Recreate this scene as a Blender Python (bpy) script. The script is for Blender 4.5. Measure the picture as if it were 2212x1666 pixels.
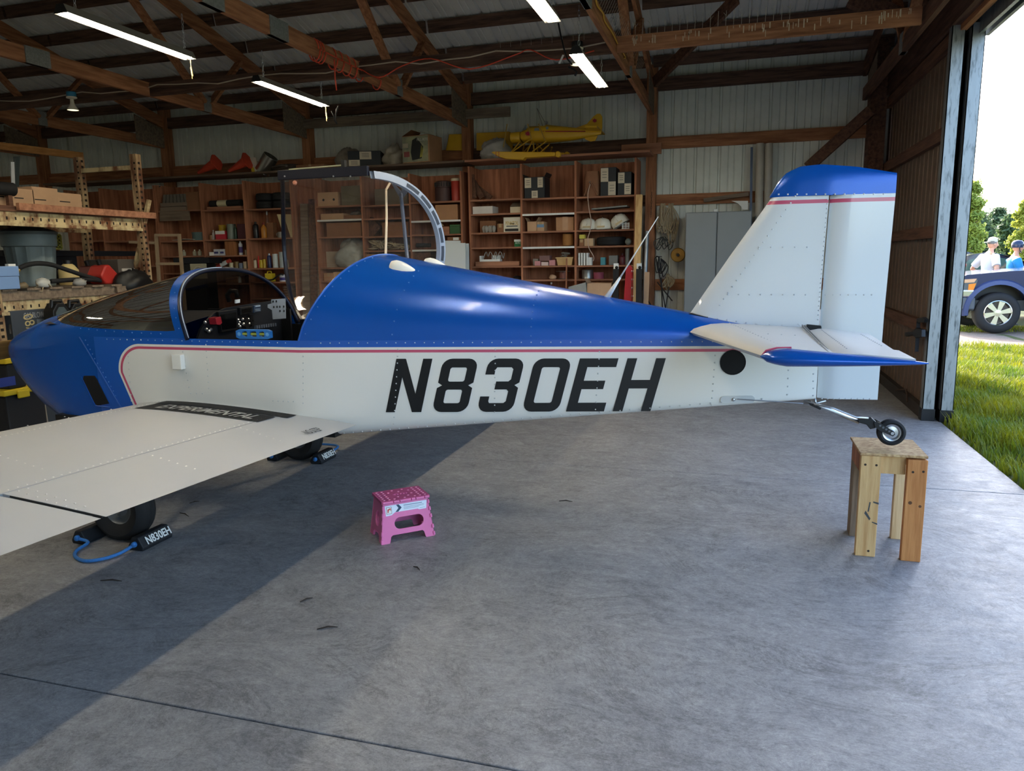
import bpy, math, random
from mathutils import Vector, Matrix
from mathutils.geometry import tessellate_polygon
for _o in list(bpy.data.objects): bpy.data.objects.remove(_o)
S = bpy.context.scene
COL = S.collection
rnd = random.Random(11)
PI = math.pi
# ---------------------------------------------------------------- camera
F, YAW, PIT, ROL, H = 1603.74, .29165, .168684, .0151288, 1.5
_f = Vector((-math.sin(YAW)*math.cos(PIT), math.cos(YAW)*math.cos(PIT), -math.sin(PIT)))
_r0 = Vector((math.cos(YAW), math.sin(YAW), 0)); _d0 = _f.cross(_r0)
_r = _r0*math.cos(ROL)+_d0*math.sin(ROL); _d = -_r0*math.sin(ROL)+_d0*math.cos(ROL)
EYE = Vector((0, 0, H))
cam = bpy.data.objects.new('camera', bpy.data.cameras.new('camera')); COL.objects.link(cam)
cam.data.sensor_width = 36; cam.data.lens = F*36/2212; cam.data.clip_start = .05; cam.data.clip_end = 500
cam.matrix_world = Matrix(((_r.x, -_d.x, -_f.x, 0), (_r.y, -_d.y, -_f.y, 0), (_r.z, -_d.z, -_f.z, H), (0, 0, 0, 1)))
S.camera = cam
# ---------------------------------------------------------------- light
S.view_settings.view_transform = 'Standard'; S.view_settings.look = 'None'
S.view_settings.gamma = 1; S.view_settings.use_curve_mapping = False
S.view_settings.exposure = .8
SKY_GAIN, SUN_W, TUBE_W = .72, 6.0, 50.0
SUN_EL, SUN_AZ = math.radians(36), math.atan2(-.27, 1)     # azimuth measured from +Y towards +X
W = bpy.data.worlds.new('World'); S.world = W; W.use_nodes = True
_n = W.node_tree.nodes; _l = W.node_tree.links
_sky = _n.new('ShaderNodeTexSky'); _sky.sky_type = 'NISHITA'; _sky.sun_disc = False
_sky.sun_elevation = SUN_EL; _sky.sun_rotation = SUN_AZ; _sky.air_density = 1.0; _sky.dust_density = 3.0; _sky.ozone_density = 1.0
_hs = _n.new('ShaderNodeHueSaturation'); _hs.inputs['Saturation'].default_value = 1.05
_l.new(_sky.outputs[0], _hs.inputs['Color']); _l.new(_hs.outputs[0], _n['Background'].inputs[0])
_n['Background'].inputs[1].default_value = SKY_GAIN
sun = bpy.data.objects.new('sun', bpy.data.lights.new('sun', 'SUN')); COL.objects.link(sun)
sun.data.energy = SUN_W; sun.data.angle = math.radians(.6); sun.data.color = (1, .93, .78)
_sd = Vector((math.sin(SUN_AZ)*math.cos(SUN_EL), math.cos(SUN_AZ)*math.cos(SUN_EL), math.sin(SUN_EL)))
sun.rotation_euler = _sd.to_track_quat('Z', 'Y').to_euler(); sun.location = (0, 0, 30)
# ---------------------------------------------------------------- sight lines: pixel of the photograph -> point of the place
def ray(x, y): return _r*((x-1106)/F)+_d*((y-833)/F)+_f
def P(x, y, Y): d = ray(x, y); return EYE+d*(Y/d.y)
def PX(x, y, X): d = ray(x, y); return EYE+d*(X/d.x)
def G(x, y, z=0): d = ray(x, y); return EYE+d*((z-H)/d.z)
# ---------------------------------------------------------------- mesh building
ORG = {}
class M:
    def __init__(s, T=None): s.v = []; s.f = []; s.m = []; s.T = T
    def add(s, vs, fs, mi=0):
        b = len(s.v)
        for v in vs:
            v = Vector(v); s.v.append(s.T @ v if s.T else v)
        for f in fs: s.f.append([i+b for i in f]); s.m.append(mi)
        return s
    def bb(s, x0, x1, y0, y1, z0, z1, mi=0):
        return s.add([(x0,y0,z0),(x1,y0,z0),(x1,y1,z0),(x0,y1,z0),(x0,y0,z1),(x1,y0,z1),(x1,y1,z1),(x0,y1,z1)],
                     [(0,3,2,1),(4,5,6,7),(0,1,5,4),(1,2,6,5),(2,3,7,6),(3,0,4,7)], mi)
    def box(s, c, d, mi=0): return s.bb(c[0]-d[0]/2,c[0]+d[0]/2,c[1]-d[1]/2,c[1]+d[1]/2,c[2]-d[2]/2,c[2]+d[2]/2,mi)
    def beam(s, p0, p1, w, h, mi=0, up=(0,0,1)):
        p0 = Vector(p0); p1 = Vector(p1); a = (p1-p0).normalized(); u = Vector(up)
        x = a.cross(u)
        if x.length < 1e-4: x = a.cross(Vector((1,0,0)))
        x.normalize(); u = x.cross(a); x = x*(w/2); u = u*(h/2)
        return s.add([p0-x-u,p0+x-u,p0+x+u,p0-x+u,p1-x-u,p1+x-u,p1+x+u,p1-x+u],
                     [(0,3,2,1),(4,5,6,7),(0,1,5,4),(1,2,6,5),(2,3,7,6),(3,0,4,7)], mi)
    def grid(s, rows, mi=0, cu=False, cv=False, mfun=None):
        n = len(rows); k = len(rows[0]); fs = []; ms = []
        for i in range(n if cu else n-1):
            for j in range(k if cv else k-1):
                fs.append((i*k+j, i*k+(j+1)%k, ((i+1)%n)*k+(j+1)%k, ((i+1)%n)*k+j)); ms.append(mfun(i,j) if mfun else mi)
        b = len(s.m); s.add([p for r in rows for p in r], fs, mi); s.m[b:] = ms
        return s
    def tube(s, pts, r, n=8, mi=0, closed=False, cap=True):
        pts = [Vector(p) for p in pts]; rows = []; k = len(pts); ref = None
        for i, p in enumerate(pts):
            a = (pts[(i+1)%k]-pts[i-1]) if closed else (pts[min(i+1,k-1)]-pts[max(i-1,0)])
            if a.length < 1e-9: a = Vector((0,0,1))
            a.normalize()
            if ref is None: ref = Vector((0,0,1)) if abs(a.z) < .9 else Vector((1,0,0))
            x = a.cross(ref).normalized(); ref = x.cross(a); rr = r[i] if isinstance(r,(list,tuple)) else r
            rows.append([p+(x*math.cos(t)+ref*math.sin(t))*rr for t in [2*PI*j/n for j in range(n)]])
        s.grid(rows, mi, closed, True)
        if cap and not closed:
            b = len(s.v)-n*k
            s.f.append([b+j for j in range(n)][::-1]); s.m.append(mi)
            s.f.append([b+(k-1)*n+j for j in range(n)]); s.m.append(mi)
        return s
    def cyl(s, p0, p1, r0, r1=None, n=16, mi=0): return s.tube([p0,p1],[r0,r0 if r1 is None else r1],n,mi)
    def lathe(s, prof, c=(0,0,0), ax=(0,0,1), n=24, mi=0, mfun=None):
        c = Vector(c); a = Vector(ax).normalized(); x = a.orthogonal().normalized(); y = a.cross(x)
        rows = [[c+a*z+(x*math.cos(t)+y*math.sin(t))*r for t in [2*PI*j/n for j in range(n)]] for r, z in prof]
        return s.grid(rows, mi, False, True, mfun)
    def sph(s, c, r, n=12, m=8, mi=0):
        if not isinstance(r,(tuple,list)): r = (r,r,r)
        rows = [[(c[0]+r[0]*math.sin(a)*math.cos(t), c[1]+r[1]*math.sin(a)*math.sin(t), c[2]+r[2]*math.cos(a)) for t in [2*PI*j/n for j in range(n)]]
                for a in [PI*(i/m*.998+.001) for i in range(m+1)]]
        return s.grid(rows, mi, False, True)
    def prism(s, poly, vec, mi=0):
        poly = [Vector(p) for p in poly]; vec = Vector(vec); n = len(poly)
        return s.add(poly+[p+vec for p in poly], [list(range(n))[::-1], list(range(n,2*n))]+[(i,(i+1)%n,n+(i+1)%n,n+i) for i in range(n)], mi)
    def plate(s, outer, holes, th, T=None, mi=0):
        loops = [outer]+list(holes); vs = [Vector((p[0],p[1],0)) for l in loops for p in l]
        tr = tessellate_polygon([[Vector((p[0],p[1],0)) for p in l] for l in loops]); n = len(vs)
        al = vs+[v+Vector((0,0,th)) for v in vs]
        if T: al = [T @ v for v in al]
        fs = [list(t) for t in tr]+[[i+n for i in t][::-1] for t in tr]; b = 0
        for l in loops:
            k = len(l)
            for i in range(k): fs.append((b+i, b+(i+1)%k, n+b+(i+1)%k, n+b+i))
            b += k
        return s.add(al, fs, mi)
    def out(s, name, mats, parent=None, label=None, cat=None, group=None, kind=None, smooth=False, bevel=0, org=None, seg=2):
        if not isinstance(mats,(list,tuple)): mats = [mats]
        if parent is not None: o0 = ORG[parent.name]
        elif org is not None: o0 = Vector(org)
        else:
            xs = [v.x for v in s.v]; ys = [v.y for v in s.v]; zs = [v.z for v in s.v]
            o0 = Vector(((min(xs)+max(xs))/2,(min(ys)+max(ys))/2,min(zs)))
        me = bpy.data.meshes.new(name); me.from_pydata([v-o0 for v in s.v],[],s.f)
        for m in mats: me.materials.append(m)
        if len(mats) > 1: me.polygons.foreach_set('material_index', s.m)
        if smooth is not False:
            me.shade_smooth() if smooth is True else me.set_sharp_from_angle(angle=math.radians(smooth))
        me.update()
        o = bpy.data.objects.new(name, me); COL.objects.link(o)
        if parent is not None: o.parent = parent
        else: o.location = o0
        ORG[o.name] = o0
        if bevel:
            b = o.modifiers.new('bevel','BEVEL'); b.width = bevel; b.segments = seg; b.limit_method = 'ANGLE'
        return tag(o, label, cat, group, kind)
def tag(o, label=None, cat=None, group=None, kind=None):
    if label: o['label'] = label
    if cat: o['category'] = cat
    if group: o['group'] = group
    if kind: o['kind'] = kind
    return o
def thing(name, label, cat, loc, group=None, kind=None):
    o = bpy.data.objects.new(name, None); COL.objects.link(o); o.location = loc; o.empty_display_size = .1
    ORG[o.name] = Vector(loc)
    return tag(o, label, cat, group, kind)
def struct(name, loc=(0,0,0)):
    return thing(name, None, None, loc, None, 'structure')
def copy_child(o, parent, off):
    c = o.copy(); COL.objects.link(c); c.parent = parent; c.location = o.location+Vector(off); ORG[c.name] = ORG[parent.name]; return c
# ---------------------------------------------------------------- materials
def lin(c):
    return tuple((x/255/12.92 if x/255 <= .04045 else ((x/255+.055)/1.055)**2.4) for x in c)
def mat(name, col, rough=.5, metal=0, coat=0, var=0, vs=8, bump=0, bs=60, stretch=(1,1,1), col2=None, emit=0, trans=0, spec=.5, ior=1.45, pos=(.35,.7), rvar=0, det=4):
    m = bpy.data.materials.new(name); m.use_nodes = True; t = m.node_tree; n = t.nodes; l = t.links; b = n['Principled BSDF']
    c = lin(col); b.inputs['Base Color'].default_value = (*c,1); b.inputs['Roughness'].default_value = rough
    b.inputs['Metallic'].default_value = metal; b.inputs['Coat Weight'].default_value = coat; b.inputs['Coat Roughness'].default_value = .06
    b.inputs['Specular IOR Level'].default_value = spec; b.inputs['IOR'].default_value = ior; b.inputs['Transmission Weight'].default_value = trans
    if emit: b.inputs['Emission Color'].default_value = (*c,1); b.inputs['Emission Strength'].default_value = emit
    if var or col2 or bump or rvar:
        tc = n.new('ShaderNodeTexCoord'); mp = n.new('ShaderNodeMapping'); mp.inputs['Scale'].default_value = stretch
        l.new(tc.outputs['Object'], mp.inputs['Vector'])
        ns = n.new('ShaderNodeTexNoise'); ns.inputs['Scale'].default_value = vs; ns.inputs['Detail'].default_value = det; ns.inputs['Roughness'].default_value = .6
        l.new(mp.outputs[0], ns.inputs['Vector'])
        if var or col2:
            r = n.new('ShaderNodeValToRGB'); r.color_ramp.elements[0].position = pos[0]; r.color_ramp.elements[1].position = pos[1]
            d = lin(col2) if col2 else tuple(x*(1-var) for x in c)
            r.color_ramp.elements[0].color = (*d,1); r.color_ramp.elements[1].color = (*c,1)
            l.new(ns.outputs['Fac'], r.inputs[0]); l.new(r.outputs[0], b.inputs['Base Color'])
        if rvar:
            mr = n.new('ShaderNodeMapRange'); mr.inputs['To Min'].default_value = max(0,rough-rvar); mr.inputs['To Max'].default_value = min(1,rough+rvar)
            mr.inputs['From Min'].default_value = .3; mr.inputs['From Max'].default_value = .7
            l.new(ns.outputs['Fac'], mr.inputs['Value']); l.new(mr.outputs[0], b.inputs['Roughness'])
        if bump:
            n2 = n.new('ShaderNodeTexNoise'); n2.inputs['Scale'].default_value = bs; n2.inputs['Detail'].default_value = 3
            l.new(mp.outputs[0], n2.inputs['Vector'])
            bp = n.new('ShaderNodeBump'); bp.inputs['Strength'].default_value = bump; bp.inputs['Distance'].default_value = .01
            l.new(n2.outputs['Fac'], bp.inputs['Height']); l.new(bp.outputs[0], b.inputs['Normal'])
    return m
def glass_mat(name, tint, alpha, rough=.03):
    # thin clear or tinted acrylic: tinted see-through plus a mirror-like surface
    m = bpy.data.materials.new(name); m.use_nodes = True; t = m.node_tree; n = t.nodes; l = t.links; n.remove(n['Principled BSDF'])
    tr = n.new('ShaderNodeBsdfTransparent'); tr.inputs[0].default_value = (*tint,1)
    gl = n.new('ShaderNodeBsdfGlossy'); gl.inputs['Roughness'].default_value = rough
    fr = n.new('ShaderNodeFresnel'); fr.inputs[0].default_value = 1.45
    mx = n.new('ShaderNodeMixShader'); l.new(fr.outputs[0], mx.inputs[0]); l.new(tr.outputs[0], mx.inputs[1]); l.new(gl.outputs[0], mx.inputs[2])
    df = n.new('ShaderNodeBsdfDiffuse'); df.inputs[0].default_value = (*tint,1)
    m2 = n.new('ShaderNodeMixShader'); m2.inputs[0].default_value = alpha; l.new(mx.outputs[0], m2.inputs[1]); l.new(df.outputs[0], m2.inputs[2])
    l.new(m2.outputs[0], n['Material Output'].inputs[0]); return m
def wood(name, a, b, ax, rough=.75, vs=3.2):
    st = [9,9,9]; st['xyz'.index(ax)] = .7
    return mat(name, a, rough, col2=b, vs=vs, stretch=tuple(st), bump=.25, bs=9, pos=(.3,.68), det=6, spec=.25)
OLD, OLD2 = (180,124,88), (116,74,50)
WX, WY, WZ = [wood('barn_wood_'+a, OLD, OLD2, a) for a in 'xyz']
WDK = wood('dark_barn_wood', (116,82,64), (68,46,38), 'y')
WDX = wood('dark_purlin_wood', (112,84,70), (54,38,32), 'x')
WRED = wood('shelf_wood', (190,128,96), (128,82,60), 'z', vs=2)
WREDX = wood('shelf_board_wood', (176,124,96), (122,82,62), 'x', vs=2)
PINE = wood('pine_wood', (222,184,128), (186,140,88), 'z', .6)
PINEY = wood('pine_wood_long', (205,150,92), (160,108,62), 'y', .6)
GREYW = wood('weathered_wood', (140,122,104), (96,82,70), 'x')
TIN = mat('painted_tin_inside', (222,224,214), .55, .0, var=.18, vs=2.5, rvar=.1, spec=.4)
ROOFTIN = mat('roof_tin_inside', (226,226,224), .5, .1, var=.2, vs=1.5, rvar=.1)
BROWNTIN = mat('brown_ribbed_tin', (104,82,66), .5, .1, var=.2, vs=2)
GALV = mat('galvanised_steel', (146,150,152), .45, .6, col2=(88,92,94), vs=22, stretch=(2,2,.35), bump=.1, bs=20, pos=(.28,.5))
PLATE = mat('truss_plate_steel', (150,152,150), .5, .4, var=.35, vs=60, bump=.5, bs=120)
BLACK = mat('black_plastic', (16,16,18), .45)
RUBBER = mat('tyre_rubber', (26,26,28), .75, var=.2, vs=20)
STEEL = mat('bright_steel', (190,192,195), .28, .95)
DARKST = mat('dark_steel', (40,42,48), .45, .6)
WHITE = mat('white_paint', (225,225,220), .45)
CARD = mat('cardboard', (178,132,96), .85, var=.16, vs=5)
CARD2 = mat('pale_cardboard', (196,158,124), .85, var=.14, vs=5)
CARD3 = mat('brown_cardboard', (142,98,68), .85, var=.18, vs=5)
ROPE = mat('old_rope', (176,158,128), .9, var=.35, vs=30)
def concrete():
    m = bpy.data.materials.new('concrete'); m.use_nodes = True; t = m.node_tree; n = t.nodes; l = t.links; b = n['Principled BSDF']
    tc = n.new('ShaderNodeTexCoord')
    def nz(sc, det, st, dist=0):
        mp = n.new('ShaderNodeMapping'); mp.inputs['Scale'].default_value = st; l.new(tc.outputs['Object'], mp.inputs[0])
        q = n.new('ShaderNodeTexNoise'); q.inputs['Scale'].default_value = sc; q.inputs['Detail'].default_value = det; q.inputs['Roughness'].default_value = 1.05
        q.inputs['Distortion'].default_value = dist; l.new(mp.outputs[0], q.inputs[0]); return q
    def ramp(q, a, ca, bb, cb):
        r = n.new('ShaderNodeValToRGB'); r.color_ramp.elements[0].position = a; r.color_ramp.elements[1].position = bb
        r.color_ramp.elements[0].color = (*ca,1); r.color_ramp.elements[1].color = (*cb,1); l.new(q.outputs['Fac'], r.inputs[0]); return r
    def mul(a, bq, f=1):
        x = n.new('ShaderNodeMixRGB'); x.blend_type = 'MULTIPLY'; x.inputs[0].default_value = f; l.new(a.outputs[0], x.inputs[1]); l.new(bq.outputs[0], x.inputs[2]); return x
    base = ramp(nz(.55,8,(1,1,1),.4), .3, lin((138,138,140)), .72, lin((184,183,181)))
    trow = ramp(nz(3.4,11,(.8,1.5,1),.9), .40, (.34,.34,.36), .58, (1,1,1))
    fine = ramp(nz(22,8,(1,1,1),.6), .36, (.5,.5,.51), .6, (1.06,1.05,1.04))
    stain = ramp(nz(1.1,9,(.8,1.1,1),1.3), .36, (.38,.37,.36), .50, (1,1,1))
    c = mul(mul(mul(base,trow,.75),fine,.75),stain,.8); l.new(c.outputs[0], b.inputs['Base Color'])
    rr = n.new('ShaderNodeMapRange'); q = nz(3.2,9,(.9,1.3,1),.6); rr.inputs['From Min'].default_value = .35; rr.inputs['From Max'].default_value = .65
    rr.inputs['To Min'].default_value = .4; rr.inputs['To Max'].default_value = .7; l.new(q.outputs['Fac'], rr.inputs['Value']); l.new(rr.outputs[0], b.inputs['Roughness'])
    bp = n.new('ShaderNodeBump'); bp.inputs['Strength'].default_value = .12; bp.inputs['Distance'].default_value = .006
    l.new(nz(11,9,(.9,1.3,1),.6).outputs['Fac'], bp.inputs['Height']); l.new(bp.outputs[0], b.inputs['Normal'])
    return m
CONC = concrete()
_txt = {}
def text_mesh(s, size=1.0, shear=0.0, bold=0.0, ext=.001):
    cu = bpy.data.curves.new('txt','FONT'); cu.body = s; cu.size = size; cu.shear = shear; cu.offset = bold; cu.extrude = ext; cu.align_x = 'CENTER'; cu.align_y = 'CENTER'; cu.resolution_u = 3
    o = bpy.data.objects.new('txt', cu); COL.objects.link(o)
    dg = bpy.context.evaluated_depsgraph_get(); me = bpy.data.meshes.new_from_object(o.evaluated_get(dg))
    vs = [v.co.copy() for v in me.vertices]; fs = [list(p.vertices) for p in me.polygons]
    bpy.data.objects.remove(o); bpy.data.curves.remove(cu); bpy.data.meshes.remove(me); return vs, fs
def frame(o, x, y):
    x = Vector(x).normalized(); y = Vector(y); z = x.cross(y).normalized(); y = z.cross(x)
    return Matrix(((x.x,y.x,z.x,o[0]),(x.y,y.y,z.y,o[1]),(x.z,y.z,z.z,o[2]),(0,0,0,1)))
def lettering(parent, s, T, width, height, m, name='lettering', shear=0, bold=0):
    vs, fs = text_mesh(s, 1, shear, bold)
    xs = [v.x for v in vs]; ys = [v.y for v in vs]; cx = (min(xs)+max(xs))/2; cy = (min(ys)+max(ys))/2
    kx = width/(max(xs)-min(xs)); ky = height/(max(ys)-min(ys))
    q = M(T); q.add([((v.x-cx)*kx,(v.y-cy)*ky,v.z) for v in vs], fs); return q.out(name, m, parent)
# ================================================================ THE BUILDING
D = 10.41; XE = 1.75; XW = -14.0
ROOF = lambda y: 3.98+.264*(D-y) if y > 3.9 else 3.98+.264*(D-3.9)-.264*(3.9-y)
# floor: three poured slabs with open joints
fl = struct('floor')
for a, b, q in ((-3.2,1.898,0),(1.906,5.18,0),(5.188,10.6,0)):
    M().bb(XW-.1,XE+.06,a,b,-.1,0).out('slab', CONC, fl, bevel=.004)
M().bb(XW-.1,XE+.06,-3.2,10.6,-.14,-.09).out('joint_filler', mat('joint_dirt',(30,26,22),.95), fl)
# corrugated sheet cross-section (rib every .305 m, small ribs between)
def ribs(w, depth, pitch=.305, minor=True):
    pr = []; k = int(round(w/pitch))
    for i in range(k):
        x = i*pitch
        pr += [(x,0),(x+.012,depth),(x+.032,depth),(x+.044,0)]
        if minor: pr += [(x+.125,0),(x+.135,depth*.35),(x+.145,0),(x+.2,0),(x+.21,depth*.35),(x+.22,0)]
    pr.append((w,0)); return pr
def sheets(parent, name, x0, n, w, fn, mt, depth=.03, pitch=.305):
    pr = ribs(w, depth, pitch); q = M(); q.grid([[fn(x0+x, d, k) for k in (0,1)] for x, d in pr])
    o = q.out(name, mt, parent)
    return o
wb = struct('wall_back')
first = sheets(wb, 'metal_sheet', XW, 1, .915, lambda x,d,k: (x, D+d, (0,4.0)[k]), TIN)
for i in range(1,18):
    copy_child(first, wb, (i*.915,0,0))
POSTS = [-14.0,-11.42,-8.84,-6.26,-3.70,-1.12]
for x in POSTS: M().bb(x-.065,x+.065,D-.15,D-.002,0,3.95).out('post', WZ, wb)
M().bb(1.48,1.66,D-.25,D-.002,0,4.0).out('post', WDK, wb)
for i in range(len(POSTS)):
    a = POSTS[i]+.066; b = (POSTS+[1.545])[i+1]-.066
    for z0, z1 in ((.45,.6),(1.05,1.2),(2.18,2.32),(2.91,3.06)):
        M().bb(a,b,D-.045,D-.001,z0,z1).out('girt', WX if rnd.random() < .6 else WDX, wb)
    M().bb(a,b,D-.1,D-.04,3.637,3.80).out('eave_beam', WDX, wb)
ce = struct('ceiling')
zr = lambda y: 3.99+.264*(D-y)
f1 = sheets(ce, 'roof_sheet', XW-.3, 1, .915, lambda x,d,k: (x, (D+.4,3.9)[k], zr((D+.4,3.9)[k])+d), ROOFTIN, .03)
f2 = sheets(ce, 'roof_sheet', XW-.3, 1, .915, lambda x,d,k: (x, (3.9,-3.0)[k], zr(3.9)-.264*(3.9-(3.9,-3.0)[k])+d), ROOFTIN, .03)
for i in range(1,18): copy_child(f1, ce, (i*.915,0,0)); copy_child(f2, ce, (i*.915,0,0))
for k in range(11):
    y = 10.2-.622*k
    for i in range(6):
        a = POSTS[i]+.02; b = (POSTS+[1.72])[i+1]-.02
        M().beam((a,y,zr(y)-.075),(b,y,zr(y)-.075),.04,.14, up=(0,-.264,1)).out('purlin', WDX, ce)
for k in range(1,8):
    y = 3.9-.85*k; zz = zr(3.9)-.264*(3.9-y)
    M().beam((XW,y,zz-.075),(1.72,y,zz-.075),.04,.14).out('purlin', WDX, ce)
CB = 3.327
for x in POSTS[1:]+[1.42]:
    tr = M().beam((x,D-.05,3.70),(x,3.95,3.70+.264*(D-.05-3.95)),.042,.16).beam((x,3.85,3.70+.264*(D-.05-3.95)),(x,-2.6,3.70+.264*(D-.05-3.95)-.264*6.45),.042,.16).out('roof_truss', WDK if x > 1 else WY, ce)
    M().bb(x-.021,x+.021,-2.6,D-.15,CB,CB+.142).out('bottom_chord', WDK if x > 1 else WY, tr)
    vy = 8.05; top = lambda y: 3.64+.264*(D-.05-y)
    for yt in (6.55,8.75):
        M().beam((x+.02,vy+(.06 if yt > vy else -.06),CB+.1),(x+.02,yt,top(yt)),.04,.09,up=(1,0,0)).out('web', WY, tr)
    for y0, y1 in ((4.9,3.95),(4.9,5.9),(1.9,3.85),(1.9,.6)):
        M().beam((x+.02,y0,CB+.1),(x+.02,y1,ROOF(y1)-.36),.04,.09,up=(1,0,0)).out('web', WY, tr)
    for y0, w in ((vy,.13),(4.9,.24),(5.72,.26)):
        M().bb(x-.026,x+.03,y0-w/2,y0+w/2,CB+.0,CB+.15+.03*(w<.2)).out('truss_plate', PLATE, tr)
    M().prism([(x+.024,D-.16,CB),(x+.024,D-.75,CB+.05),(x+.024,D-.75,3.75),(x+.024,D-.16,3.62)],(.008,0,0)).out('gusset_plate', GREYW, tr)
BR = 7.12
for i in range(1,6):
    a = POSTS[i]+.024; b = (POSTS+[1.398])[i+1]-.024
    M().bb(a,b,BR-.02,BR+.02,CB,CB+.135).out('lateral_brace', WX if i > 4 else WDX, ce)
q = M(); rg_ = random.Random(2)
for i in range(70):
    x = rg_.uniform(-1.0,1.3); z = CB+.13-rg_.random()**2*.06; h_ = rg_.uniform(.015,.075)
    if z-h_ > CB+.005: q.bb(x,x+rg_.uniform(.004,.009),BR-.0215,BR-.02,z-h_,z)
q.out('droppings_streaks', mat('droppings_white',(206,186,156),.8), ce, kind='stuff')
# knee braces by the right corner
M().beam(P(1414,178,9.9),P(1592,-5,8.6),.045,.13).out('knee_brace', WDK, ce)
M().beam((1.46,9.95,P(1851,242,10).z),P(1745,362,10.2),.05,.13).out('knee_brace', WDK, wb)
# right end wall: gable, header, post, sliding door leaves and their track
wr = struct('wall_right')
q = M(); ys = [D+.02,3.9,-3.0]
for i in range(2):
    q.prism([(XE,ys[i],3.42),(XE,ys[i+1],3.42),(XE,ys[i+1],zr(3.9)-.264*abs(3.9-ys[i+1])),(XE,ys[i],zr(3.9)-.264*abs(3.9-ys[i]))],(.03,0,0))
q.out('gable_panel', BROWNTIN, wr)
for y in (9.9,9.2,8.55,7.2,5.8,4.4,3.0,1.6,0,-1.4): M().bb(XE-.05,XE-.001,y-.07,y+.07,3.6,ROOF(y)-.02).out('gable_stud', WDK, wr)
M().bb(1.58,1.70,8.42,8.68,3.60,4.45).out('gable_post', WDK, wr)
M().beam((1.58,8.55,3.7),P(1838,-6,8.55),.12,.16).out('knee_brace', WDK, wr)
M().bb(XE-.1,XE-.002,-3.0,D-.2,3.36,3.60).out('door_header', WDK, wr)
M().bb(XE-.03,XE+.02,-3.0,7.4,3.315,3.36).out('header_trim', WY, wr)
M().bb(XE-.001,XE+.12,-3.0,D,3.42,3.5).bb(XE+.10,XE+.13,-3.0,D,3.27,3.5).bb(XE+.13,XE+.19,-3.0,7.42,3.42,3.5).out('door_track', GALV, wr)
M().prism([(XE+.17,7.42,3.27),(XE+.20,7.42,3.27),(XE+.22,7.42,3.52),(XE+.13,7.42,3.56),(XE+.13,7.42,3.52),(XE+.18,7.42,3.49)],(0,-10.4,0)).out('track_cover', mat('grey_flashing',(96,104,104),.5,.3), wr)
M().bb(XE-.02,XE+.1,D-.16,D+.1,0,3.5).out('corner_trim', WDK, wr)
for y0, y1 in ((-3.0,-2.4),): M().bb(XE,XE+.05,y0,y1,0,3.4).out('end_panel', BROWNTIN, wr)
def leaf(name, x, y0, y1):
    d = struct(name)
    pr = ribs(1.22,.016,.1525,False); k = 0
    q = M(); q.grid([[(x+.035+dd,y0+.1+a*((y1-y0-.2)/1.22/2),z) for z in (.05,3.33)] for a, dd in pr]); f = q.out('ribbed_panel', BROWNTIN, d)
    copy_child(f, d, (0,(y1-y0-.2)/2,0))
    for z in (.05,.82,1.68,2.51,3.27): M().bb(x-.02,x+.034,y0+.09,y1,z-.05,z+.06).out('rail', mat('leaf_rail',(52,44,40),.7,var=.3) if z < .1 else WDK, d)
    M().bb(x-.03,x+.07,y0,y0+.012,.1,3.36).bb(x-.03,x-.024,y0,y0+.1,.1,3.36).bb(x+.064,x+.07,y0,y0+.1,.1,3.36).out('edge_channel', GALV, d)
    M().bb(x-.034,x+.074,y0-.004,y0+.11,.0,.11).out('channel_boot', BLACK, d)
    return d
d1 = leaf('door_1', 1.69, 7.36, D-.12)
d2 = leaf('door_2', 1.83, 7.33, D-.2)
# the clamp hanging on the inner rail and the bent hook below
qc = thing('bar_clamp','dark bar clamp with pistol grip hanging on the inner door rail','clamp',PX(1978,735,1.62))
M().beam(PX(1984,695,1.62),PX(1980,760,1.62),.012,.03,up=(1,0,0)).out('bar', DARKST, qc)
M().prism([PX(a,b,1.60) for a,b in ((1955,718),(1972,716),(1978,708),(1990,712),(1990,728),(1977,730),(1971,724),(1955,727))],(.035,0,0)).out('grip', BLACK, qc, bevel=.004)
M().prism([PX(a,b,1.61) for a,b in ((1979,688),(1993,685),(1998,690),(1996,697),(1980,697))],(.03,0,0)).out('jaw', BLACK, qc, bevel=.004)
M().tube([PX(a,b,1.65) for a,b in ((1935,843),(1957,841),(1959,852),(1960,868))],.008,6).out('door_hook', mat('rusty_hook',(64,48,40),.8), d1)
# unseen sides keep the daylight out
wl = struct('wall_left'); M().bb(XW-.05,XW,-3,10.6,0,5.7).out('end_sheet', TIN, wl)
wn = struct('wall_near'); M().bb(XW,XE,-2.75,-2.7,0,4.0).out('sheet_run', TIN, wn)
# ================================================================ THE AIRCRAFT
YC = 4.0; ZL = 1.088
def itp(x, tab):
    if x <= tab[0][0]: return tab[0][1]
    for (a,p),(b,q) in zip(tab,tab[1:]):
        if x <= b: return p+(q-p)*(x-a)/(b-a)
    return tab[-1][1]
HW = lambda x: itp(x, ((-4.675,.10),(-4.645,.21),(-4.58,.285),(-4.5,.34),(-4.35,.40),(-4.2,.445),(-3.9,.505),(-3.65,.535),(-3.3,.55),(-2.21,.55),(.41,.045),(.5,.04)))
ZB = lambda x: itp(x, ((-4.675,.90),(-4.645,.845),(-4.58,.765),(-4.5,.69),(-4.38,.61),(-4.25,.54),(-4.1,.485),(-3.9,.45),(-3.4,.47),(-2.7,.505),(-2.2,.542),(.5,.789)))
ZM = lambda x: itp(x, ((-4.675,.95),(-4.5,.96),(-4.1,1.0),(-3.65,ZL),(9,ZL)))
EL = lambda x: itp(x, ((-4.675,2.2),(-4.5,2.5),(-4.1,4),(-3.65,12),(9,16)))
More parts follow.
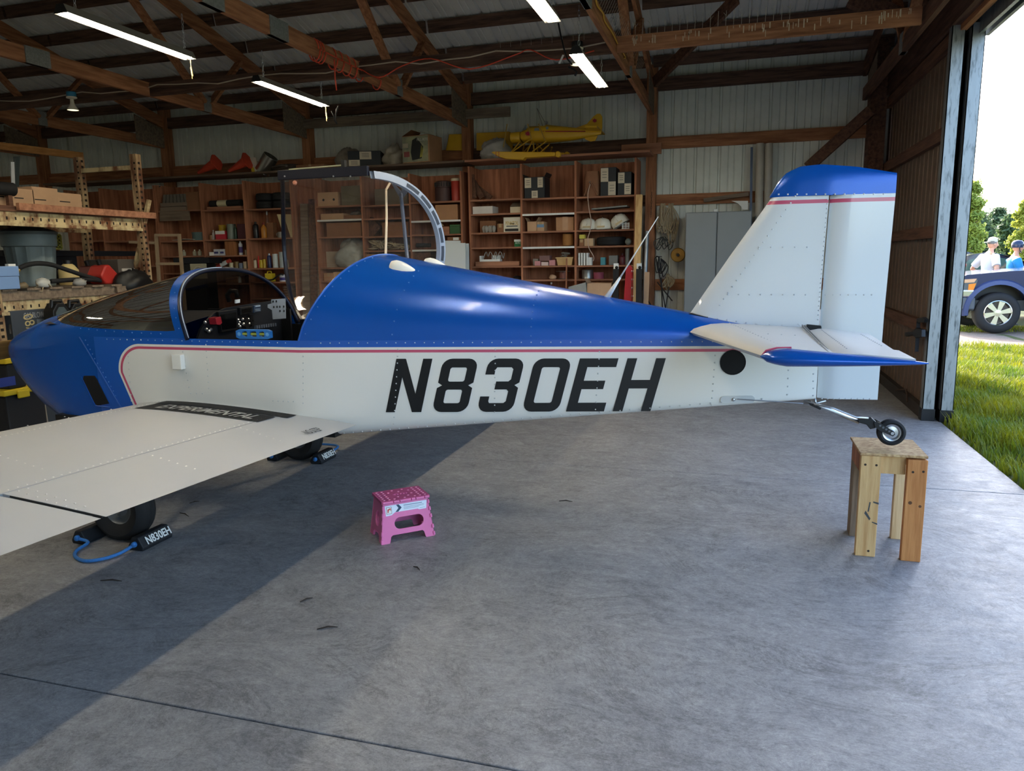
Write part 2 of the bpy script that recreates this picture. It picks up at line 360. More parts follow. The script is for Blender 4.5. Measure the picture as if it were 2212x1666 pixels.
EU = lambda x: itp(x, ((-4.675,2.2),(-4.3,2.4),(-3.8,2.6),(-3.2,2.35),(9,2.15)))
ZT = lambda x: itp(x, ((-4.675,.99),(-4.645,1.035),(-4.60,1.07),(-4.525,1.10),(-4.37,1.152),(-4.27,1.187),(-4.125,1.222),(-3.745,1.327),(-3.3,1.434),(-3.05,1.482),(-2.9,1.50)))
ZTA = lambda x: 1.537-.190*(x+1.95)
def sect(x, t, zt, dx=0):
    e = EL(x) if math.sin(t) < 0 else EU(x); c, s_ = math.cos(t), math.sin(t); zm = ZM(x)
    y = -math.copysign(abs(c)**(2/e), c)*HW(x)
    z = zm+(zt-zm)*abs(s_)**(2/e) if s_ >= 0 else zm-(zm-ZB(x))*abs(s_)**(2/e)
    return Vector((x+dx*abs(s_), YC+y, z))
def side(x, z=None):            # near side skin
    return YC-HW(x)
def on_side(px, py):            # sight line met with the near slab side
    d = ray(px, py); t = 3.45/d.y
    for _ in range(30): t = side((EYE+d*t).x)/d.y
    return EYE+d*t
def paint(name, base, stripe=None):
    return mat(name, base, .28, 0, coat=.6, var=.04, vs=3)
BLUE = mat('blue_paint', (4,82,176), .23, .2, coat=.15, bump=.06, bs=300, var=.05, vs=4)
CREAM = mat('cream_paint', (190,192,192), .5, 0, coat=.12, var=.03, vs=3)
PINK = mat('rose_stripe_paint', (190,78,108), .35, 0, coat=.4)
DECAL = mat('black_vinyl', (17,18,21), .42)
def fuselage_paint():
    m = bpy.data.materials.new('fuselage_two_tone_paint'); m.use_nodes = True; t = m.node_tree; n = t.nodes; l = t.links; b = n['Principled BSDF']
    b.inputs['Roughness'].default_value = .32; b.inputs['Coat Weight'].default_value = .55; b.inputs['Coat Roughness'].default_value = .06
    g = n.new('ShaderNodeNewGeometry'); sp = n.new('ShaderNodeSeparateXYZ'); l.new(g.outputs['Position'], sp.inputs[0])
    def mt(op, a, c, d=None):
        q = n.new('ShaderNodeMath'); q.operation = op
        for i, v in enumerate((a,c,d)):
            if v is None: continue
            if isinstance(v,(int,float)): q.inputs[i].default_value = v
            else: l.new(v, q.inputs[i])
        return q.outputs[0]
    X, Z = sp.outputs[0], sp.outputs[2]; Z0, R_ = 1.052, .16
    u = mt('SUBTRACT', Z0, Z)                                        # depth below the waist line
    front = mt('ADD', mt('MULTIPLY', mt('MAXIMUM', mt('SUBTRACT', u, .17), 0.0), .42), -3.435)   # raked front border
    v = mt('MULTIPLY', mt('SUBTRACT', X, front), .94)
    a = mt('SUBTRACT', R_, u); c = mt('SUBTRACT', R_, v)
    aa = mt('MAXIMUM', a, 0.0); cc = mt('MAXIMUM', c, 0.0)
    ln = mt('SQRT', mt('ADD', mt('MULTIPLY', aa, aa), mt('MULTIPLY', cc, cc)), None)
    ins = mt('MINIMUM', mt('MAXIMUM', a, c), 0.0)
    d = mt('SUBTRACT', R_, mt('ADD', ln, ins))                       # inward distance from the border
    isb = mt('LESS_THAN', d, 0.0); isp = mt('MULTIPLY', mt('GREATER_THAN', d, .0135), mt('LESS_THAN', d, .0285))
    m1 = n.new('ShaderNodeMixRGB'); m1.inputs[1].default_value = (*lin((224,223,217)),1); m1.inputs[2].default_value = (*lin((190,78,108)),1); l.new(isp, m1.inputs[0])
    m2 = n.new('ShaderNodeMixRGB'); l.new(m1.outputs[0], m2.inputs[1]); m2.inputs[2].default_value = (*lin((4,82,176)),1); l.new(isb, m2.inputs[0])
    l.new(m2.outputs[0], b.inputs['Base Color']); return m
FUSE = fuselage_paint()
def tail_paint():
    m = bpy.data.materials.new('tail_paint'); m.use_nodes = True; t = m.node_tree; n = t.nodes; l = t.links; b = n['Principled BSDF']
    b.inputs['Roughness'].default_value = .32; b.inputs['Coat Weight'].default_value = .5
    g = n.new('ShaderNodeNewGeometry'); sp = n.new('ShaderNodeSeparateXYZ'); l.new(g.outputs['Position'], sp.inputs[0])
    r = n.new('ShaderNodeValToRGB'); r.color_ramp.interpolation = 'CONSTANT'
    mr = n.new('ShaderNodeMapRange'); mr.inputs['From Min'].default_value = 1.70; mr.inputs['From Max'].default_value = 1.80; l.new(sp.outputs[2], mr.inputs['Value'])
    e = r.color_ramp.elements; e[0].position = 0; e[0].color = (*lin((208,212,213)),1); e[1].position = .46; e[1].color = (*lin((190,78,108)),1)
    q = e.new(.64); q.color = (*lin((208,212,213)),1); l.new(mr.outputs[0], r.inputs[0]); l.new(r.outputs[0], b.inputs['Base Color']); return m
TAILP = tail_paint()
AC = thing('light_aircraft','blue and cream two-seat light aircraft with open canopy, tail propped on a wooden stand','aircraft',(-3.2,4.0,0))
NT = 14
ths = lambda a, b, k: [a+(b-a)*i/k for i in range(k+1)]
# lower hull and cowling
xs_c = [-4.675,-4.668,-4.645,-4.615,-4.58,-4.5,-4.38,-4.25,-4.1,-3.9,-3.75,-3.6]
q = M(); rows = []
for x in xs_c:
    up = ths(0, PI, 16) if x <= -4.26 else None
    rows.append([sect(x,t,ZT(x)) for t in ths(0,-PI,28)])
q.grid(rows); q.grid([[sect(x,t,ZT(x)) for t in ths(0,PI,16)] for x in [x_ for x_ in xs_c if x_ < -4.2]+[-4.2]])
q.add([(-4.677,YC,.945)]+[sect(-4.675,t,ZT(-4.675)) for t in ths(0,2*PI,24)[:-1]], [(0,i+1,(i+1)%24+1) for i in range(24)])
cowl = q.out('cowling', BLUE, AC, smooth=55)
xs_f = [-3.6,-3.4,-3.2,-3,-2.8,-2.6,-2.4,-2.215,-2.0,-1.6,-1.2,-.8,-.4,-.1,.2,.41]
q = M(); q.grid([[sect(x,t,ZL) for t in ths(0,-PI,30)] for x in xs_f])
b_ = [sect(.41,t,ZL) for t in ths(0,-PI,30)]; q.add(b_, [list(range(31))])
q.out('fuselage', FUSE, AC, smooth=50)
# forward deck skin and windshield: one continuous shape, split along the glass edge
def base_t(x):                   # where the glass starts, as section angle
    zb = itp(x, ((-4.13,1.222),(-4.06,1.19),(-3.95,1.165),(-3.75,1.145),(-3.5,1.135),(-3.2,1.128),(-3.02,1.128),(-2.96,1.15),(-2.9,1.25)))
    r = max(0,min(1,(zb-ZM(x))/(ZT(x)-ZM(x)))); return math.asin(min(1, r**(EU(x)/2)))
xw = [-4.2,-4.13,-4.115,-4.09,-4.06,-4.0,-3.9,-3.75,-3.5,-3.25,-3.05]
lean = lambda x, t: Vector((-.17*math.sin(t)*max(0,min(1,(x+3.6)/.55)), 0, 0))
HOOP = -2.93
xw2 = [-3.75,-3.6,-3.45,-3.3,-3.15,-3.05,HOOP+.0]
xall = [-4.2,-4.13,-4.115,-4.09,-4.06,-4.0,-3.9]+xw2
skin = M(); gl = M(); L = []; R2 = []; GG = []
sk = lambda x, t: sect(x,t,ZT(x+lean(x,t).x))+lean(x,t)
for x in xall:
    bt = base_t(x) if x > -4.125 else PI/2
    if x > HOOP-.07: bt = base_t(HOOP-.07)
    L.append([sk(x,t) for t in ths(0,bt,8)]); R2.append([sk(x,t) for t in ths(PI,PI-bt,8)]); GG.append([sk(x,t) for t in ths(bt,PI-bt,24)])
skin.grid(L); skin.grid(R2); gi = 1
skin.out('forward_deck', BLUE, AC, smooth=55)
gl.grid(GG[gi:])
ws = gl.out('windshield', glass_mat('smoked_acrylic',(.20,.18,.165),.05), AC, smooth=True)
# blue strap and black hoop at the back of the windshield
q = M(); ra = [[sk(HOOP,t)*1+Vector((dx,0,0))+(sk(HOOP,t)-Vector((HOOP,YC,ZL))).normalized()*.003 for t in ths(0,PI/2-.02,18)] for dx in (-.065,0,.0)]
q.grid([[p+Vector((-.065*min(1,1.25-.0*i),0,0)) for i, p in enumerate(ra[1])], ra[1]]); q.out('windshield_strap', BLUE, ws, smooth=True)
q = M(); q.tube([sk(HOOP+.004,t)-Vector((0,0,.008)) for t in ths(0,PI,40)],.014,6); q.out('windshield_hoop', mat('dark_blue_frame',(22,28,48),.35,.3), AC, smooth=True)
M().tube([sk(HOOP,t)+Vector((.012,-.004,.004)) for t in ths(0,PI/2,24)],.003,5).out('glass_seal', mat('pale_seal',(170,180,196),.5), ws)
# turtledeck behind the cockpit
def tdk(x, t, lead): return sect(x,t,ZTA(x+lead*math.sin(t)),0)+Vector((lead*math.sin(t),0,0))
xs_t = [(-2.215,.265),(-2.13,.22),(-2.0,.16),(-1.8,.09),(-1.5,.04),(-1.2,.01),(-.9,0),(-.6,0),(-.3,0),(-.05,0),(.15,0),(.32,0)]
q = M(); q.grid([[tdk(x,t,l_) for t in ths(0,PI,28)] for x, l_ in xs_t]); td = q.out('turtledeck', BLUE, AC, smooth=True)
def on_deck(px, py):
    best = None
    for i in range(60):
        x = -2.2+2.4*i/59
        for j in range(30):
            t = PI/2*j/29; lead = itp(x, xs_t); p = tdk(x,t,lead); d = p-EYE
            u = d.dot(_r)/d.dot(_f)*F+1106; v = d.dot(_d)/d.dot(_f)*F+833; e = (u-px)**2+(v-py)**2
            if best is None or e < best[0]: best = (e, p)
    return best[1]
M().tube([tdk(-2.215,t,.265)+Vector((-.004,0,0)) for t in ths(0,PI,30)],.006,6).out('deck_edge', mat('deck_edge_paint',(40,92,176),.35,.2), td)
# cockpit inside
INT = mat('cockpit_black',(13,13,15),.6); PANEL = mat('panel_black',(17,18,22),.5)
q = M(); q.bb(-3.98,-2.05,YC-.52,YC+.52,.56,.60); q.bb(-3.6,-2.93,YC+.47,YC+.488,.9,1.185); q.bb(-3.6,-2.0,YC+.515,YC+.535,.6,ZL-.01); q.bb(-3.6,-2.25,YC-.535,YC-.515,.6,ZL-.012)
q.prism([(-2.2,YC-.3,.6),(-2.14,YC-.3,.6),(-2.08,YC-.3,1.2),(-2.12,YC-.3,1.2)],(0,.6,0)); q.out('cockpit_lining', INT, AC)
q = M(); q.grid([[(x,YC+HW(x)*.93*s_,min(1.20,ZT(x)-.02)-.05*s_*s_) for s_ in [i/6-1 for i in range(13)]] for x in (-4.08,-3.9,-3.6,-3.3,-3.02)]); q.out('glareshield', mat('glareshield',(18,16,15),.85), AC, smooth=True)
pnl = thing; PXN = -3.0
pan = [PX(a,b,PXN) for a,b in ((428,730),(434,712),(446,694),(464,676),(490,665),(540,657),(590,650),(624,652),(640,690),(640,740),(428,740))]
ip = M().prism(pan,(-.015,0,0)).out('instrument_panel', PANEL, AC)
def pbox(name, px, m, th=.02, par=ip, X=PXN, lab=None): return M().prism([PX(a,b,X+.002) for a,b in px],(th,0,0)).out(name, m, par, label=lab, bevel=.002)
SCR = mat('dark_screen',(6,7,9),.12,spec=.7)
pbox('display_bezel', ((466,674),(507,668),(508,711),(474,718)), BLACK); pbox('display_screen', ((469,680),(504,674),(505,708),(474,713)), SCR, .022)
pbox('engine_monitor', ((513,665),(541,661),(540,676),(514,681)), BLACK); pbox('monitor_screen', ((515,668),(538,664),(537,674),(516,678)), SCR,.022)
rs = pbox('radio', ((543,660),(558,658),(558,673),(543,676)), mat('radio_face',(52,66,86),.4))
for i in range(2): pbox('radio_button_row', ((545,668+i*3),(556,667+i*3),(556,668.5+i*3),(545,669.5+i*3)), mat('grey_print',(150,165,180),.5), .024)
pbox('placard', ((545,661),(556,659.5),(556,662),(545,663.6)), mat('pale_print',(165,180,195),.5), .024)
pbox('throttle_knob', ((450,687),(462,684),(465,698),(460,702),(453,701)), mat('red_knob',(150,34,44),.4), .05)
q = M()
for a, b in ((443,697),(446,712),(451,716),(456,712),(514,692),(517,697),(515,702),(518,706),(524,690),(526,700),(536,690),(538,700)): q.sph(PX(a,b,PXN+.01),.011,8,5)
q.out('switches', STEEL, ip, kind='stuff')
for a, b in ((528,694),(529,704),(539,688),(541,698)): M().lathe([(.0,.02),(.02,.02),(.024,0),(.028,0)],PX(a,b,PXN+.003),(1,0,0),14).out('gauge', BLACK, ip)
q = M()
for i in range(9): q.box(PX(553+i*5,707-i*.7,PXN+.01),(.02,.012,.02))
q.out('breaker_row', mat('grey_breakers',(92,98,108),.5), ip, kind='stuff')
# camera-like mount on the glareshield and perforated bracket
M().tube([G(a,b,1.21)+Vector((0,0,h_)) for a,b,h_ in ((496,652,0),(492,652,.05),(500,652,.085),(512,652,.08),(514,652,.03))],.018,8).out('compass_mount', BLACK, AC, smooth=True)
M().prism([PX(a,b,-2.97) for a,b in ((507,648),(515.5,646.5),(515.5,654),(507,655.5))],(.01,0,0)).out('compass_card', WHITE, AC)
br = thing
poly = [(587,647),(617,645),(618,688),(590,690),(588,670),(579,665),(579,658),(587,656)]
bk = M().prism([PX(a,b,-2.80) for a,b in poly],(-.004,0,0)).out('perforated_bracket', mat('bare_aluminium',(176,186,196),.4,.6), AC)
for a, b in ((590,651.5),(597,651),(591.5,663.5),(598.5,663),(604.5,663),(613,662.5),(605,672),(613.5,672)):
    M().lathe([(0.0,.0),(.008,.0)],PX(a,b,-2.797),(1,0,0),8).out('hole', BLACK, bk)
# paint trim on the nose: outlet, seams
pts = [(182,812),(204,812),(210,820),(236,872),(212,876),(207,873),(179,822)]
M().prism([on_side(a,b)+Vector((0,-.004,0)) for a,b in pts],(0,.03,0)).out('cooling_outlet', mat('outlet_black',(4,4,5),.9), cowl)
M().tube([on_side(a,b)+Vector((0,-.003,0)) for a,b in ((177,814),(207,876),(240,880))],.003,5).out('outlet_lip', BLUE, cowl)
M().tube([on_side(a,b)+Vector((0,-.002,0)) for a,b in ((172,728),(190,758),(215,800),(240,843),(262,880))],.003,5).out('cowling_seam', mat('seam_highlight',(52,92,160),.4), cowl)
tabp = on_side(390,781); M().bb(tabp.x-.032,tabp.x+.032,tabp.y-.035,tabp.y-.001,.915,1.0).out('vent_tab', WHITE, AC, bevel=.004)
# rivets: domes along lines on the skin
def rivets(lines, m, parent, name='rivets', r=.0052):
    q = M()
    for pts, step in lines:
        for a, b in zip(pts, pts[1:]):
            k = max(1,int((b-a).length/step))
            for i in range(k):
                p = a.lerp(b,i/k); n_ = Vector((0,-1,0)) if name != 'wing_rivets' else Vector((0,0,1))
                x = n_.orthogonal().normalized()*r; y = n_.cross(x)
                q.add([p+x,p+y,p-x,p-y,p+n_*r*.6], [(0,1,4),(1,2,4),(2,3,4),(3,0,4)])
    o = q.out(name, m, parent, kind='stuff'); return o
SIDEX = lambda x, z: Vector((x, side(x)-.001, z))
ln = []
wl = [SIDEX(-3.5+.2*i,1.075) for i in range(19)]
ln.append(([p+Vector((0,.002,.0)) for p in wl],.05)); bl = [SIDEX(-2.0+.2*i,ZB(-2.0+.2*i)+.025) for i in range(12)]; ln.append((bl,.05))
for pxa, pya, pxb, pyb in ((277,770,285,880),(395,760,411,852),(445,745,452,852),(860,755,850,930),(1070,755,1068,905),(1295,760,1285,900),(1545,768,1536,890),(1703,800,1700,870),(655,770,655,885),(1757,808,1757,870)):
    ln.append(([on_side(pxa,pya)+Vector((0,-.001,0)),on_side(pxb,pyb)+Vector((0,-.001,0))],.035))
ln.append(([on_side(412,850),on_side(450,850)],.03)); ln.append(([on_side(590,866),on_side(645,868)],.03))
rivets(ln, CREAM, AC)
ln = []
for xx in (-1.72,-1.0):
    ln.append(([tdk(xx,t,itp(xx,xs_t))+Vector((0,-.002,0)) for t in ths(.05,1.25,8)],.06))
ln.append(([tdk(-2.19,t,.26)+Vector((.0,-.002,0)) for t in ths(.05,1.4,10)],.055))
ln.append(([sk(HOOP-.03,t)+Vector((0,-.006,0)) for t in ths(.1,1.3,9)],.08))
ln.append(([sk(x,max(.03,base_t(x)-.03))+Vector((0,-.002,0)) for x in (-4.05,-3.9,-3.7,-3.5,-3.3,-3.1,-3.0)],.06))
ln.append(([on_side(a,b)+Vector((0,-.001,0)) for a,b in ((185,735),(205,775),(235,825),(255,865))],.03))
rivets(ln, mat('blue_rivet_heads',(70,116,186),.3,.2), AC)
# registration letters, cut as thin vinyl on the slab side
def vinyl(u, v):                 # u, v in the lettering's own units
    s_ = 70+(u-165)*32/1700; x = u+s_*v; y = (463-(u-165)*.004)-(355-(u-165)*.0018)*v-0*(u)
    p = on_side(780+x/3.0722, 740+y/3.0722); return p+Vector((0,-.0016,0))
def ring(u0,u1,v0,v1,cu,cv,k=5,c=(1,1,1,1)):
    o = []
    for i,(cx,cy,a0) in enumerate(((u1-cu,v1-cv,0),(u0+cu,v1-cv,PI/2),(u0+cu,v0+cv,PI),(u1-cu,v0+cv,1.5*PI))):
        if not c[i]: o.append(((u1,v1),(u0,v1),(u0,v0),(u1,v0))[i]); continue
        for j in range(k+1): t = a0+PI/2*j/k; o.append((cx+cu*math.cos(t), cy+cv*math.sin(t)))
    return o
def glyph(name, outer, holes=()):
    q = M(); loops = [outer]+list(holes); tr = tessellate_polygon([[Vector((a,b*350,0)) for a,b in l_] for l_ in loops])
    vs = [vinyl(a,b) for l_ in loops for a,b in l_]
    q.add(vs, [list(t) for t in tr]); return q.out(name, DECAL, AC)
V1, SW = .165, 60
glyph('letter_n', [(165,0),(165+SW,0),(228,.65),(338,0),(400,0),(400,1),(340,1),(336,.345),(228,1),(165,1)])
hl = ring(532,640,.57,.835,14,.04); h2 = ring(532,640,.165,.42,14,.04)
o8 = ring(470,702,0,1,62,.17); o8 = [p for p in o8 if True]
iL = [(470,.47),(484,.5),(470,.53)]; out8 = []
for p in o8: out8.append(p)
# waist notches of the 8
k0 = [i for i,p in enumerate(o8) if p[0] < 471 and p[1] > .8][-1]
out8 = o8[:k0+1]+[(470,.55),(500,.5),(470,.45)]+o8[k0+1:]+[(702,.45),(672,.5),(702,.55)]
glyph('digit_8', out8, [hl,h2])
o3 = [(768,.70),(828,.70),(828,.79),(836,.835),(930,.835),(944,.80),(944,.61),(930,.57),(850,.57),(850,.42),(930,.42),(944,.385),(944,.20),(930,.165),(836,.165),(828,.2),(828,.29),(768,.29)]
o3 += [p for p in ring(768,1004,0,1,62,.17) if p[0] < 835 and p[1] < .2][::1]+[(940,0)]+[p for p in ring(768,1004,0,1,62,.17) if p[0] > 940 and p[1] < .2]+[(1004,.45),(976,.5),(1004,.55)]+[p for p in ring(768,1004,0,1,62,.17) if p[0] > 940 and p[1] > .8]+[p for p in ring(768,1004,0,1,62,.17) if p[0] < 835 and p[1] > .8]
glyph('digit_3', o3)
glyph('digit_0', ring(1067,1310,0,1,62,.17), [ring(1129,1248,.165,.835,14,.04)])
glyph('letter_e', [(1360,0),(1612,0),(1612,.165),(1424,.165),(1424,.42),(1566,.42),(1566,.58),(1424,.58),(1424,.835),(1612,.835),(1612,1),(1360,1)])
glyph('letter_h', [(1670,0),(1734,0),(1734,.43),(1857,.43),(1857,0),(1920,0),(1920,1),(1857,1),(1857,.59),(1734,.59),(1734,1),(1670,1)])
# stabiliser slot behind, access holes, cable fairing
hp = on_side(1583,783); M().lathe([(0,0),(.062,0),(.064,.003)],hp+Vector((0,-.002,0)),(.19,-1,0),28).out('lightening_hole', mat('hole_black',(9,9,10),.8), AC)
fp = on_side(1593,863); M().plate(ring(-.085,.085,-.018,.018,.018,.018),[],.004,frame(fp+Vector((0,-.001,0)),(1,.19,.02),(0,0,1))).out('cable_fairing', CREAM, AC, bevel=.001)
M().tube([fp+Vector((0,-.012,.004)),P(1735,872,3.93)],.0028,6).out('rudder_cable', STEEL, AC)
M().lathe([(.0,.012),(.008,.01),(.012,0)],fp+Vector((-.02,-.004,0)),(0,-1,0),10).out('cable_eyelet', STEEL, AC)
# domes on the turtledeck, antenna
for a, b, dz in ((858,563,0),(892,565,.0)):
    c = tdk(-1.84 if a < 870 else -1.80, PI/2-.42 if a < 870 else PI/2+.25, .1); rows = []
    q = M(); 
    for i in range(9):
        s_ = i/8; x = c.x-.085+.20*s_; w = .052*math.sin(PI*min(1,s_*1.0)**.55)**.8+.001
        rows.append([(x, c.y+w*math.cos(t), c.z-.02-(x-c.x)*.19+(.05*math.sin(PI*min(.98,s_**.6+.02)))*max(0,math.sin(t))) for t in ths(0,PI,10)])
    q.grid(rows); q.out('strobe_fairing', WHITE, AC, smooth=True)
ab = on_deck(1318,645); at = P(1422,468,ab.y+.02)
M().tube([ab+Vector((-.01,0,-.01)),ab.lerp(at,.25)],[.016,.006],8).tube([ab.lerp(at,.25),at],[.005,.0022],6).out('antenna', WHITE, AC, smooth=True)
# fin, rudder and cap
def foil(name, st, m, par=AC, ax='z', open_te=True):
    # st: list of (pos along span, x_le, x_te, thickness at te, max thickness)
    q = M(); rows = []
    for s_, xl, xt, tt, tm in st:
        r = []
        for sg in (1,-1):
            for i in (range(9) if sg == 1 else range(8,-1,-1)):
                f_ = (i/8)**1.6; y = tm/2*min(1,(4*f_)**.5)*(1-max(0,f_-.3)/.7)+tt/2*max(0,f_-.3)/.7; x = xl+(xt-xl)*f_
                r.append((x,YC-sg*y,s_) if ax == 'z' else (x,s_[0],s_[1]+sg*y))
        rows.append(r)
    q.grid(rows, 0, False, True); k = len(rows[0])
    q.add(rows[0],[list(range(k))]); q.add(rows[-1],[list(range(k))[::-1]]); return q.out(name, m, par, smooth=40)
foil('fin', [(1.03,-.30,.405,.06,.085),(1.206,-.221,.405,.06,.085),(1.5,-.03,.412,.05,.075),(1.782,.16,.421,.045,.062)], TAILP)
rud = foil('rudder', [(.782,.418,.699,.004,.05),(1.207,.414,.702,.004,.066),(1.782,.428,.716,.004,.05)], TAILP)
q = M(); rows = []
for x in [.150+.566*(i/22)**1.4 for i in range(23)]:
    tz = itp(x, ((.148,1.783),(.165,1.815),(.19,1.862),(.224,1.898),(.286,1.925),(.379,1.931),(.533,1.913),(.716,1.875))); w = itp(x, ((.148,.006),(.18,.02),(.25,.032),(.42,.03),(.716,.004)))
    rows.append([(x,YC-w*math.cos(t),1.782+(tz-1.782)*abs(math.sin(t))**.7) for t in ths(0,PI,10)])
q.grid(rows); q.add(rows[-1],[list(range(11))]); q.out('fin_cap', BLUE, AC, smooth=40)
M().prism([P(a,b,YC-.048) for a,b in ((1487,678),(1494,677),(1530,686),(1528,689))],(0,.096,0)).out('fin_gap_seal', BLACK, AC)
ln = []; FY = YC-.044
fl_ = lambda a,b: P(a,b,FY)
for pts, st in (([(1718,424),(1545,672)],.035),([(1788,430),(1766,700)],.022),([(1640,534),(1770,534)],.05),([(1572,636),(1765,637)],.05),([(1783,637),(1900,637)],.033),([(1530,685),(1760,720)],.045),([(1775,861),(1892,862)],.025),([(1682,420),(1930,419)],.04)):
    ln.append(([fl_(*p) for p in pts],st))
rivets(ln, mat('pale_rivets',(196,200,204),.35,.3), AC)
# tailplane, both sides
def tailplane(sg):
    a = YC+sg*.08; b = YC+sg*1.20
    foil('stabilizer', [((a,1.122),-.235,.325,.05,.085),((b,1.142),.105,.338,.034,.062)][::1], CREAM, AC, 'y')
    foil('elevator', [((YC+sg*.12,1.121),.334,.62,.006,.05),((b-sg*.30,1.136),.342,.585,.006,.042),((b-sg*.28,1.136),.342,.60,.006,.042),((b,1.140),.345,.60,.006,.034)], CREAM, AC, 'y')
    q = M(); rows = []
    for i in range(25):
        s_ = i/24; x = .095+.545*s_; w = .085*(math.sin(PI*min(1,s_**.62))**.6)*(1-.55*s_)+.002; tk = .034*min(1,(6*s_)**.5)*(1-s_)**.75+.002
        rows.append([(x,b+sg*w*math.cos(t)*(1 if math.cos(t) > 0 else .0),1.141-.012*s_+tk*math.sin(t)) for t in ths(-PI/2,PI/2,10)])
    q.grid(rows); q.out('stabilizer_tip', BLUE, AC, smooth=50)
    M().tube([(.10,b-sg*.004,1.141+.0),(.115,b-sg*.004,1.162),(.15,b-sg*.004,1.172),(.2,b-sg*.004,1.174)],.004,6).out('tip_stripe', PINK, AC)
    q = M(); q.bb(.322,.326,min(a,b),max(a,b),1.140,1.160).bb(.332,.336,min(a,b),max(a,b),1.138,1.158); q.out('hinge_line', mat('hinge_grey',(120,122,124),.5,.3), AC)
tailplane(-1); tailplane(1)
ln = [([Vector((x,y,1.168)) for x, y in (( -.02,3.86),(.18,2.86))],.05),([Vector((x,y,1.166)) for x, y in ((.30,3.86),(.315,2.86))],.05),([Vector((.05,3.8,1.17)),Vector((.28,3.8,1.165))],.05),([Vector((.14,3.3,1.172)),Vector((.3,3.3,1.166))],.05),([Vector((.40,3.8,1.146)),Vector((.40,2.9,1.158))],.05),([Vector((.56,3.7,1.136)),Vector((.55,3.1,1.148))],.05)]
rivets(ln, mat('grey_rivets',(170,174,180),.35,.3), AC, 'wing_rivets')
M().prism([(.345,3.955,1.13),(.42,3.955,1.13),(.415,3.955,1.152),(.35,3.955,1.158)],(0,.012,0)).out('elevator_horn_cutout', BLACK, AC)
# wing
ZW = lambda y: .038*(3.46-y) if y < 4 else .038*(y-4.54)
def wz(x, y, up=1):
    t = max(0,min(1,(x+3.29)/1.39)); c = .69-.045*t+ZW(y); T = .188
    yt = .5*10*T*.5*(.2969*math.sqrt(t)-.126*t-.3516*t*t+.2843*t**3-.1036*t**4)*1.0
    return c+up*yt*(1 if up > 0 else .85)+.0
WINGP = mat('wing_paint', (178,180,181), .5, 0, coat=.1, var=.03, vs=3)
def wing(name, xs, y0, y1, k, m=WINGP, par=AC):
    q = M(); ys_ = ths(y0,y1,k); rows = [[(x,y,wz(x,y)) for x in xs]+[(x,y,wz(x,y,-1)) for x in xs[::-1]] for y in ys_]
    q.grid(rows,0,False,True); n_ = len(rows[0]); q.add(rows[0],[list(range(n_))]); q.add(rows[-1],[list(range(n_))[::-1]]); return q.out(name, m, par, smooth=35)
xm = [-3.29+.962*(i/20)**1.8 for i in range(21)]; xf = [-2.325+.425*i/5 for i in range(6)]
WR = lambda y: YC-.54
wng = wing('wing', xm, 3.47, .25, 8); wing('wing', xm, 4.53, 7.75, 8)
flp = wing('flap', xf, 3.455, 1.80, 4); wing('aileron', xf, 1.78, .3, 4); wing('flap', xf, 4.545, 6.2, 4); wing('aileron', xf, 6.22, 7.7, 4)
def onwing(x, y, dz=.0025): return Vector((x,y,wz(x,y)+dz))
q = M()
wp = lambda px, py: min(((G(px,py,z),abs(wz(G(px,py,z).x,G(px,py,z).y)-z)) for z in [.62+.004*i for i in range(60)]), key=lambda e: e[1])[0]
q.tube([onwing(-2.326,y,.0005) for y in (1.3,1.8,2.4,3.0,3.44)],.0022,5)
q.out('wing_seam', mat('seam_grey',(150,146,140),.5), wng)
ln = []
for pts, st in (([(10,1062),(645,884)],.034),([(0,945),(390,858)],.03),([(140,901),(360,960)],.05),([(60,920),(240,990)],.05),([(240,885),(450,935)],.05),([(0,985),(110,1020)],.05),([(40,1062),(185,1108)],.045),([(330,985),(440,1020)],.045),([(520,925),(620,958)],.045),([(700,885),(740,900)],.03),([(60,1056),(205,1102)],.045),([(560,865),(645,868)],.03)):
    ln.append(([wp(*p)+Vector((0,0,.001)) for p in pts],st))
ln[0] = ([onwing(-2.345,y,.0005) for y in (1.3,1.8,2.4,3.0,3.44)],.034)
rivets(ln, mat('cream_rivets',(222,220,214),.3,.2), AC, 'wing_rivets')
# walkway on the wing root with its word
WK = mat('walkway_black',(22,22,24),.8,var=.3,vs=60)
def strip(name, xa, xb, ya, yb, m, dz, k=12):
    q = M(); q.grid([[onwing(xa+(xb-xa)*i/k,y,dz) for y in (ya,yb)] for i in range(k+1)]); return q.out(name, m, wng)
strip('walkway', -3.10,-2.25,3.438,3.345,WK,.003,40); strip('walkway_edge', -3.08,-2.31,3.333,3.175,WK,.003,40)
vs, fs = text_mesh('EXPERIMENTAL',1,.18,.02); xx = [v.x for v in vs]; yy = [v.y for v in vs]
q = M(); q.add([onwing(-2.97+.60*(v.x-min(xx))/(max(xx)-min(xx)), 3.20+.10*(v.y-min(yy))/(max(yy)-min(yy)),.007) for v in vs], fs); q.out('walkway_lettering', WHITE, wng)
vs, fs = text_mesh('NO STEP',1,.15,.01); xx = [v.x for v in vs]; yy = [v.y for v in vs]
a, b, c = wp(666,940), wp(700,931), wp(664,934)
q = M(); q.add([a+(b-a)*((v.x-min(xx))/(max(xx)-min(xx)))+Vector((-.045,0,.012))*((v.y-min(yy))/(max(yy)-min(yy)))+Vector((0,0,.004)) for v in vs], fs); q.out('no_step_lettering', DECAL, flp)
M().tube([onwing(-2.28,1.79,.001),onwing(-1.905,1.79,.001)],.0035,5).out('flap_gap', mat('gap_black',(20,20,20),.9), wng)
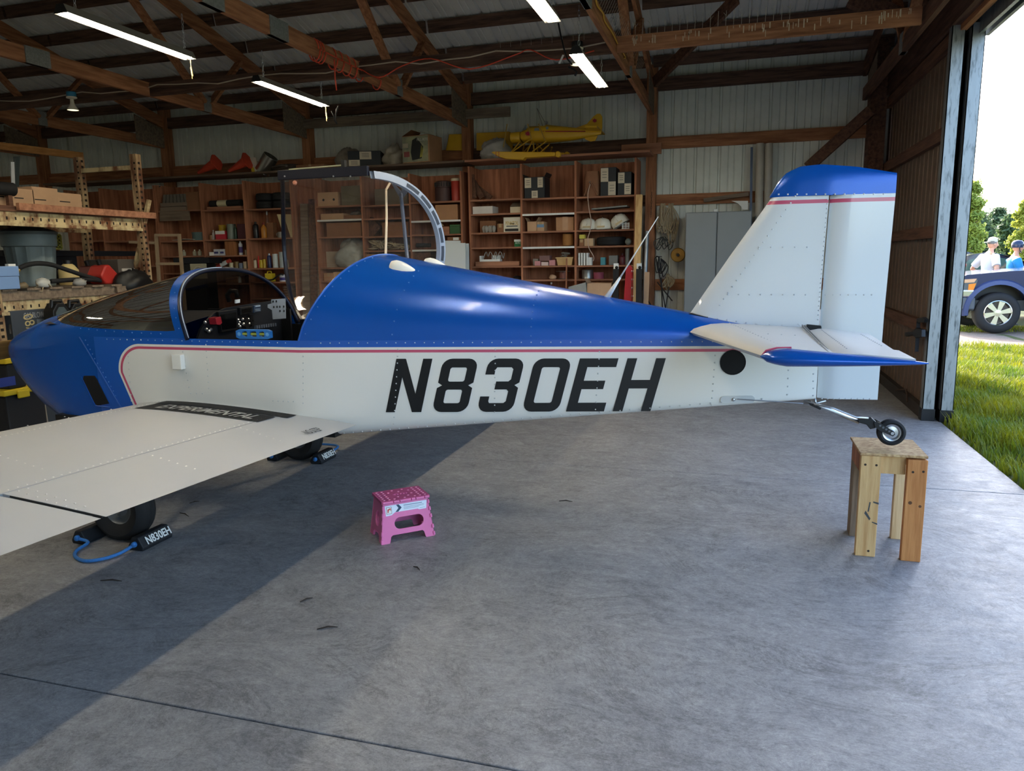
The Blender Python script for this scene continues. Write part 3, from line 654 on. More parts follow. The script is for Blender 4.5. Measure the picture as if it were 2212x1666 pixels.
# main wheels and legs
def wheel(cx, cy, sg):
    t = M().lathe([(.088,-.04),(.115,-.062),(.15,-.068),(.176,-.05),(.186,-.028),(.184,-.024),(.186,-.02),(.187,-.003),(.184,0),(.187,.003),(.186,.02),(.184,.024),(.186,.028),(.176,.05),(.15,.068),(.115,.062),(.088,.04)],(cx,cy,.185),(0,1,0),36).out('main_tyre', RUBBER, AC, smooth=40)
    q = M().lathe([(.0,-.035),(.03,-.05),(.034,-.03),(.05,-.022),(.078,-.03),(.088,-.042),(.092,-.04)],(cx,cy,.185),(0,1,0),24).lathe([(.0,.035),(.03,.05),(.034,.03),(.05,.022),(.078,.03),(.088,.042),(.092,.04)],(cx,cy,.185),(0,1,0),24)
    for i in range(3):
        a_ = i*2*PI/3+.4; q.cyl((cx+.058*math.cos(a_),cy-.03,.185+.058*math.sin(a_)),(cx+.058*math.cos(a_),cy-.042,.185+.058*math.sin(a_)),.007,n=6)
    q.out('wheel_hub', mat('hub_alloy',(120,124,128),.4,.7), t, smooth=40)
    q = M().tube([(cx,cy+sg*.07,.185),(cx,cy+sg*.13,.22),(-3.5,YC-sg*.35,.50)],[.016,.02,.026],8); q.out('gear_leg', CREAM, AC, smooth=True)
wheel(-3.20,3.15,1); wheel(-3.17,4.86,-1)
# tail spring and wheel
YT = 3.985
q = M(); q.tube([P(a,b,YT) for a,b in ((1735,870),(1762,874),(1772,878),(1856,912))],.011,8); q.out('tail_spring', STEEL, AC, smooth=True)
q = M(); q.tube([P(a,b,YT-.03) for a,b in ((1758,873),(1800,882),(1850,902),(1876,904))],.0055,6).tube([P(a,b,YT-.02) for a,b in ((1738,866),(1762,872),(1784,866))],.005,6).tube([P(1760,860,YT-.02),P(1763,876,YT-.02)],.006,6); q.out('steering_arm', STEEL, AC, smooth=True)
q = M(); q.prism([P(a,b,YT-.02) for a,b in ((1744,868),(1752,868),(1775,882),(1772,886),(1750,876))],(0,.04,0));q.out('spring_clamp', BLACK, AC, bevel=.003); q = M().prism([P(a,b,YT-.02) for a,b in ((1854,907),(1872,905),(1884,904),(1894,913),(1892,925),(1880,928),(1872,918),(1854,913))],(0,.04,0)); q.out('spring_clamp', BLACK, AC, bevel=.003)
wc = P(1925,933.5,YT-.0); TR = .0665
tw = M().lathe([(.042,-.018),(.052,-.024),(.062,-.02),(TR,-.010),(TR,.010),(.062,.02),(.052,.024),(.042,.018)],wc,(0,1,0),36).out('tail_tyre', RUBBER, AC, smooth=40)
M().lathe([(0,-.02),(.012,-.02),(.014,-.012),(.03,-.010),(.04,-.018),(.043,-.018)],wc,(0,1,0),28).out('tail_hub', STEEL, tw, smooth=40)
M().cyl(wc+Vector((0,-.034,0)),wc+Vector((0,.034,0)),.008,n=10).out('axle', STEEL, tw)
fk = M()
for dy in (-.031,.027): fk.prism([P(a,b,YT)+Vector((0,dy,0)) for a,b in ((1886,910),(1893,908),(1929,930),(1931,936),(1926,940),(1898,928),(1888,920))],(0,.004,0))
fk = fk.out('tail_fork', BLACK, AC)
for i in range(4): M().lathe([(0,.0),(.0055,0)],P(1899+i*6.5,917+i*4,YT)+Vector((0,-.0318,0)),(0,-1,0),10).out('fork_hole', mat('fork_hole_grey',(90,92,96),.5), fk)
# propeller
q = M()
for sg in (-1,1):
    rows = []
    for i in range(11):
        s_ = i/10; r_ = .06+.78*s_; w = .065*(1+.35*math.sin(PI*min(1,s_*1.2)))*(1 if s_ < .85 else 1-.5*((s_-.85)/.15)**2); tw_ = 1.15-.75*s_
        rows.append([(-4.725+.02*math.sin(t)*math.sin(tw_)+w*math.cos(t)*math.cos(tw_), YC+sg*r_, .945+w*math.cos(t)*math.sin(tw_)*sg*-1+.016*math.sin(t)) for t in ths(0,2*PI,12)[:-1]])
    q.grid(rows,0,False,True); q.add(rows[-1],[list(range(12))])
q.out('propeller', wood('varnished_propeller',(150,116,66),(112,84,46),'y',.35), AC, smooth=True)
M().lathe([(.0,-.03),(.05,-.03),(.05,.05),(.0,.05)],(-4.72,YC,.945),(1,0,0),20).out('propeller_hub', DARKST, AC, smooth=40)
# the raised canopy, hinged on the far side
HY, HZ, CWD = 4.53, 1.09, .99
def arch(x0, xa, hh, t, k=0.0):
    a = CWD/2*(1-math.cos(t)); b = hh*math.sin(t)**.85 if 0 < t < PI else 0
    return Vector((x0+(xa-x0)*math.sin(t), HY+b-k*math.sin(t), HZ+.0+a))
rear = lambda t, k=0: arch(-2.31,-2.01,.47,t,k); front = lambda t, k=0: arch(-2.88-.10*(1-math.cos(t))/2,-3.27,.44,t,k)
cn = M(); cn.grid([[front(t).lerp(rear(t),i/10) for i in range(11)] for t in ths(0,PI,26)])
can = cn.out('canopy', glass_mat('clear_canopy',(.80,.76,.72),.03), AC, smooth=True)
GRF = mat('grey_frame_paint',(150,160,178),.45); NVY = mat('navy_rail',(16,20,38),.35,.2)
q = M(); T_ = ths(0,PI,40)
q.grid([[rear(t),rear(t)+Vector((-.012,0,0)),rear(t,.06)+Vector((-.012,0,0)),rear(t,.06),rear(t)] if False else [rear(t)+Vector((.0,.006,0)),rear(t)+Vector((.03,.006,0)),rear(t)+(Vector((-2.2,HY,HZ+CWD/2))-rear(t)).normalized()*.05+Vector((.03,0,0)),rear(t)+(Vector((-2.2,HY,HZ+CWD/2))-rear(t)).normalized()*.05,rear(t)+Vector((.0,.006,0))] for t in T_])
rf = q.out('rear_bow', GRF, can, smooth=30)
for i in range(9):
    t0, t1 = .3+i*.27, .3+i*.27+.22; q = M(); ctr = Vector((-2.2,HY,HZ+CWD/2))
    rws = []
    for t in ths(t0,t1,4):
        p = rear(t); n_ = (ctr-p).normalized(); rws.append([p+n_*.012+Vector((.0315,-.002,0)),p+n_*.038+Vector((.0315,-.002,0))])
    q.grid(rws); q.out('bow_pocket', mat('bow_pocket_dark',(52,58,72),.6), can)
q = M(); q.tube([front(t) for t in T_],.016,6); q.out('front_bow', NVY, can)
q = M(); q.beam(front(PI)+Vector((0,-.01,0)),rear(PI)+Vector((0,-.01,0)),.03,.062); q.out('canopy_rail', NVY, can, bevel=.003)
M().beam(front(PI)+Vector((.08,.0,.036)),front(PI).lerp(rear(PI),.74)+Vector((0,0,.045)),.02,.008).out('rail_seal', mat('glossy_seal',(190,186,150),.15), can)
M().bb(-2.50,-2.475,HY-.02,HY+.01,HZ+CWD-.02,HZ+CWD+.075).out('latch_post', BLACK, can)
M().lathe([(0,.012),(.011,.012),(.017,0)],P(637,395,HY-.03),(0,-1,0),14).out('rail_grommet', mat('pale_copper',(196,128,104),.4,.3), can)
q = M()
for px in (615,720,757): q.sph(P(px,381,HY-.028),.006,8,5)
q.out('rail_screws', STEEL, can, kind='stuff')
M().beam(front(0),rear(0),.03,.04).out('hinge_rail', NVY, can)
M().tube([P(866,420,4.9),P(880,560,4.35)],[.013,.012],8).prism([P(a,b,4.92) for a,b in ((843,392),(866,432),(884,410),(872,400),(866,414),(850,396))],(0,.01,0)).out('gas_strut', mat('strut_grey',(84,94,116),.4,.3), can)
M().tube([P(842,396,4.9),P(834,410,4.85),P(835,470,4.6),P(833,552,4.2)],.008,7).out('support_rod', mat('cream_rod',(206,190,170),.5), can)
# spirit level lying on the cockpit sill
lv = thing('spirit_level','blue torpedo spirit level resting on the cockpit sill below the instrument panel','spirit level',on_side(545,732))
A_, B_ = on_side(508,727.5), on_side(582,729); LT = frame(Vector((A_.x,3.47,ZL+.003)),(1,0,0),(0,0,1)); Lw = B_.x-A_.x; LH = .052
LB = mat('level_blue',(34,104,176),.45)
q = M(); win = lambda c, w: ring(c-w,c+w,.012,.042,.008,.008)
q.plate([(0,.008),(.02,0),(Lw-.02,0),(Lw,.008),(Lw,.044),(Lw-.02,LH),(.02,LH),(0,.044)],[win(Lw*.25,.017),win(Lw*.5,.022),win(Lw*.75,.017)],.022,LT @ Matrix.Translation((0,0,-.011))); q.out('body', LB, lv)
for c in (.25,.5,.75): M(LT).tube([(Lw*c-.018,.027,0),(Lw*c+.018,.027,0)],.008,8).out('vial', mat('vial_tint',(150,160,70),.15), lv)
for c in (.09,.91): M(LT).lathe([(0,.0125),(.008,.0125),(.011,.011)],(Lw*c,.026,0),(0,0,1),14).out('end_ring', mat('pale_blue_ring',(90,150,205),.4), lv)
# chocks
CHB = mat('chock_black',(24,27,32),.6,var=.2,vs=30); RB = mat('blue_rope',(52,120,190),.7,var=.25,vs=90)
def chocks(cx, cy, lab, loop):
    r = thing('wheel_chocks', lab, 'wheel chock', (cx,cy,0), 'black wheel chocks with blue rope')
    for dx in (-.19,.19):
        x = cx+dx; L_ = .22; q = M(); a = cy-.12; tri = [(x-.045,a,0),(x+.045,a,0),(x+.05,a,.02),(x+.02,a,.075),(x-.02,a,.075),(x-.05,a,.02)]
        q.prism(tri,(0,L_,0)); b_ = q.out('chock_block', CHB, r, bevel=.006)
        for yy_ in (a-.006,a+L_+.002): M().sph((x,yy_,.038),(.016,.02,.016),10,6).sph((x+.008,yy_-.012,.045),(.013,.012,.013),8,5).out('rope_knot', RB, r, smooth=True)
    T = frame((cx+.19+.040,cy+.005,.047),(0,1,0),(-.03,0,.055))
    lettering(r, 'N830EH', T, .175, .045, WHITE, 'chock_lettering', 0, .02)
    M().tube(loop,.009,8).out('rope', RB, r, smooth=True)
    return r
c0 = Vector((-3.195,3.13,0)); lp = [Vector((c0.x-.19,c0.y-.13,.038)),G(190,1172,.02),G(165,1190,.012),G(163,1203,.012),G(185,1212,.012),G(225,1207,.012),G(262,1194,.015),Vector((c0.x+.19,c0.y-.13,.038))]
def smooth(pts, k=5):
    o = []; n_ = len(pts)
    for i in range(n_-1):
        p0,p1,p2,p3 = pts[max(i-1,0)],pts[i],pts[i+1],pts[min(i+2,n_-1)]
        for j in range(k):
            t = j/k; o.append(.5*((2*p1)+(p2-p0)*t+(2*p0-5*p1+4*p2-p3)*t*t+(3*p1-p0-3*p2+p3)*t**3))
    return o+[pts[-1]]
chocks(c0.x, c0.y, 'pair of black rope-linked wheel chocks at the near main wheel', smooth(lp))
c1 = Vector((-3.17,4.88,0)); chocks(c1.x, c1.y, 'pair of black rope-linked wheel chocks at the far main wheel', smooth([Vector((c1.x-.19,c1.y+.14,.04)),Vector((c1.x-.1,c1.y+.32,.03)),Vector((c1.x+.12,c1.y+.32,.03)),Vector((c1.x+.19,c1.y+.14,.04))]))
# ================================================================ ON THE FLOOR: STAND AND STEP STOOL
def kx(v): return Vector(v)
st = thing('work_stand','rough wooden stand with chipboard top holding up the tail wheel','stand',(.77,4.05,0))
sx0, sx1, sy0, sy1, sh = .625, .915, 3.888, 4.215, .535
LEGW = [PINE, wood('orange_pine','' and 0 or (204,140,82),(168,104,56),'z',.6), wood('grey_pine',(150,130,108),(104,88,72),'z'), wood('fresh_pine',(226,196,150),(196,160,112),'z',.6)]
q = lambda x0,x1,y0,y1,z0,z1: M().bb(x0,x1,y0,y1,z0,z1)
q(sx0,sx0+.092,sy0,sy0+.038,0,sh-.014).out('leg', LEGW[0], st, bevel=.003); q(sx1-.085,sx1+.003,sy0-.014,sy0+.024,0,sh-.02).out('leg', LEGW[1], st, bevel=.003)
q(sx0+.01,sx0+.05,sy1-.05,sy1+.04,0,sh-.014).out('leg', LEGW[2], st, bevel=.003); q(sx1-.075,sx1-.0,sy1-.04,sy1,0,sh-.014).out('leg', LEGW[3], st, bevel=.003)
q(sx0+.0925,sx1-.086,sy0+.02,sy0+.058,sh-.105,sh-.014).out('apron', PINE, st, bevel=.002); q(sx0-.002,sx0+.03,sy0+.039,sy1-.051,sh-.105,sh-.014).out('apron', WRED, st, bevel=.002)
q(sx1-.04,sx1,sy0+.03,sy1-.042,sh-.105,sh-.014).out('apron', PINE, st, bevel=.002); q(sx0+.06,sx1-.08,sy1-.04,sy1,sh-.105,sh-.014).out('apron', PINE, st, bevel=.002)
OSB = mat('chipboard_top',(206,172,124),.8,col2=(150,110,70),vs=38,stretch=(1,2.2,1),bump=.25,bs=50,pos=(.35,.62))
q(sx0-.006,sx1+.004,sy0-.004,sy1+.012,sh-.013,sh).out('top', OSB, st, bevel=.002)
qq = M()
for x, z, y in ((sx0+.02,.475,sy0),(sx0+.07,.475,sy0),(sx1-.06,.455,sy0-.014),(sx1-.015,.46,sy0-.014),(sx0+.06,.03,sy0)): qq.lathe([(0,.0006),(.006,.0006)],(x,y,z),(0,-1,0),8)
qq.out('screw_holes', mat('screw_hole',(50,38,26),.8), st, kind='stuff')
SDK = mat('dark_knot',(96,62,36),.8)
for x, z, r_, y in ((sx1-.062,.30,.009,sy0-.014),(sx1-.018,.285,.007,sy0-.014)): M().lathe([(0,.0005),(r_,.0004)],(x,y,z),(0,-1,0),10).out('knot', SDK, st)
ink = M()
for pts in (((.067,.29),(.092,.285),(.092,.275),(.067,.283)),((.067,.185),(.092,.178),(.092,.17),(.067,.18)),((.05,.285),(.056,.285),(.05,.235),(.044,.235)),((.035,.24),(.06,.2),(.055,.19),(.03,.225))): ink.add([(sx0+a,sy0-.0006,z) for a,z in pts],[(0,1,2,3)])
ink.out('ink_stamp', mat('stamp_ink',(70,72,70),.8), st)
# pink folding step stool
SP = Vector((-1.766,3.414,0)); ang = math.atan2(.202,.219)
SPK = mat('pink_plastic',(222,118,168),.42,var=.06,vs=8); SPD = mat('pink_plastic_shaded_side',(206,84,132),.45)
ss = thing('step_stool','pink plastic folding step stool standing on the concrete floor','step stool',SP)
WD_, DP, HT = .298, .222, .232
TS = Matrix.Translation(SP) @ Matrix.Rotation(ang,4,'Z')
def face(p00, p10, nrm_in, poly, holes, th, name, m=SPK):
    # panel leaning inwards: local x along the foot, y up the slope
    T = TS @ frame(p00, Vector(p10)-Vector(p00), nrm_in); return M().plate(poly, holes, th, T).out(name, m, ss, bevel=.002)
ins = .026; up1 = Vector((0,ins,HT-.012)); SL = up1.length
def trap(w, s_): return [(0,0),(.045,0),(.05,.012),(.055,.034),(.065,.042),(w-.065,.042),(w-.055,.034),(w-.05,.012),(w-.045,0),(w,0),(w-s_,SL),(s_,SL)]
oval = lambda cx, cy, a, b: ring(cx-a,cx+a,cy-b,cy+b,min(a,b)*.98,min(a,b)*.98,7)
for p0, p1, up_, w_ in (((0,0,0),(WD_,0,0),(0,ins,HT),WD_),((WD_,DP,0),(0,DP,0),(0,-ins,HT),WD_)):
    T = TS @ frame(p0, Vector(p1)-Vector(p0), up_); M().plate(trap(w_,ins), [oval(w_/2+.012,.102,.082,.032)], -.01, T).out('front_panel', SPK, ss, bevel=.002)
for p0, p1, up_ in (((0,DP,0),(0,0,0),(ins,0,HT)),((WD_,0,0),(WD_,DP,0),(-ins,0,HT))):
    T = TS @ frame(p0, Vector(p1)-Vector(p0), up_); M().plate([(0,0),(.05,0),(.06,.03),(.075,.042),(DP-.075,.042),(DP-.06,.03),(DP-.05,0),(DP,0),(DP-ins,SL),(ins,SL)], [oval(DP/2,.115,.035,.042)], -.01, T).out('side_panel', SPK, ss, bevel=.002)
    g = M(T)
    for i in range(-1,2): g.beam((DP/2+i*.026-.02,.075,-.012),(DP/2+i*.026+.02,.16,-.012),.003,.004).beam((DP/2+i*.026+.02,.075,-.012),(DP/2+i*.026-.02,.16,-.012),.003,.004)
    g.out('web_lattice', SPK, ss)
top = TS @ Matrix.Translation((0,0,HT-.016))
M().plate([(ins-.012,ins-.01),(WD_-ins+.012,ins-.01),(WD_-ins+.012,DP-ins+.01),(ins-.012,DP-ins+.01)], [ring(.105,.195,DP/2-.012,DP/2+.012,.012,.012,6)], .016, top).out('top', mat('pink_top',(196,88,136),.45,var=.1), ss, bevel=.004)
q = M(TS)
for i in range(9):
    for j in range(6):
        x, y = ins+.008+i*(WD_-2*ins-.016)/8, ins+.012+j*(DP-2*ins-.024)/5
        if 2 <= i <= 5 and 2 <= j <= 3: continue
        if (i+j)%2 and 1 < i < 7: continue
        q.lathe([(.0065,0),(.006,.0015),(0,.002)],(x,y,HT),(0,0,1),8)
q.out('grip_dots', mat('pink_grip_dots',(236,160,196),.4), ss, kind='stuff')
for i in range(5): M(TS).sph((.115+i*.017,DP/2,HT-.004),.006,8,5).out('handle_bead', SPK, ss)
for k in (0,1):
    q = M(TS); y = ins-.012 if k == 0 else DP-ins+.012
    for a, b in ((.02,.075),(.08,.11),(.115,.175),(.18,.2),(.205,.25),(.255,.278)): q.cyl((a,y,HT-.008),(b,y,HT-.008),.0075,n=10)
    q.out('hinge', SPK, ss, smooth=40)
for ex, ey in ((0,0),(WD_,0)):
    q = M(TS)
    for z in (.0,.04,.1,.14,.18):
        f_ = z/HT; f2 = (z+.022)/HT; sx_ = 1 if ex == 0 else -1
        q.cyl((ex+sx_*ins*f_,ey+ins*f_,z+.006),(ex+sx_*ins*f2,ey+ins*f2,z+.026),.007,n=8)
    q.out('corner_hinge', SPK, ss, smooth=40)
TLb = TS @ frame((0,0,0),(1,0,0),(0,ins,HT)) @ Matrix.Translation((0,0,.0012))
M(TLb).add([(.034,.150,0),(.066,.152,0),(.085,.165,0),(.214,.165,0),(.222,.160,0),(.262,.160,0),(.268,.206,0),(.031,.206,0)],[range(8)]).out('sticker', mat('sticker_white',(218,226,236),.4), ss)
T2 = TLb @ Matrix.Translation((0,0,.0005))
M(T2).add([(.038,.160,0),(.068,.160,0),(.068,.198,0),(.038,.198,0)],[(0,1,2,3)]).out('sticker_frame', mat('sticker_dark',(120,60,70),.5), ss)
M(T2).add([(.04,.162,.0003),(.066,.162,.0003),(.066,.196,.0003),(.04,.196,.0003)],[(0,1,2,3)]).add([(.044,.168,.0006),(.05,.168,.0006),(.052,.18,.0006),(.06,.184,.0006),(.06,.176,.0006),(.064,.178,.0006),(.063,.192,.0006),(.044,.186,.0006)],[range(8)],1).out('sticker_picture', [WHITE, mat('picture_red',(196,64,58),.5)], ss)
M(T2).add([(.094,.205,0),(.108,.205,0),(.124,.186,0),(.104,.166,0),(.088,.166,0),(.106,.186,0)],[range(6)]).out('sticker_arrow', mat('arrow_navy',(40,66,92),.5), ss)
q = M(T2)
for i,(a,b,z) in enumerate(((.135,.24,.196),(.135,.25,.187),(.135,.25,.181),(.135,.22,.175),(.225,.255,.168))): q.bb(a,b,z-.0022 if i == 0 else z-.001,z+.0022 if i == 0 else z+.001,0,.0002)
q.out('sticker_print', mat('sticker_print_grey',(130,146,166),.5), ss)
# leaf litter on the slab
for i,(px,py,l_,an) in enumerate(((1162//1,0,0,0),)): pass
for i,(px,py,an) in enumerate(((662,1296,1.0),(707,1357,.5),(398,1112,-.4),(900,1228,-.6),(1222,1083,.1),(240,1255,.2),(420,1085,.9))):
    c = G(px,py,.004); q = M(); l_ = .03+.012*(i%3); dx = Vector((math.cos(an),math.sin(an),0))*l_
    q.tube([c-dx+Vector((0,0,.0)),c+Vector((0,.006,.004)),c+dx],[.0025,.004,.0015],5)
    q.out('dry_stalk', mat('dry_stalk_brown',(52,44,38),.9), label=('dry stalk lying on the concrete '+('in the open floor left of centre','towards the front left of the floor','just behind the near wheel chocks','in front of the pink stool','to the right of the pink stool','at the left edge of the floor','beside the near main wheel')[i]), cat='debris')
# ================================================================ LIGHTS AND THINGS HUNG FROM THE TRUSSES
TUBE = bpy.data.materials.new('lit_tube'); TUBE.use_nodes = True
_b = TUBE.node_tree.nodes['Principled BSDF']; _b.inputs['Emission Color'].default_value = (1,.88,.67,1); _b.inputs['Emission Strength'].default_value = TUBE_W; _b.inputs['Base Color'].default_value = (.9,.85,.7,1)
REFL = mat('fixture_white',(206,196,170),.4)
HOUS = mat('fixture_housing',(140,136,128),.4,.5)
def chain(p0, p1, r, name='chain', m=STEEL):
    p0 = Vector(p0); p1 = Vector(p1); k = max(2,int((p1-p0).length/.034)); q = M()
    for i in range(k):
        c = p0.lerp(p1,(i+.5)/k); a = Vector((1,0,0)) if i%2 else Vector((0,1,0)); u = (p1-p0).normalized()
        q.tube([c+a*.008*math.cos(t)+u*.021*math.sin(t) for t in ths(0,2*PI,8)[:-1]],.0022,4,closed=True)
    return q.out(name, m, r)
def shop_light(x, y0, z, lab, tilt=0, pull=True, top=CB+.02):
    r = thing('shop_light', lab, 'light', (x,y0+.61,z), 'lit fluorescent shop lights on chains'); y1 = y0+1.22
    pr = [(-.055,-.012),(-.05,.0),(-.028,.045),(.028,.045),(.05,.0),(.055,-.012),(.048,-.004),(.026,.036),(-.026,.036),(-.048,-.004)]
    q = M(); q.prism([(x+a,y0,z+b) for a,b in pr],(0,1.22,0)); q.out('housing', HOUS, r)
    M().bb(x-.025,x+.025,y0+.004,y1-.004,z+.02,z+.034).out('reflector', REFL, r)
    M().prism([(x+a,y0-.004,z+b) for a,b in pr[:6]],(0,.004,0)).out('end_cap', BLACK, r); M().prism([(x+a,y1,z+b) for a,b in pr[:6]],(0,.004,0)).out('end_cap', BLACK, r)
    for dx in (-.022,.022): M().cyl((x+dx,y0+.03,z-.004),(x+dx,y1-.03,z-.004),.0145,n=12).out('tube_lamp', TUBE, r, smooth=40)
    for y in (y0+.12,y1-.06): chain((x,y,z+.046),(x,y,top+.11),r)
    if pull:
        M().tube([(x+.03,y1-.04,z),(x+.03,y1-.038,z-.1),(x+.031,y1-.036,z-.17)],.003,5).tube([(x+.03,y1-.038,z-.08),(x+.034,y1-.034,z-.15)],.007,6).out('pull_cord', mat('pull_string',(206,180,126),.8), r)
    return r
shop_light(-4.28,4.14,3.14,'lit shop light over the nose of the aircraft, nearer the camera')
shop_light(-4.32,6.29,3.17,'lit shop light farther in, left of the orange cord and its hanging plug')
shop_light(-1.25,4.05,3.10,'lit shop light at the top edge of the photo, above the tail cone',pull=False)
shop_light(-1.25,6.03,3.08,'lit shop light on chains beside the white flood bulb',pull=False)
for x_,y_,l_ in ((-4.28,1.6,'lit shop light of the left row, out of the photo towards the near wall'),(-1.25,1.6,'lit shop light of the right row, out of the photo overhead'),(-7.3,1.7,'added unseen shop light beyond the left edge, brightening the interior'),(-10.2,5.0,'added unseen shop light at the left end, brightening the deep interior')): shop_light(x_,y_,3.15,l_,pull=False)  # far-left lamps are added out of view to lift the dim interior
WIRE = mat('pale_cable',(178,160,140),.6)
q = M(); pts = []
for i in range(40):
    x = -11.3+10.1*i/39; pts.append(Vector((x,BR-.027,CB+.085+.02*math.sin(i*1.3)+.01*math.sin(i*2.9))))
q.tube(pts,.007,6); q.out('surface_cable', WIRE, ce)
def bulb(px, py0, py1, lab, col):
    p = P(px,py1,BR-.06); tz = CB+.11; r = thing('flood_bulb', lab, 'bulb', p); x, y = p.x, p.y
    M().lathe([(.05,tz),(.052,tz-.03),(.045,tz-.05),(.04,tz-.055)],(x,y,0),n=18).out('junction_box', col, r, smooth=40)
    M().lathe([(.056,tz-.052),(.056,tz-.065),(.02,tz-.075),(.021,tz-.11),(.03,tz-.145),(.058,tz-.185),(.06,tz-.195)],(x,y,0),n=20).out('bulb_body', mat('bulb_white',(214,206,190),.4), r, smooth=40)
    M().lathe([(.0,tz-.192),(.057,tz-.193)],(x,y,0),n=20).out('bulb_lens', mat('dim_lens',(240,232,196),.3,emit=.9), r)
bulb(158,215,240,'white flood bulb under a blue ceiling box at upper left', mat('blue_box',(46,124,160),.5))
bulb(1247,120,160,'white flood bulb in a black socket beside the hanging shop light', BLACK)
q = M(); q.tube([P(a,b,6.9) for a,b in ((1206,50),(1212,80),(1220,112),(1226,128),(1236,140))],.008,6).tube([P(a,b,6.95) for a,b in ((1228,145),(1240,150),(1246,156),(1242,164))],.01,6).tube([P(1262,104,6.6),P(1250,150,6.7)],.006,6)
q.out('power_cord', BLACK, label='black power cord and plugs dangling by the white flood bulb', cat='cord', smooth=True)
M().prism([P(a,b,6.9) for a,b in ((1215,118),(1219,119),(1210,138),(1206,137))],(0,.002,0)).out('cord_tag', WHITE, label='small white tag on the black cord by the flood bulb', cat='tag')
q = M(); q.tube([P(a,b,6.4) for a,b in ((716,240),(722,252),(728,268),(724,262),(727,236),(731,228),(722,260))],.006,6)
q.out('hanging_plug', BLACK, label='black plug end hanging below the second shop light', cat='cord', smooth=True)
# orange extension cord wrapped round the truss and draped along the brace
OR = mat('orange_cord',(206,70,44),.5)
q = M(); X0 = -3.70
def wrap(y, w=.03): return [Vector((X0+w*math.cos(t)*1.6, y+.012*t/PI, CB+.06+.095*math.sin(t)-.005)) for t in ths(0,2*PI,14)]
pts = []
for y in (6.28,6.33,6.38): pts += wrap(y,.035)
for y in (6.6,6.72,6.86,6.98,7.12,7.5): pts += wrap(y,.032)
q.tube(pts,.0065,6)
q.tube([P(722,128,6.25),P(724,170,6.25),P(727,195,6.25)],.006,6)
a_ = [Vector((-3.66,BR-.03,CB+.07)),Vector((-3.45,BR-.035,CB-.03)),Vector((-3.2,BR-.03,CB+.06)),Vector((-2.9,BR-.03,CB+.1)),Vector((-2.5,BR-.035,CB-.03)),Vector((-2.05,BR-.03,CB+.06)),Vector((-1.9,BR-.03,CB+.09)),Vector((-1.65,BR-.035,CB-.02)),Vector((-1.3,BR-.03,CB+.03))]
q.tube(smooth(a_),.006,6); q.out('extension_cord', OR, label='orange extension cord coiled round the truss chord and draped along the brace', cat='cord', smooth=True)
q = M(); q.tube(smooth([PX(a,b,-1.09) for a,b in ((1285,-10),(1290,12),(1302,28),(1306,45),(1322,70),(1336,98),(1350,122),(1349,125))]),.008,6)
q.out('yellow_wire', mat('yellow_wire',(196,144,52),.5), label='yellow wire stapled along the right truss chord under the bird spikes', cat='wire', smooth=True)
# bird spikes: thin wires nobody would count
q = M()
for i in range(46):
    y = 5.6+i*.07
    for dx in (-.05,.02): q.tube([(-1.12,y,CB+.14),(-1.12+dx*2.2+.03,y+.01,CB+.30)],.0016,3,cap=False)
for i in range(22):
    x = -1.0+i*.065; q.tube([(x,BR,CB+.13),(x+.004,BR-.015,CB+.26)],.0018,3,cap=False)
    if i%2: q.tube([(x+.002,BR-.008,CB+.2),(x+.025,BR-.008,CB+.23)],.0014,3,cap=False); q.tube([(x+.002,BR-.01,CB+.22),(x-.02,BR-.01,CB+.245)],.0014,3,cap=False)
for i in range(18):
    x = -3.1+i*.1
    if x > -2.3: q.tube([(x,BR,CB+.13),(x,BR-.01,CB+.24)],.0012,3,cap=False)
q.out('bird_spikes', mat('spike_wire',(190,180,164),.4,.3), label='rows of thin wire bird spikes along the right truss and brace', cat='bird spikes', kind='stuff')
def board(name, p0, p1, w, h, m, lab, cat='board', **k): return M().beam(p0,p1,w,h,up=k.get('up',(0,0,1))).out(name, m, label=lab, cat=cat, bevel=.003)
board('plank', P(598,272,10.2), P(1102,241,10.2), .04, .13, GREYW, 'long weathered gray plank nailed across the posts high on the back wall')
board('plank', G(-60,308,3.0), G(178,337,3.0), .05, .09, PINEY, 'pale overhead board ending in mid-air at upper left')
board('plank', P(1520,433,10.3), P(1618,419,10.3), .03, .05, GREYW, 'short gray stick resting on the girt above the grey cabinet')
# ================================================================ SHELVING ALONG THE BACK WALL
SY, SB = 9.82, 10.25
def drop(px, Y): return Vector((P(px,640,Y).x,Y,.002))
def px2x(px, Y=SY): return P(px,520,Y).x
BAYS = {}                         # bay id -> (x0, x1, [shelf tops])
def unit(name, lab, edges, shelves, top_py, white=()):
    xs = [px2x(e) for e in edges]; r = thing(name, lab, 'shelf', ((xs[0]+xs[-1])/2,(SY+SB)/2,0), None)
    zt = P((edges[0]+edges[-1])/2, top_py, SY).z
    for i, x in enumerate(xs): M().bb(x-.013,x+.013,SY,SB,0,zt).out('divider', WRED, r)
    M().bb(xs[0]-.013,xs[-1]+.013,SB,SB+.012,0,zt).out('back_panel', WRED, r)
    for i, ys_ in enumerate(shelves):
        zs = []
        for k, py in enumerate(ys_):
            z = P((edges[i]+edges[i+1])/2, py, SY).z; zs.append(z)
            M().bb(xs[i]+.0135,xs[i+1]-.0135,SY+.002,SB-.001,z-.022,z).out('shelf_board', WREDX, r)
            if (i,k) in white: M().bb(xs[i]+.0135,xs[i+1]-.0135,SY-.004,SY+.001,z-.024,z+.001).out('white_edging', WHITE, r)
        zs.append(.05); M().bb(xs[i]+.0135,xs[i+1]-.0135,SY+.002,SB-.001,.03,.05).out('shelf_board', WREDX, r)
        BAYS[name+str(i)] = (xs[i],xs[i+1],zs)
    return r
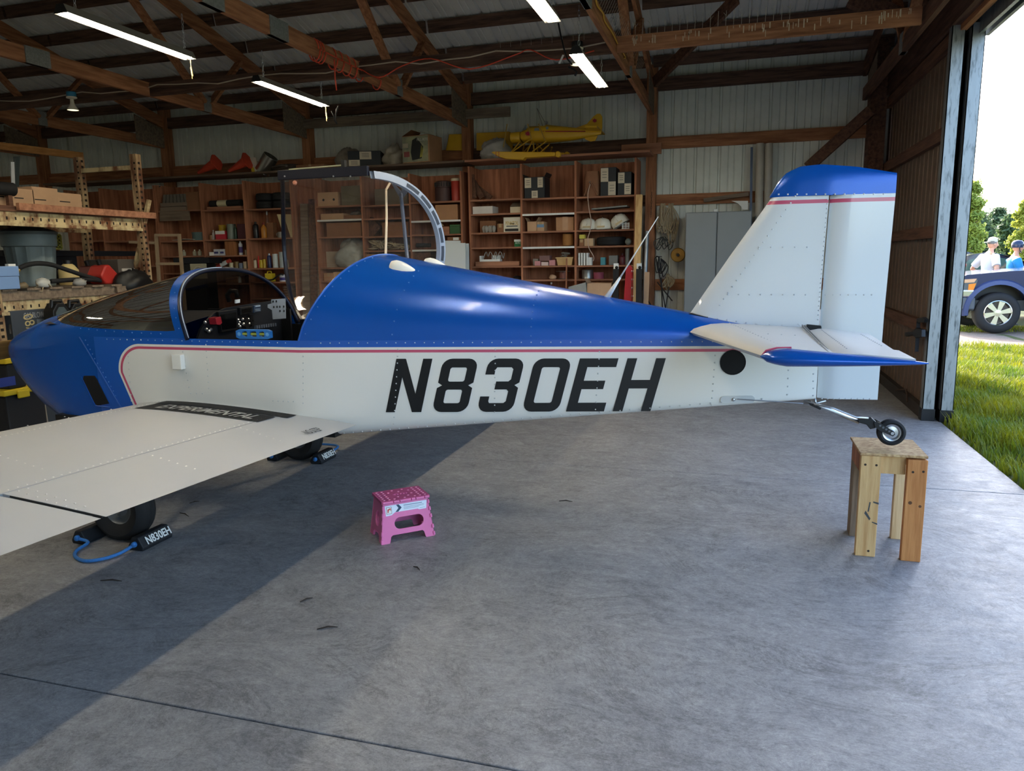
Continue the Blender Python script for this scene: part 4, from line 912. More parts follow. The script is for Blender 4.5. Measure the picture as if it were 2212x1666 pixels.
unit('shelf_unit','open three-bay wooden shelf unit at right holding white hard hats',(1016,1127,1243,1371),((430,461,502,534,575,606),(427,461,499,533,574,604),(423,455,496,531,573,603)),350,((1,1),(1,3)))
BAYS['R0'],BAYS['R1'],BAYS['R2'] = [BAYS['shelf_unit'+str(i)] for i in range(3)]
unit('shelf_unit','open wooden shelf unit in the middle, seen through the raised canopy',(686,785,888,998),((444,474,511,578,607),(442,471,510,541,580),(435,476,506,539,580)),377,((0,1),(2,1),(2,3)))
BAYS['C0'],BAYS['C1'],BAYS['C2'] = [BAYS['shelf_unit'+str(i)] for i in range(3)]
unit('shelf_unit','open wooden shelf unit at left packed with cans and sprays',(345,440,533,634),((454,520,553,590),(452,517,552,581,612),(450,514,579,609,644)),392)
BAYS['L0'],BAYS['L1'],BAYS['L2'] = [BAYS['shelf_unit'+str(i)] for i in range(3)]
unit('shelf_unit','dark wooden shelf unit behind the rusty rack',(150,225,341),((470,520,575),(470,520,575)),405)
BAYS['K0'],BAYS['K1'] = [BAYS['shelf_unit'+str(i)] for i in range(2)]
# the long board on top
zt = P(1200,338,SY).z
board('top_plank', (px2x(110),SY+.2,zt-.0), (px2x(1008),SY+.2,zt+.0), .46, .03, wood('top_plank_wood',(120,100,84),(80,66,56),'x'), 'long dusty plank capping the left and middle shelves', 'plank')
board('top_plank', (px2x(1009),SY+.2,zt), (px2x(1402),SY+.2,zt), .46, .03, WREDX, 'plank capping the right shelf unit under the yellow model seaplane', 'plank')
M().bb(px2x(1330),px2x(1418),SY+.43,SY+.46,zt+.02,zt+.16).out('backstop_board', WREDX, label='upright board behind the right end of the shelf top', cat='board')
ZTOP = zt+.0155
# ---- goods
def fit(px0, px1, py0, py1, bay=None, Y=SY+.05):
    a = P(px0,py1,Y); b = P(px1,py0,Y); z0, z1 = a.z, b.z; h_ = z1-z0
    if bay == 'top': z0 = ZTOP
    elif bay:
        zs = BAYS[bay][2]; z0 = min(zs, key=lambda q_: abs(q_-z0))+.001
    return a.x, b.x, z0, z0+h_
_gm = {}
def cm(col, rough=.55, metal=0):
    k = (col,rough,metal)
    if k not in _gm: _gm[k] = mat('tint_%d_%d_%d'%col, col, rough, metal, var=.08, vs=12)
    return _gm[k]
def carton(lab, px0, px1, py0, py1, bay, m=CARD, dep=.26, Y=SY+.05, tape=True, open_=False, rot=0, cat='box', name='carton', word=None, wcol=None, group=None):
    x0,x1,z0,z1 = fit(px0,px1,py0,py1,bay,Y); r = thing(name, lab, cat, ((x0+x1)/2,Y+dep/2,z0), group); T = Matrix.Translation(((x0+x1)/2,Y+dep/2,z0)) @ Matrix.Rotation(rot,4,'Z'); w = (x1-x0)/2; h_ = z1-z0
    q = M(T)
    if open_:
        t = .006; q.bb(-w,w,-dep/2,dep/2,0,t).bb(-w,w,-dep/2,-dep/2+t,t,h_).bb(-w,w,dep/2-t,dep/2,t,h_).bb(-w,-w+t,-dep/2+t,dep/2-t,t,h_).bb(w-t,w,-dep/2+t,dep/2-t,t,h_)
    else: q.bb(-w,w,-dep/2,dep/2,0,h_)
    q.out('body', m, r, bevel=.003)
    if open_:
        for sg in (-1,1): M(T).prism([(sg*w,-dep/2,h_),(sg*w,dep/2,h_),(sg*(w+.03),dep/2,h_+.05),(sg*(w+.03),-dep/2,h_+.05)],(0,0,.004)).out('flap', m, r)
    elif tape:
        M(T).bb(-.02,.02,-dep/2-.001,-dep/2,h_*.55,h_).bb(-.02,.02,-dep/2,dep/2,h_,h_+.001).out('tape', cm((170,140,100),.4), r)
    if word: lettering(r, word, T @ frame((0,-dep/2-.001,h_*.6),(1,0,0),(0,0,1)), w*1.5, min(h_*.28,.05), wcol or BLACK)
    return r
def can(lab, px, py0, py1, r_, bay, col, cap=None, kind='can', metal=0, label_col=None, Y=SY+.1, nozzle=False, name=None, group=None):
    x0,x1,z0,z1 = fit(px,px+1,py0,py1,bay,Y); h_ = z1-z0; r = thing(name or kind, lab, 'can' if kind in ('can','spray_can','tin') else kind, (x0,Y,z0), group); c = (x0,Y,z0)
    if kind == 'spray_can': pr = [(0,0),(r_*.96,0),(r_,.008),(r_,h_*.78),(r_*.8,h_*.84),(r_*.45,h_*.87),(0,h_*.87)]
    elif kind == 'bottle': pr = [(0,0),(r_*.95,0),(r_,.01),(r_,h_*.62),(r_*.8,h_*.72),(r_*.34,h_*.82),(r_*.34,h_*.9),(0,h_*.9)]
    else: pr = [(0,0),(r_,0),(r_*1.03,.006),(r_,.012),(r_,h_-.014),(r_*1.03,h_-.006),(r_*.98,h_),(r_*.9,h_-.004),(0,h_-.004)]
    M().lathe(pr,c,n=18).out('body', cm(col,.35,metal), r, smooth=40)
    if kind in ('spray_can','bottle') : M().lathe([(r_*.42,h_*.86),(r_*.42,h_),(0,h_)],c,n=12).out('cap', cm(cap or (30,30,30)), r, smooth=40)
    if label_col: M().lathe([(r_*1.012,h_*.18),(r_*1.012,h_*.6)],c,n=18).out('paper_label', cm(label_col), r, smooth=40)
    return r
def crate_lab(): pass
# right unit, bay by bay
def checker(lab, px0, px1, py0, py1, bay, rows, open_=False, dep=.3, Y=SY+.04, rot=0, word=None):
    r = carton(lab,px0,px1,py0,py1,bay,cm((30,36,42)),dep,Y,False,open_,rot); x0,x1,z0,z1 = fit(px0,px1,py0,py1,bay,Y); w = (x1-x0)/2; h_ = z1-z0
    T = Matrix.Translation(((x0+x1)/2,Y+dep/2,z0)) @ Matrix.Rotation(rot,4,'Z')
    for i,(a,b,c,d) in enumerate(rows): M(T).bb(-w+2*w*a,-w+2*w*b,-dep/2-.0015,-dep/2,h_*c,h_*d).out('pale_square', cm((206,192,168)), r)
    q = M(T)
    for a,b,c,d in rows:
        for k in range(3): zz = h_*(c+(d-c)*(.3+.2*k)); q.bb(-w+2*w*(a+(b-a)*.2),-w+2*w*(b-(b-a)*.2),-dep/2-.0022,-dep/2-.0015,zz,zz+.006)
    q.out('print', cm((90,88,84)), r); return r
for i,(a,b,c,d) in enumerate(((1018,378,1024,428),(1022,392,1038,428),(1026,402,1052,429))):
    M().beam(P(a,b+.0,SY+.1+.06*i),P(c+i*4,d,SY+.1+.06*i),.08,.03,up=(0,1,0)).out('offcut', WDK, label=('dark offcut leaning in the top left corner of the right shelf','charred offcut leaning beside it, second from the corner','lowest slanting offcut, third from the corner')[i], cat='board', group='offcuts leaning in the right shelf')
carton('long white cardboard box on the second shelf of the right unit, left bay',1021,1064,443,461,'R0',cm((216,210,204)),tape=False)
r = carton('cream open-lidded carton at right end of the left bay, second shelf',1102,1125,447,461,'R0',cm((206,190,160)),tape=False)
x0,x1,z0,z1 = fit(1101,1125,447,461,'R0'); M().prism([(x0,SY+.06,z1),(x1,SY+.06,z1),(x1,SY+.2,z1+.07),(x0,SY+.2,z1+.07)],(0,.004,0)).out('lid', cm((120,108,92)), r)
r = carton('open brown carton full of glass lamp parts, left bay',1037,1071,474,501,'R0',CARD3,open_=False,tape=False,dep=.2,Y=SY+.16)
for i,(px,py) in enumerate(((1046,494),(1052,490),(1062,491),(1068,493),(1058,497))): 
    p = fit(px,px+1,py-8,500,'R0',SY+.1); M().lathe([(0,0),(.018,.0),(.02,.012),(.032,.05),(.03,.075),(.012,.095),(0,.096)],(p[0],SY+.1-.02*(i%2),p[2]),n=12).out('glass_bulb', mat('grey_glass',(150,146,138),.2), label='grey glass bulb standing before the brown carton, '+('leftmost','second from left','fourth from left','rightmost','third from left')[i], cat='bulb', group='glass bulbs in the left bay', smooth=True)
carton('small brown carton beside the white oil carton',1074,1087,482,501,'R0',CARD3,dep=.12)
r = carton('white oil carton with yellow and black lettering, left bay',1088,1124,468,501,'R0',cm((222,214,194)),.25,tape=False,word='PENNZOIL',wcol=cm((190,150,40)))
x0,x1,z0,z1 = fit(1088,1124,468,501,'R0'); w=x1-x0; M().bb(x0+.02,x1-.03,SY+.0485,SY+.05,z0+.01,z0+.045).out('black_band', BLACK, r); M().bb(x0+.04,x1-.04,SY+.0485,SY+.05,z0+.07,z0+.085).bb(x0+.09,x0+.15,SY+.0485,SY+.05,z0+.10,z0+.12).out('grey_print', cm((90,90,86)), r)
r = carton('small green and white carton at the right end of the left bay, fourth shelf',1111,1126,517,533,'R0',cm((24,110,58)),.14,tape=False); x0,x1,z0,z1 = fit(1111,1126,517,533,'R0'); M().bb(x0,x1,SY+.048,SY+.05,z1-.03,z1).out('white_panel', cm((220,222,214)), r); lettering(r,'AUTO',frame(((x0+x1)/2,SY+.0475,z0+.05),(1,0,0),(0,0,1)),(x1-x0)*.7,.025,WHITE)
x0,x1,z0,z1 = fit(1028,1122,564,575,'R0'); M().bb(x0,x1,SY+.03,SB-.04,z0,z1).out('drawer_board', WREDX, label='thick brown board lying on the fifth shelf, left bay', cat='board', bevel=.004); zb_ = z1
x0,x1,_,_ = fit(1036,1080,545,564,None); r = thing('cable_reel_bracket','white ribbed bracket with grey cord lying on the thick board','bracket',((x0+x1)/2,SY+.1,zb_+.001))
M().bb(x0,x1,SY+.05,SY+.14,zb_+.001,zb_+.03).bb(x0,x0+.03,SY+.05,SY+.14,zb_+.03,zb_+.08).out('base', WHITE, r)
for i in range(5): M().bb(x1-.12+.024*i,x1-.108+.024*i,SY+.05,SY+.14,zb_+.03,zb_+.085).out('rib', WHITE, r)
M().tube(smooth([Vector((x0+.06+.02*i,SY+.04+.02*math.sin(i),zb_+.04+.09*abs(math.sin(i*.9)))) for i in range(16)]),.006,6).out('cord', cm((150,146,140)), r, smooth=True)
x0,x1,z0,z1 = fit(1104,1126,595,606,'R0'); M().lathe([(.05,0),(.07,.02),(.05,.05),(.02,.06),(0,.06)],((x0+x1)/2,SY+.12,z0),n=14).out('valve_wheel', cm((50,46,44),.5,.5), label='dark metal hub lying low in the left bay', cat='hub', smooth=40)
checker('torn black and white checkered carton in the upper middle bay',1133,1176,379,427,'R1',((.02,.34,.5,.97),(.66,.92,.5,.97),(.36,.66,.02,.36)),open_=True)
carton('small opened carton with torn end, middle bay third shelf',1139,1159,477,499,'R1',CARD2,.2,open_=True); r = carton('small brown carton with a blue label, middle bay third shelf',1160,1175,478,499,'R1',CARD2,.2); x0,x1,z0,z1 = fit(1160,1175,478,499,'R1'); M().bb(x0,x1,SY+.048,SY+.05,z0+.05,z0+.09).out('blue_label', cm((110,140,170)), r)
r = carton('larger brown carton with peeling tape, right end of the middle bay',1201,1239,469,499,'R1',CARD,.28,tape=False); x0,x1,z0,z1 = fit(1215,1227,469,499,'R1'); M().bb(x0,x1,SY+.046,SY+.05,z0,z1).out('peeling_tape', cm((190,150,118),.25), r)
x0,x1,z0,z1 = fit(1211,1235,504,533,'R1'); r = thing('twine_spool','golden spool of twine on the fourth shelf of the middle bay','spool',((x0+x1)/2,SY+.16,z0)); rr=(x1-x0)/2
q = M(); pr = []
for i in range(13): pr.append((rr*(.94+.06*(i%2)),.01+(z1-z0-.02)*i/12))
q.lathe([(0,.0)]+pr+[(0,z1-z0)],((x0+x1)/2,SY+.16,z0),n=20); q.out('winding', mat('twine_gold',(176,122,66),.8,var=.3,vs=40,stretch=(1,1,6)), r, smooth=60); M().cyl(((x0+x1)/2,SY+.16,z1),((x0+x1)/2,SY+.16,z1+.012),.03,n=12).out('core', CARD3, r)
PKB = cm((196,136,140))
for i,(a,b,c,d,l_) in enumerate(((1155,1167,564,574,'lower left'),(1169,1184,566,574,'lower middle'),(1186,1199,562,574,'lower right'),)):
    carton('small pink and white carton, %s of the little stack in the middle bay'%l_,a,b,c,d,'R1',PKB if i != 1 else cm((214,190,186)),.12,tape=False,group='small cartons in the middle bay')
carton('little grey carton at the back left of the pink cartons',1151,1163,559,574,'R1',cm((150,146,140)),.1,Y=SY+.2,tape=False)
x0,x1,_,_ = fit(1165,1187,551,564,None); z0 = fit(1169,1184,566,574,'R1')[3]+.001
carton('mauve carton with a white label lying on top of the small pink cartons',1165,1187,552,564,None,cm((120,88,84)),.14,Y=SY+.05,tape=False)
for o in [COL.objects[-3]]: pass
x0,x1,z0,z1 = fit(1202,1238,556,574,'R1'); r = thing('plastic_bin','tan plastic bin of tangled cords in the middle bay','bin',((x0+x1)/2,SY+.12,z0))
q = M(); q.grid([[(x0+i_*.02,SY+.04+i_*.01,z0),(x1-i_*.02,SY+.04+i_*.01,z0),(x1-i_*.02,SY+.22-i_*.01,z0),(x0+i_*.02,SY+.22-i_*.01,z0)] if k==0 else [(x0,SY+.03,z1),(x1,SY+.03,z1),(x1,SY+.24,z1),(x0,SY+.24,z1)] for k,i_ in ((0,1),(1,0))],0,False,True); q.bb(x0-.005,x1+.005,SY+.02,SY+.03,z1-.015,z1); q.out('tub', cm((206,170,116)), r)
M().tube(smooth([Vector((x0+.05+(x1-x0-.1)*((i*37)%17)/17,SY+.08+.1*((i*23)%11)/11,z1+.01+.06*((i*29)%7)/7)) for i in range(16)]),.006,5).out('cords', cm((120,116,108)), r, kind='stuff')
M().beam(P(1224,558,SY-.03),P(1223,640,SY-.03),.016,.022,up=(0,1,0)).out('stick', WRED, label='thin upright stick leaning on the middle bay of the right unit', cat='stick')
x0,x1,z0,z1 = fit(1203,1224,583,604,'R1'); r = thing('cable_spool','brown cable spool with metal flange, sixth shelf','spool',((x0+x1)/2,SY+.15,z0)); c = ((x0+x1)/2,SY+.15,z0)
M().lathe([(0,0),(.075,0),(.075,.008),(.045,.009),(.045,.1),(.10,.101),(.10,.108),(0,.108)],c,n=20).out('flanges', cm((96,84,76),.5), r, smooth=40)
M().lathe([(.052,.01),(.055,.1)],c,n=20).out('winding', cm((130,82,72)), r)
def lump(name, lab, cat, c, r, m, seed, amp=.25, n=22, mm=14, group=None, flat=True, kind=None):
    rg = random.Random(seed); ph = [(rg.uniform(1,5),rg.uniform(1,5),rg.uniform(0,6)) for _ in range(6)]; q = M(); rows = []
    for i in range(mm+1):
        a = PI*(i/mm*.98+.01); row = []
        for j in range(n):
            t = 2*PI*j/n; k = 1+amp*sum(math.sin(p*t+q_*a*1.5+s_)*.4 for p,q_,s_ in [(round(p_),q2,s2) for p_,q2,s2 in ph])/2+amp*.16*rg.uniform(-1,1)
            z = r[2]*math.cos(a)*k
            if flat: z = max(z,-r[2]*.72)
            row.append((c[0]+r[0]*math.sin(a)*math.cos(t)*k, c[1]+r[1]*math.sin(a)*math.sin(t)*k, c[2]+z+r[2]*.72))
        rows.append(row)
    q.grid(rows,0,False,True); return q.out(name, m, label=lab, cat=cat, group=group, smooth=True, kind=kind)
p = fit(1186,1200,596,604,'R1'); lump('crumpled_paper','crumpled tan paper on the sixth shelf, middle bay','paper',((p[0]+p[1])/2,SY+.08,p[2]),(.05,.05,.035),CARD2,3)
x0,x1,z0,z1 = fit(1261,1294,366,423,'R2'); r = thing('canvas_tool_bag','brown canvas bag with a rope through its buckle, upper right bay','bag',((x0+x1)/2,SY+.12,z0))
BAGM = mat('tan_canvas',(150,104,76),.85,var=.2,vs=10)
q = M(); rows = []
for k in range(9):
    z = z0+(z1-z0)*k/8; w = (x1-x0)/2*(.98 if k < 6 else 1.0-.06*(k-5)); dp_ = .09*(1-.5*(k/8)**3)
    rows.append([((x0+x1)/2+w*math.copysign(abs(math.cos(t))**.5,math.cos(t)),SY+.13+dp_*math.copysign(abs(math.sin(t))**.6,math.sin(t)),z) for t in ths(0,2*PI,20)[:-1]])
q.grid(rows,0,False,True); q.add(rows[-1],[range(20)]); q.out('bag_body', BAGM, r, smooth=40)
for sg in (-1,1): M().beam(((x0+x1)/2+sg*.01,SY+.028,z0+(z1-z0)*.52),((x0+x1)/2+sg*.09,SY+.028,z0+.01),.012,.05,up=(0,1,0)).out('strap', BAGM, r)
M().tube([(-.022+(x0+x1)/2,SY+.02,z0+(z1-z0)*.55),((x0+x1)/2,SY+.018,z0+(z1-z0)*.6),((x0+x1)/2+.022,SY+.02,z0+(z1-z0)*.55),((x0+x1)/2,SY+.018,z0+(z1-z0)*.5)],.007,6,closed=True).out('buckle', STEEL, r)
q = M(); q.tube(smooth([P(a,b,SY-.015) for a,b in ((1275,398),(1271,412),(1270,430),(1273,455),(1277,478),(1274,500),(1270,515),(1272,535),(1280,550),(1283,558),(1281,564))]),.006,6); q.out('rope', mat('pale_cord',(196,168,150),.8), label='thin pale cord hanging from the canvas bag past the hard hats', cat='rope', smooth=True)
checker('tall black and white checkered carton, upper right bay',1297,1331,358,421,'R2',((.02,.5,.5,.98),(.5,.98,.02,.5)))
checker('shorter black and white checkered carton with an open flap, upper right bay',1334,1364,368,420,'R2',((.03,.5,.52,.97),(.5,.98,.04,.5)))
x0,x1,z0,z1 = fit(1281,1357,450,455,'R2'); M().beam(((x0),SY+.08,z0+.02),((x1),SY+.08,z0+.045),.3,.018).out('sheet_panel', cm((128,130,126),.5,.3), label='grey sheet metal tray on the second shelf of the right bay', cat='tray', bevel=.003)
HAT = mat('hard_hat_white',(222,218,204),.3)
def hat(lab, px, py, tilt):
    x0,x1,z0,z1 = fit(px-14,px+14,py-26,py,'R2'); c = Vector(((x0+x1)/2,SY+.14,z0+(.05 if tilt else 0))); r = thing('hard_hat', lab, 'hard hat', c, 'white hard hats on the right shelf'); T = Matrix.Translation(c) @ Matrix.Rotation(tilt,4,'Y')
    M(T).lathe([(.118,.02),(.116,.06),(.105,.1),(.08,.135),(.04,.152),(0,.156)],(0,0,0),n=26).out('shell', HAT, r, smooth=True)
    M(T).lathe([(.116,.024),(.128,.016),(.128,.01),(.112,.016)],(0,0,0),n=26).prism([(-.09,-.09,.012),(-.05,-.165,.004),(.05,-.165,.004),(.09,-.09,.012)],(0,0,.007)).out('brim', HAT, r, smooth=40)
    M(T).tube([(0,-.12,.06),(0,-.08,.137),(0,0,.157),(0,.08,.137)],.008,6).out('crest_rib', HAT, r); M(T).bb(-.05,.05,-.1275,-.1175,.03,.05).out('badge', cm((200,180,140)), r)
hat('white hard hat at the left end of the trio',1268,496,0); hat('white hard hat in the middle of the trio',1299,496,0); hat('white hard hat tipped on its side at the right of the trio',1341,488,-.55)
x0,x1,z0,z1 = fit(1343,1360,481,496,'R2'); r = thing('wire_rack','small white wire rack under the tipped hard hat','rack',((x0+x1)/2,SY+.06,z0))
for k in range(4): M().bb(x0,x1,SY+.04,SY+.05,z0+.002+.022*k,z0+.012+.022*k).out('bar', WHITE, r)
for k in range(3): M().bb(x0+.01+.04*k,x0+.018+.04*k,SY+.035,SY+.041,z0,z0+.085).out('upright', WHITE, r)
carton('small yellow and white carton on the brown carton, fourth shelf right bay',1251,1263,507,516,None,cm((206,196,84)),.1,tape=False); carton('brown carton with cream front, fourth shelf right bay',1251,1261,516,531,'R2',CARD3,.14); carton('cream carton with torn teal top, fourth shelf right bay',1262,1281,514,531,'R2',cm((196,164,128)),.16,tape=False)
def tyre(lab, x, y, z, r_, w, group=None, m=RUBBER):
    return M().lathe([(r_*.55,0),(r_*.8,-.0),(r_*.97,w*.12),(r_,w*.25),(r_*.985,w*.3),(r_,w*.36),(r_,w*.48),(r_*.985,w*.5),(r_,w*.54),(r_,w*.7),(r_*.985,w*.74),(r_*.97,w*.9),(r_*.8,w),(r_*.55,w),(r_*.5,w*.5),(r_*.55,0)],(x,y,z),n=30).out('tyre', m, label=lab, cat='tyre', smooth=40, group=group)
x0,x1,z0,z1 = fit(1284,1349,510,531,'R2'); tyre('black tyre lying flat on the fourth shelf of the right bay',(x0+x1)/2,SY+.215,z0,(x1-x0)/2,(z1-z0))
x0,x1,z0,z1 = fit(1351,1362,516,531,'R2'); M().sph(((x0+x1)/2,SY+.08,z0+.045),.045,16,10).out('ball', cm((120,128,124),.3), label='grey ball beside the flat tyre', cat='ball', smooth=True)
x0,x1,z0,z1 = fit(1250,1271,546,573,'R2'); r = thing('pipe_bracket','white ribbed plastic holders on the fifth shelf, right bay','bracket',((x0+x1)/2,SY+.07,z0))
for k in range(4): M().bb(x0+.036*k,x0+.02+.036*k,SY+.03,SY+.12,z0,z1).out('rib', WHITE, r)
for k in range(4): M().bb(x0,x1,SY+.12,SY+.126,z0+.01+.045*k,z0+.025+.045*k).out('bar', WHITE, r)
carton('small white carton beside the ribbed holders',1268,1278,556,573,'R2',WHITE,.08,tape=False); carton('small teal carton on the fifth shelf of the right bay',1297,1307,555,572,'R2',cm((70,140,150)),.1,tape=False); carton('grey metal box with a round dial, fifth shelf right bay',1315,1334,551,572,'R2',cm((120,122,120),.4,.4),.14,tape=False,cat='meter')
can('maroon bottle near the right end of the fifth shelf',1344,548,573,.04,'R2',(92,34,42),(60,24,30),'bottle'); can('grey cylinder at the right end of the fifth shelf',1355,538,573,.028,'R2',(120,122,118),None,'can')
can('shiny steel canister on the sixth shelf, right bay',1269,583,603,.075,'R2',(150,152,150),None,'can',.9); x0,x1,z0,z1 = fit(1283,1299,588,603,'R2'); M().lathe([(.03,0),(.068,0),(.068,.085),(.03,.085),(.03,0)],((x0+x1)/2,SY+.12,z0),n=22).out('tape_roll', cm((150,70,88)), label='dusty pink roll of tape on the sixth shelf, right bay', cat='tape', smooth=40)
carton('large open cardboard carton low in front of the right bay',1268,1321,612,660,None,CARD2,.3,Y=9.4,open_=True); M().prism([P(a,b,9.38) for a,b in ((1228,620),(1265,610),(1268,640),(1228,640))],(0,.2,0)).out('plastic_tub', cm((150,150,144)), label='grey plastic sheet-sided tub beside the large low carton', cat='tub')
can('small white-capped bottle low in the middle bay',1191,610,640,.03,None,(110,50,50),(220,214,204),'bottle')
# leaning things right of the unit
M().beam(P(1381,421,9.75),drop(1372,9.35),.085,.04,up=(0,1,0)).out('post', PINE, label='pale new wooden post leaning beside the right shelf unit', cat='post', bevel=.004)
for i,(px,a,b,y) in enumerate(((1331,569,690,9.4),(1381,569,690,9.2))):
    r = thing('cabinet_leg',('black table leg with white bracket left of the red jack','black table leg with white bracket right of the red jack')[i],'leg',P(px,b,y),'black legs leaning by the shelves'); M().beam(P(px,a+12,y),drop(px-1,y),.07,.05,up=(0,1,0)).out('leg', BLACK, r); M().beam(P(px,a,y),P(px,a+13,y),.06,.03,up=(0,1,0)).out('bracket', WHITE, r); M().sph(P(px+1,a+9,y-.03),.02,10,6).out('knob', BLACK, r)
r = thing('lift_jack','narrow red jack leaning between the black legs','jack',P(1352,690,9.3)); M().prism([P(a,b,9.3) for a,b in ((1352,575),(1362,573),(1366,580),(1352,850),(1335,850))],(0,.06,0)).out('frame', cm((176,30,42),.4), r, bevel=.004)
for k in range(4): M().cyl(P(1364,586+k*18,9.29),P(1368,586+k*18,9.29),.012,n=8).out('pin', STEEL, r)
M().tube([P(1366,580,9.28),P(1367,620,9.28),P(1362,690,9.28)],.006,6).out('handle_rod', cm((150,30,40),.4), r)
M().tube([P(1398,500,9.9),drop(1388,9.5)],.028,12).out('pipe', cm((150,156,162),.35,.7), label='silver pipe leaning in the corner by the wooden post', cat='pipe', smooth=40)
M().beam(P(1398,588,9.6),drop(1392,9.45),.06,.02,up=(0,1,0)).out('slat', CARD2, label='tan slat leaning beside the silver pipe', cat='board')
# top of the shelves
def bag(lab, px0, px1, py0, py1, seed, col=(190,184,172), bay='top', Y=SY+.12, dp_=.16):
    x0,x1,z0,z1 = fit(px0,px1,py0,py1,bay,Y); return lump('plastic_bag',lab,'bag',((x0+x1)/2,Y+dp_,z0+.0),((x1-x0)/2*.92,dp_,(z1-z0)/1.75),mat('bag_plastic_%d'%seed,col,.35,var=.25,vs=9,bump=.4,bs=14),seed,.34,48,30)
bag('grey plastic bag in front of the yellow wing, beside the post',1032,1098,300,352,5,(186,184,178)); bag('crumpled pale bag between the checkered carton and the pump carton',819,870,326,374,8,(182,172,152))
bag('draped grey dust sheet bundle left of the checkered carton',716,772,320,368,13,(150,140,126))
bag('low dark grey cloth heap on the top plank beside the silver duct',572,640,352,374,17,(86,76,66))
checker('black and white checkered carton lying on the shelf top',750,812,334,371,'top',((.36,.72,.45,.95),(.02,.36,.02,.42)),dep=.3,rot=.3)
r = carton('large carton printed with a picture of pumps, tilted on the shelf top',872,932,306,368,'top',CARD,.36,Y=SY-.05,tape=False,rot=-.12); x0,x1,z0,z1 = fit(872,932,306,368,'top',SY-.05)
for o in [c for c in COL.objects if c.parent == r]: pass
Tm = Matrix.Translation(((x0+x1)/2,SY+.13,z0)) @ Matrix.Rotation(-.12,4,'Z'); w = (x1-x0)/2; h_ = z1-z0
M(Tm).bb(-w+.004,w-.02,-.1825,-.181,.01,h_-.01).out('picture_panel', mat('printed_panel',(176,172,130),.6,col2=(120,126,112),vs=6), r); M(Tm).prism([(-.06,-.1835,.03),(.09,-.1835,.05),(.12,-.1835,.2),(.02,-.1835,h_-.03),(-.05,-.1835,h_-.06),(-.08,-.1835,.14)],(0,.0012,0)).out('pump_picture', cm((44,46,44)), r)
M(Tm).bb(-.2,-.12,-.1832,-.182,.2,.26).out('picture_patch', cm((190,176,150)), r); M(Tm).bb(-.19,-.1,-.1832,-.182,.08,.15).out('picture_patch', cm((150,80,76)), r); M(Tm).prism([(.06,-.1835,.06),(.1,-.1835,.07),(.12,-.1835,.17),(.09,-.1835,.23)],(0,.001,0)).out('hose_picture', cm((196,186,90)), r); lettering(r,'FILL-RITE',Tm @ frame((.11,-.1835,h_-.06),(1,0,0),(0,0,1)),.17,.035,cm((210,206,190)))
M(Tm).prism([(-w,-.18,h_),(-w,.18,h_),(-w+.1,.15,h_+.09),(-w+.1,-.1,h_+.09)],(.01,0,0)).prism([(w,-.18,h_),(w,.18,h_),(w-.22,.17,h_+.07),(w-.22,-.1,h_+.07)],(.008,0,0)).out('flap', CARD3, r)
def cone(lab, px, py):
    a, b = P(px-20,py+16,SY-.02), P(px+18,py-8,SY-.02); a.z = ZTOP+.03; b.z = ZTOP+.16; r = thing('traffic_cone', lab, 'traffic cone', (a.x+.14,SY+.1,ZTOP), 'orange traffic cones lying on the shelf top'); d = (b-a).normalized(); OC = mat('cone_orange',(206,70,44),.55,var=.25,vs=7)
    L_ = (b-a).length; M().lathe([(.022,0),(.024,.02),(.078,L_),(.0,L_)],a,d,20).out('cone_body', OC, r, smooth=40); x = d.orthogonal().normalized(); y = d.cross(x); c = b
    M(Matrix.Translation(c)).prism([x*sx_*.105+y*sy_*.105 for sx_,sy_ in ((-1,-.6),(-.6,-1),(.6,-1),(1,-.6),(1,.6),(.6,1),(-.6,1),(-1,.6))],d*.02).out('base_plate', OC, r)
cone('orange traffic cone lying on the shelf top, left of the two',449,368); cone('orange traffic cone lying on the shelf top, right of the two',516,368)
a, b = P(556,372,SY+.05), P(570,338,SY+.05); a.z = ZTOP+.06; r = thing('duct_section','shiny metal duct elbow with white cap standing tilted on the shelf top','duct',(a.x,SY+.12,ZTOP)); a.y = b.y = SY+.14; M().lathe([(.06,-.0),(.115,0),(.115,.27),(.108,.27),(.108,.0)],(a.x+.02,a.y,ZTOP+.02),(b-a).normalized(),26).out('sleeve', mat('polished_duct',(170,168,160),.25,.9), r, smooth=40); M().prism([P(p_[0],p_[1],SY+.06) for p_ in ((538,341),(552,340),(556,370),(545,372))],(0,.03,0)).out('cap_plate', cm((206,200,186)), r); M().prism([P(p_[0],p_[1],SY+.055) for p_ in ((541,358),(544,372),(551,373),(548,362))],(0,.004,0)).out('yellow_sticker', cm((206,178,50)), r)
carton('flat tan carton on the middle of the shelf top',640,700,362,375,'top',CARD3,.3,Y=SY+.0)
# model seaplane and its loose wing
YEL = mat('model_yellow',(214,166,32),.4,var=.08,vs=5); RDD = mat('maple_red',(156,24,52),.5); MY = 9.95
mp = thing('model_seaplane','large yellow model seaplane on floats with red leaf emblems, on the shelf top','model airplane',P(1190,348,MY))
def loft(name, secs, m, par, n=18, sm=50): # secs: (px, py_top, py_bottom, half width)
    q = M(); rows = []
    for px, pt, pb, w in secs:
        a, b = P(px,pt,MY), P(px,pb,MY); zc = (a.z+b.z)/2; hh = (a.z-b.z)/2; rows.append([(a.x,MY+w*math.copysign(abs(math.cos(t))**.7,math.cos(t)),zc+hh*math.copysign(abs(math.sin(t))**.7,math.sin(t))) for t in ths(0,2*PI,n)[:-1]])
    q.grid(rows,0,False,True); q.add(rows[0],[range(n)]); q.add(rows[-1],[list(range(n))[::-1]]); return q.out(name, m, par, smooth=sm)
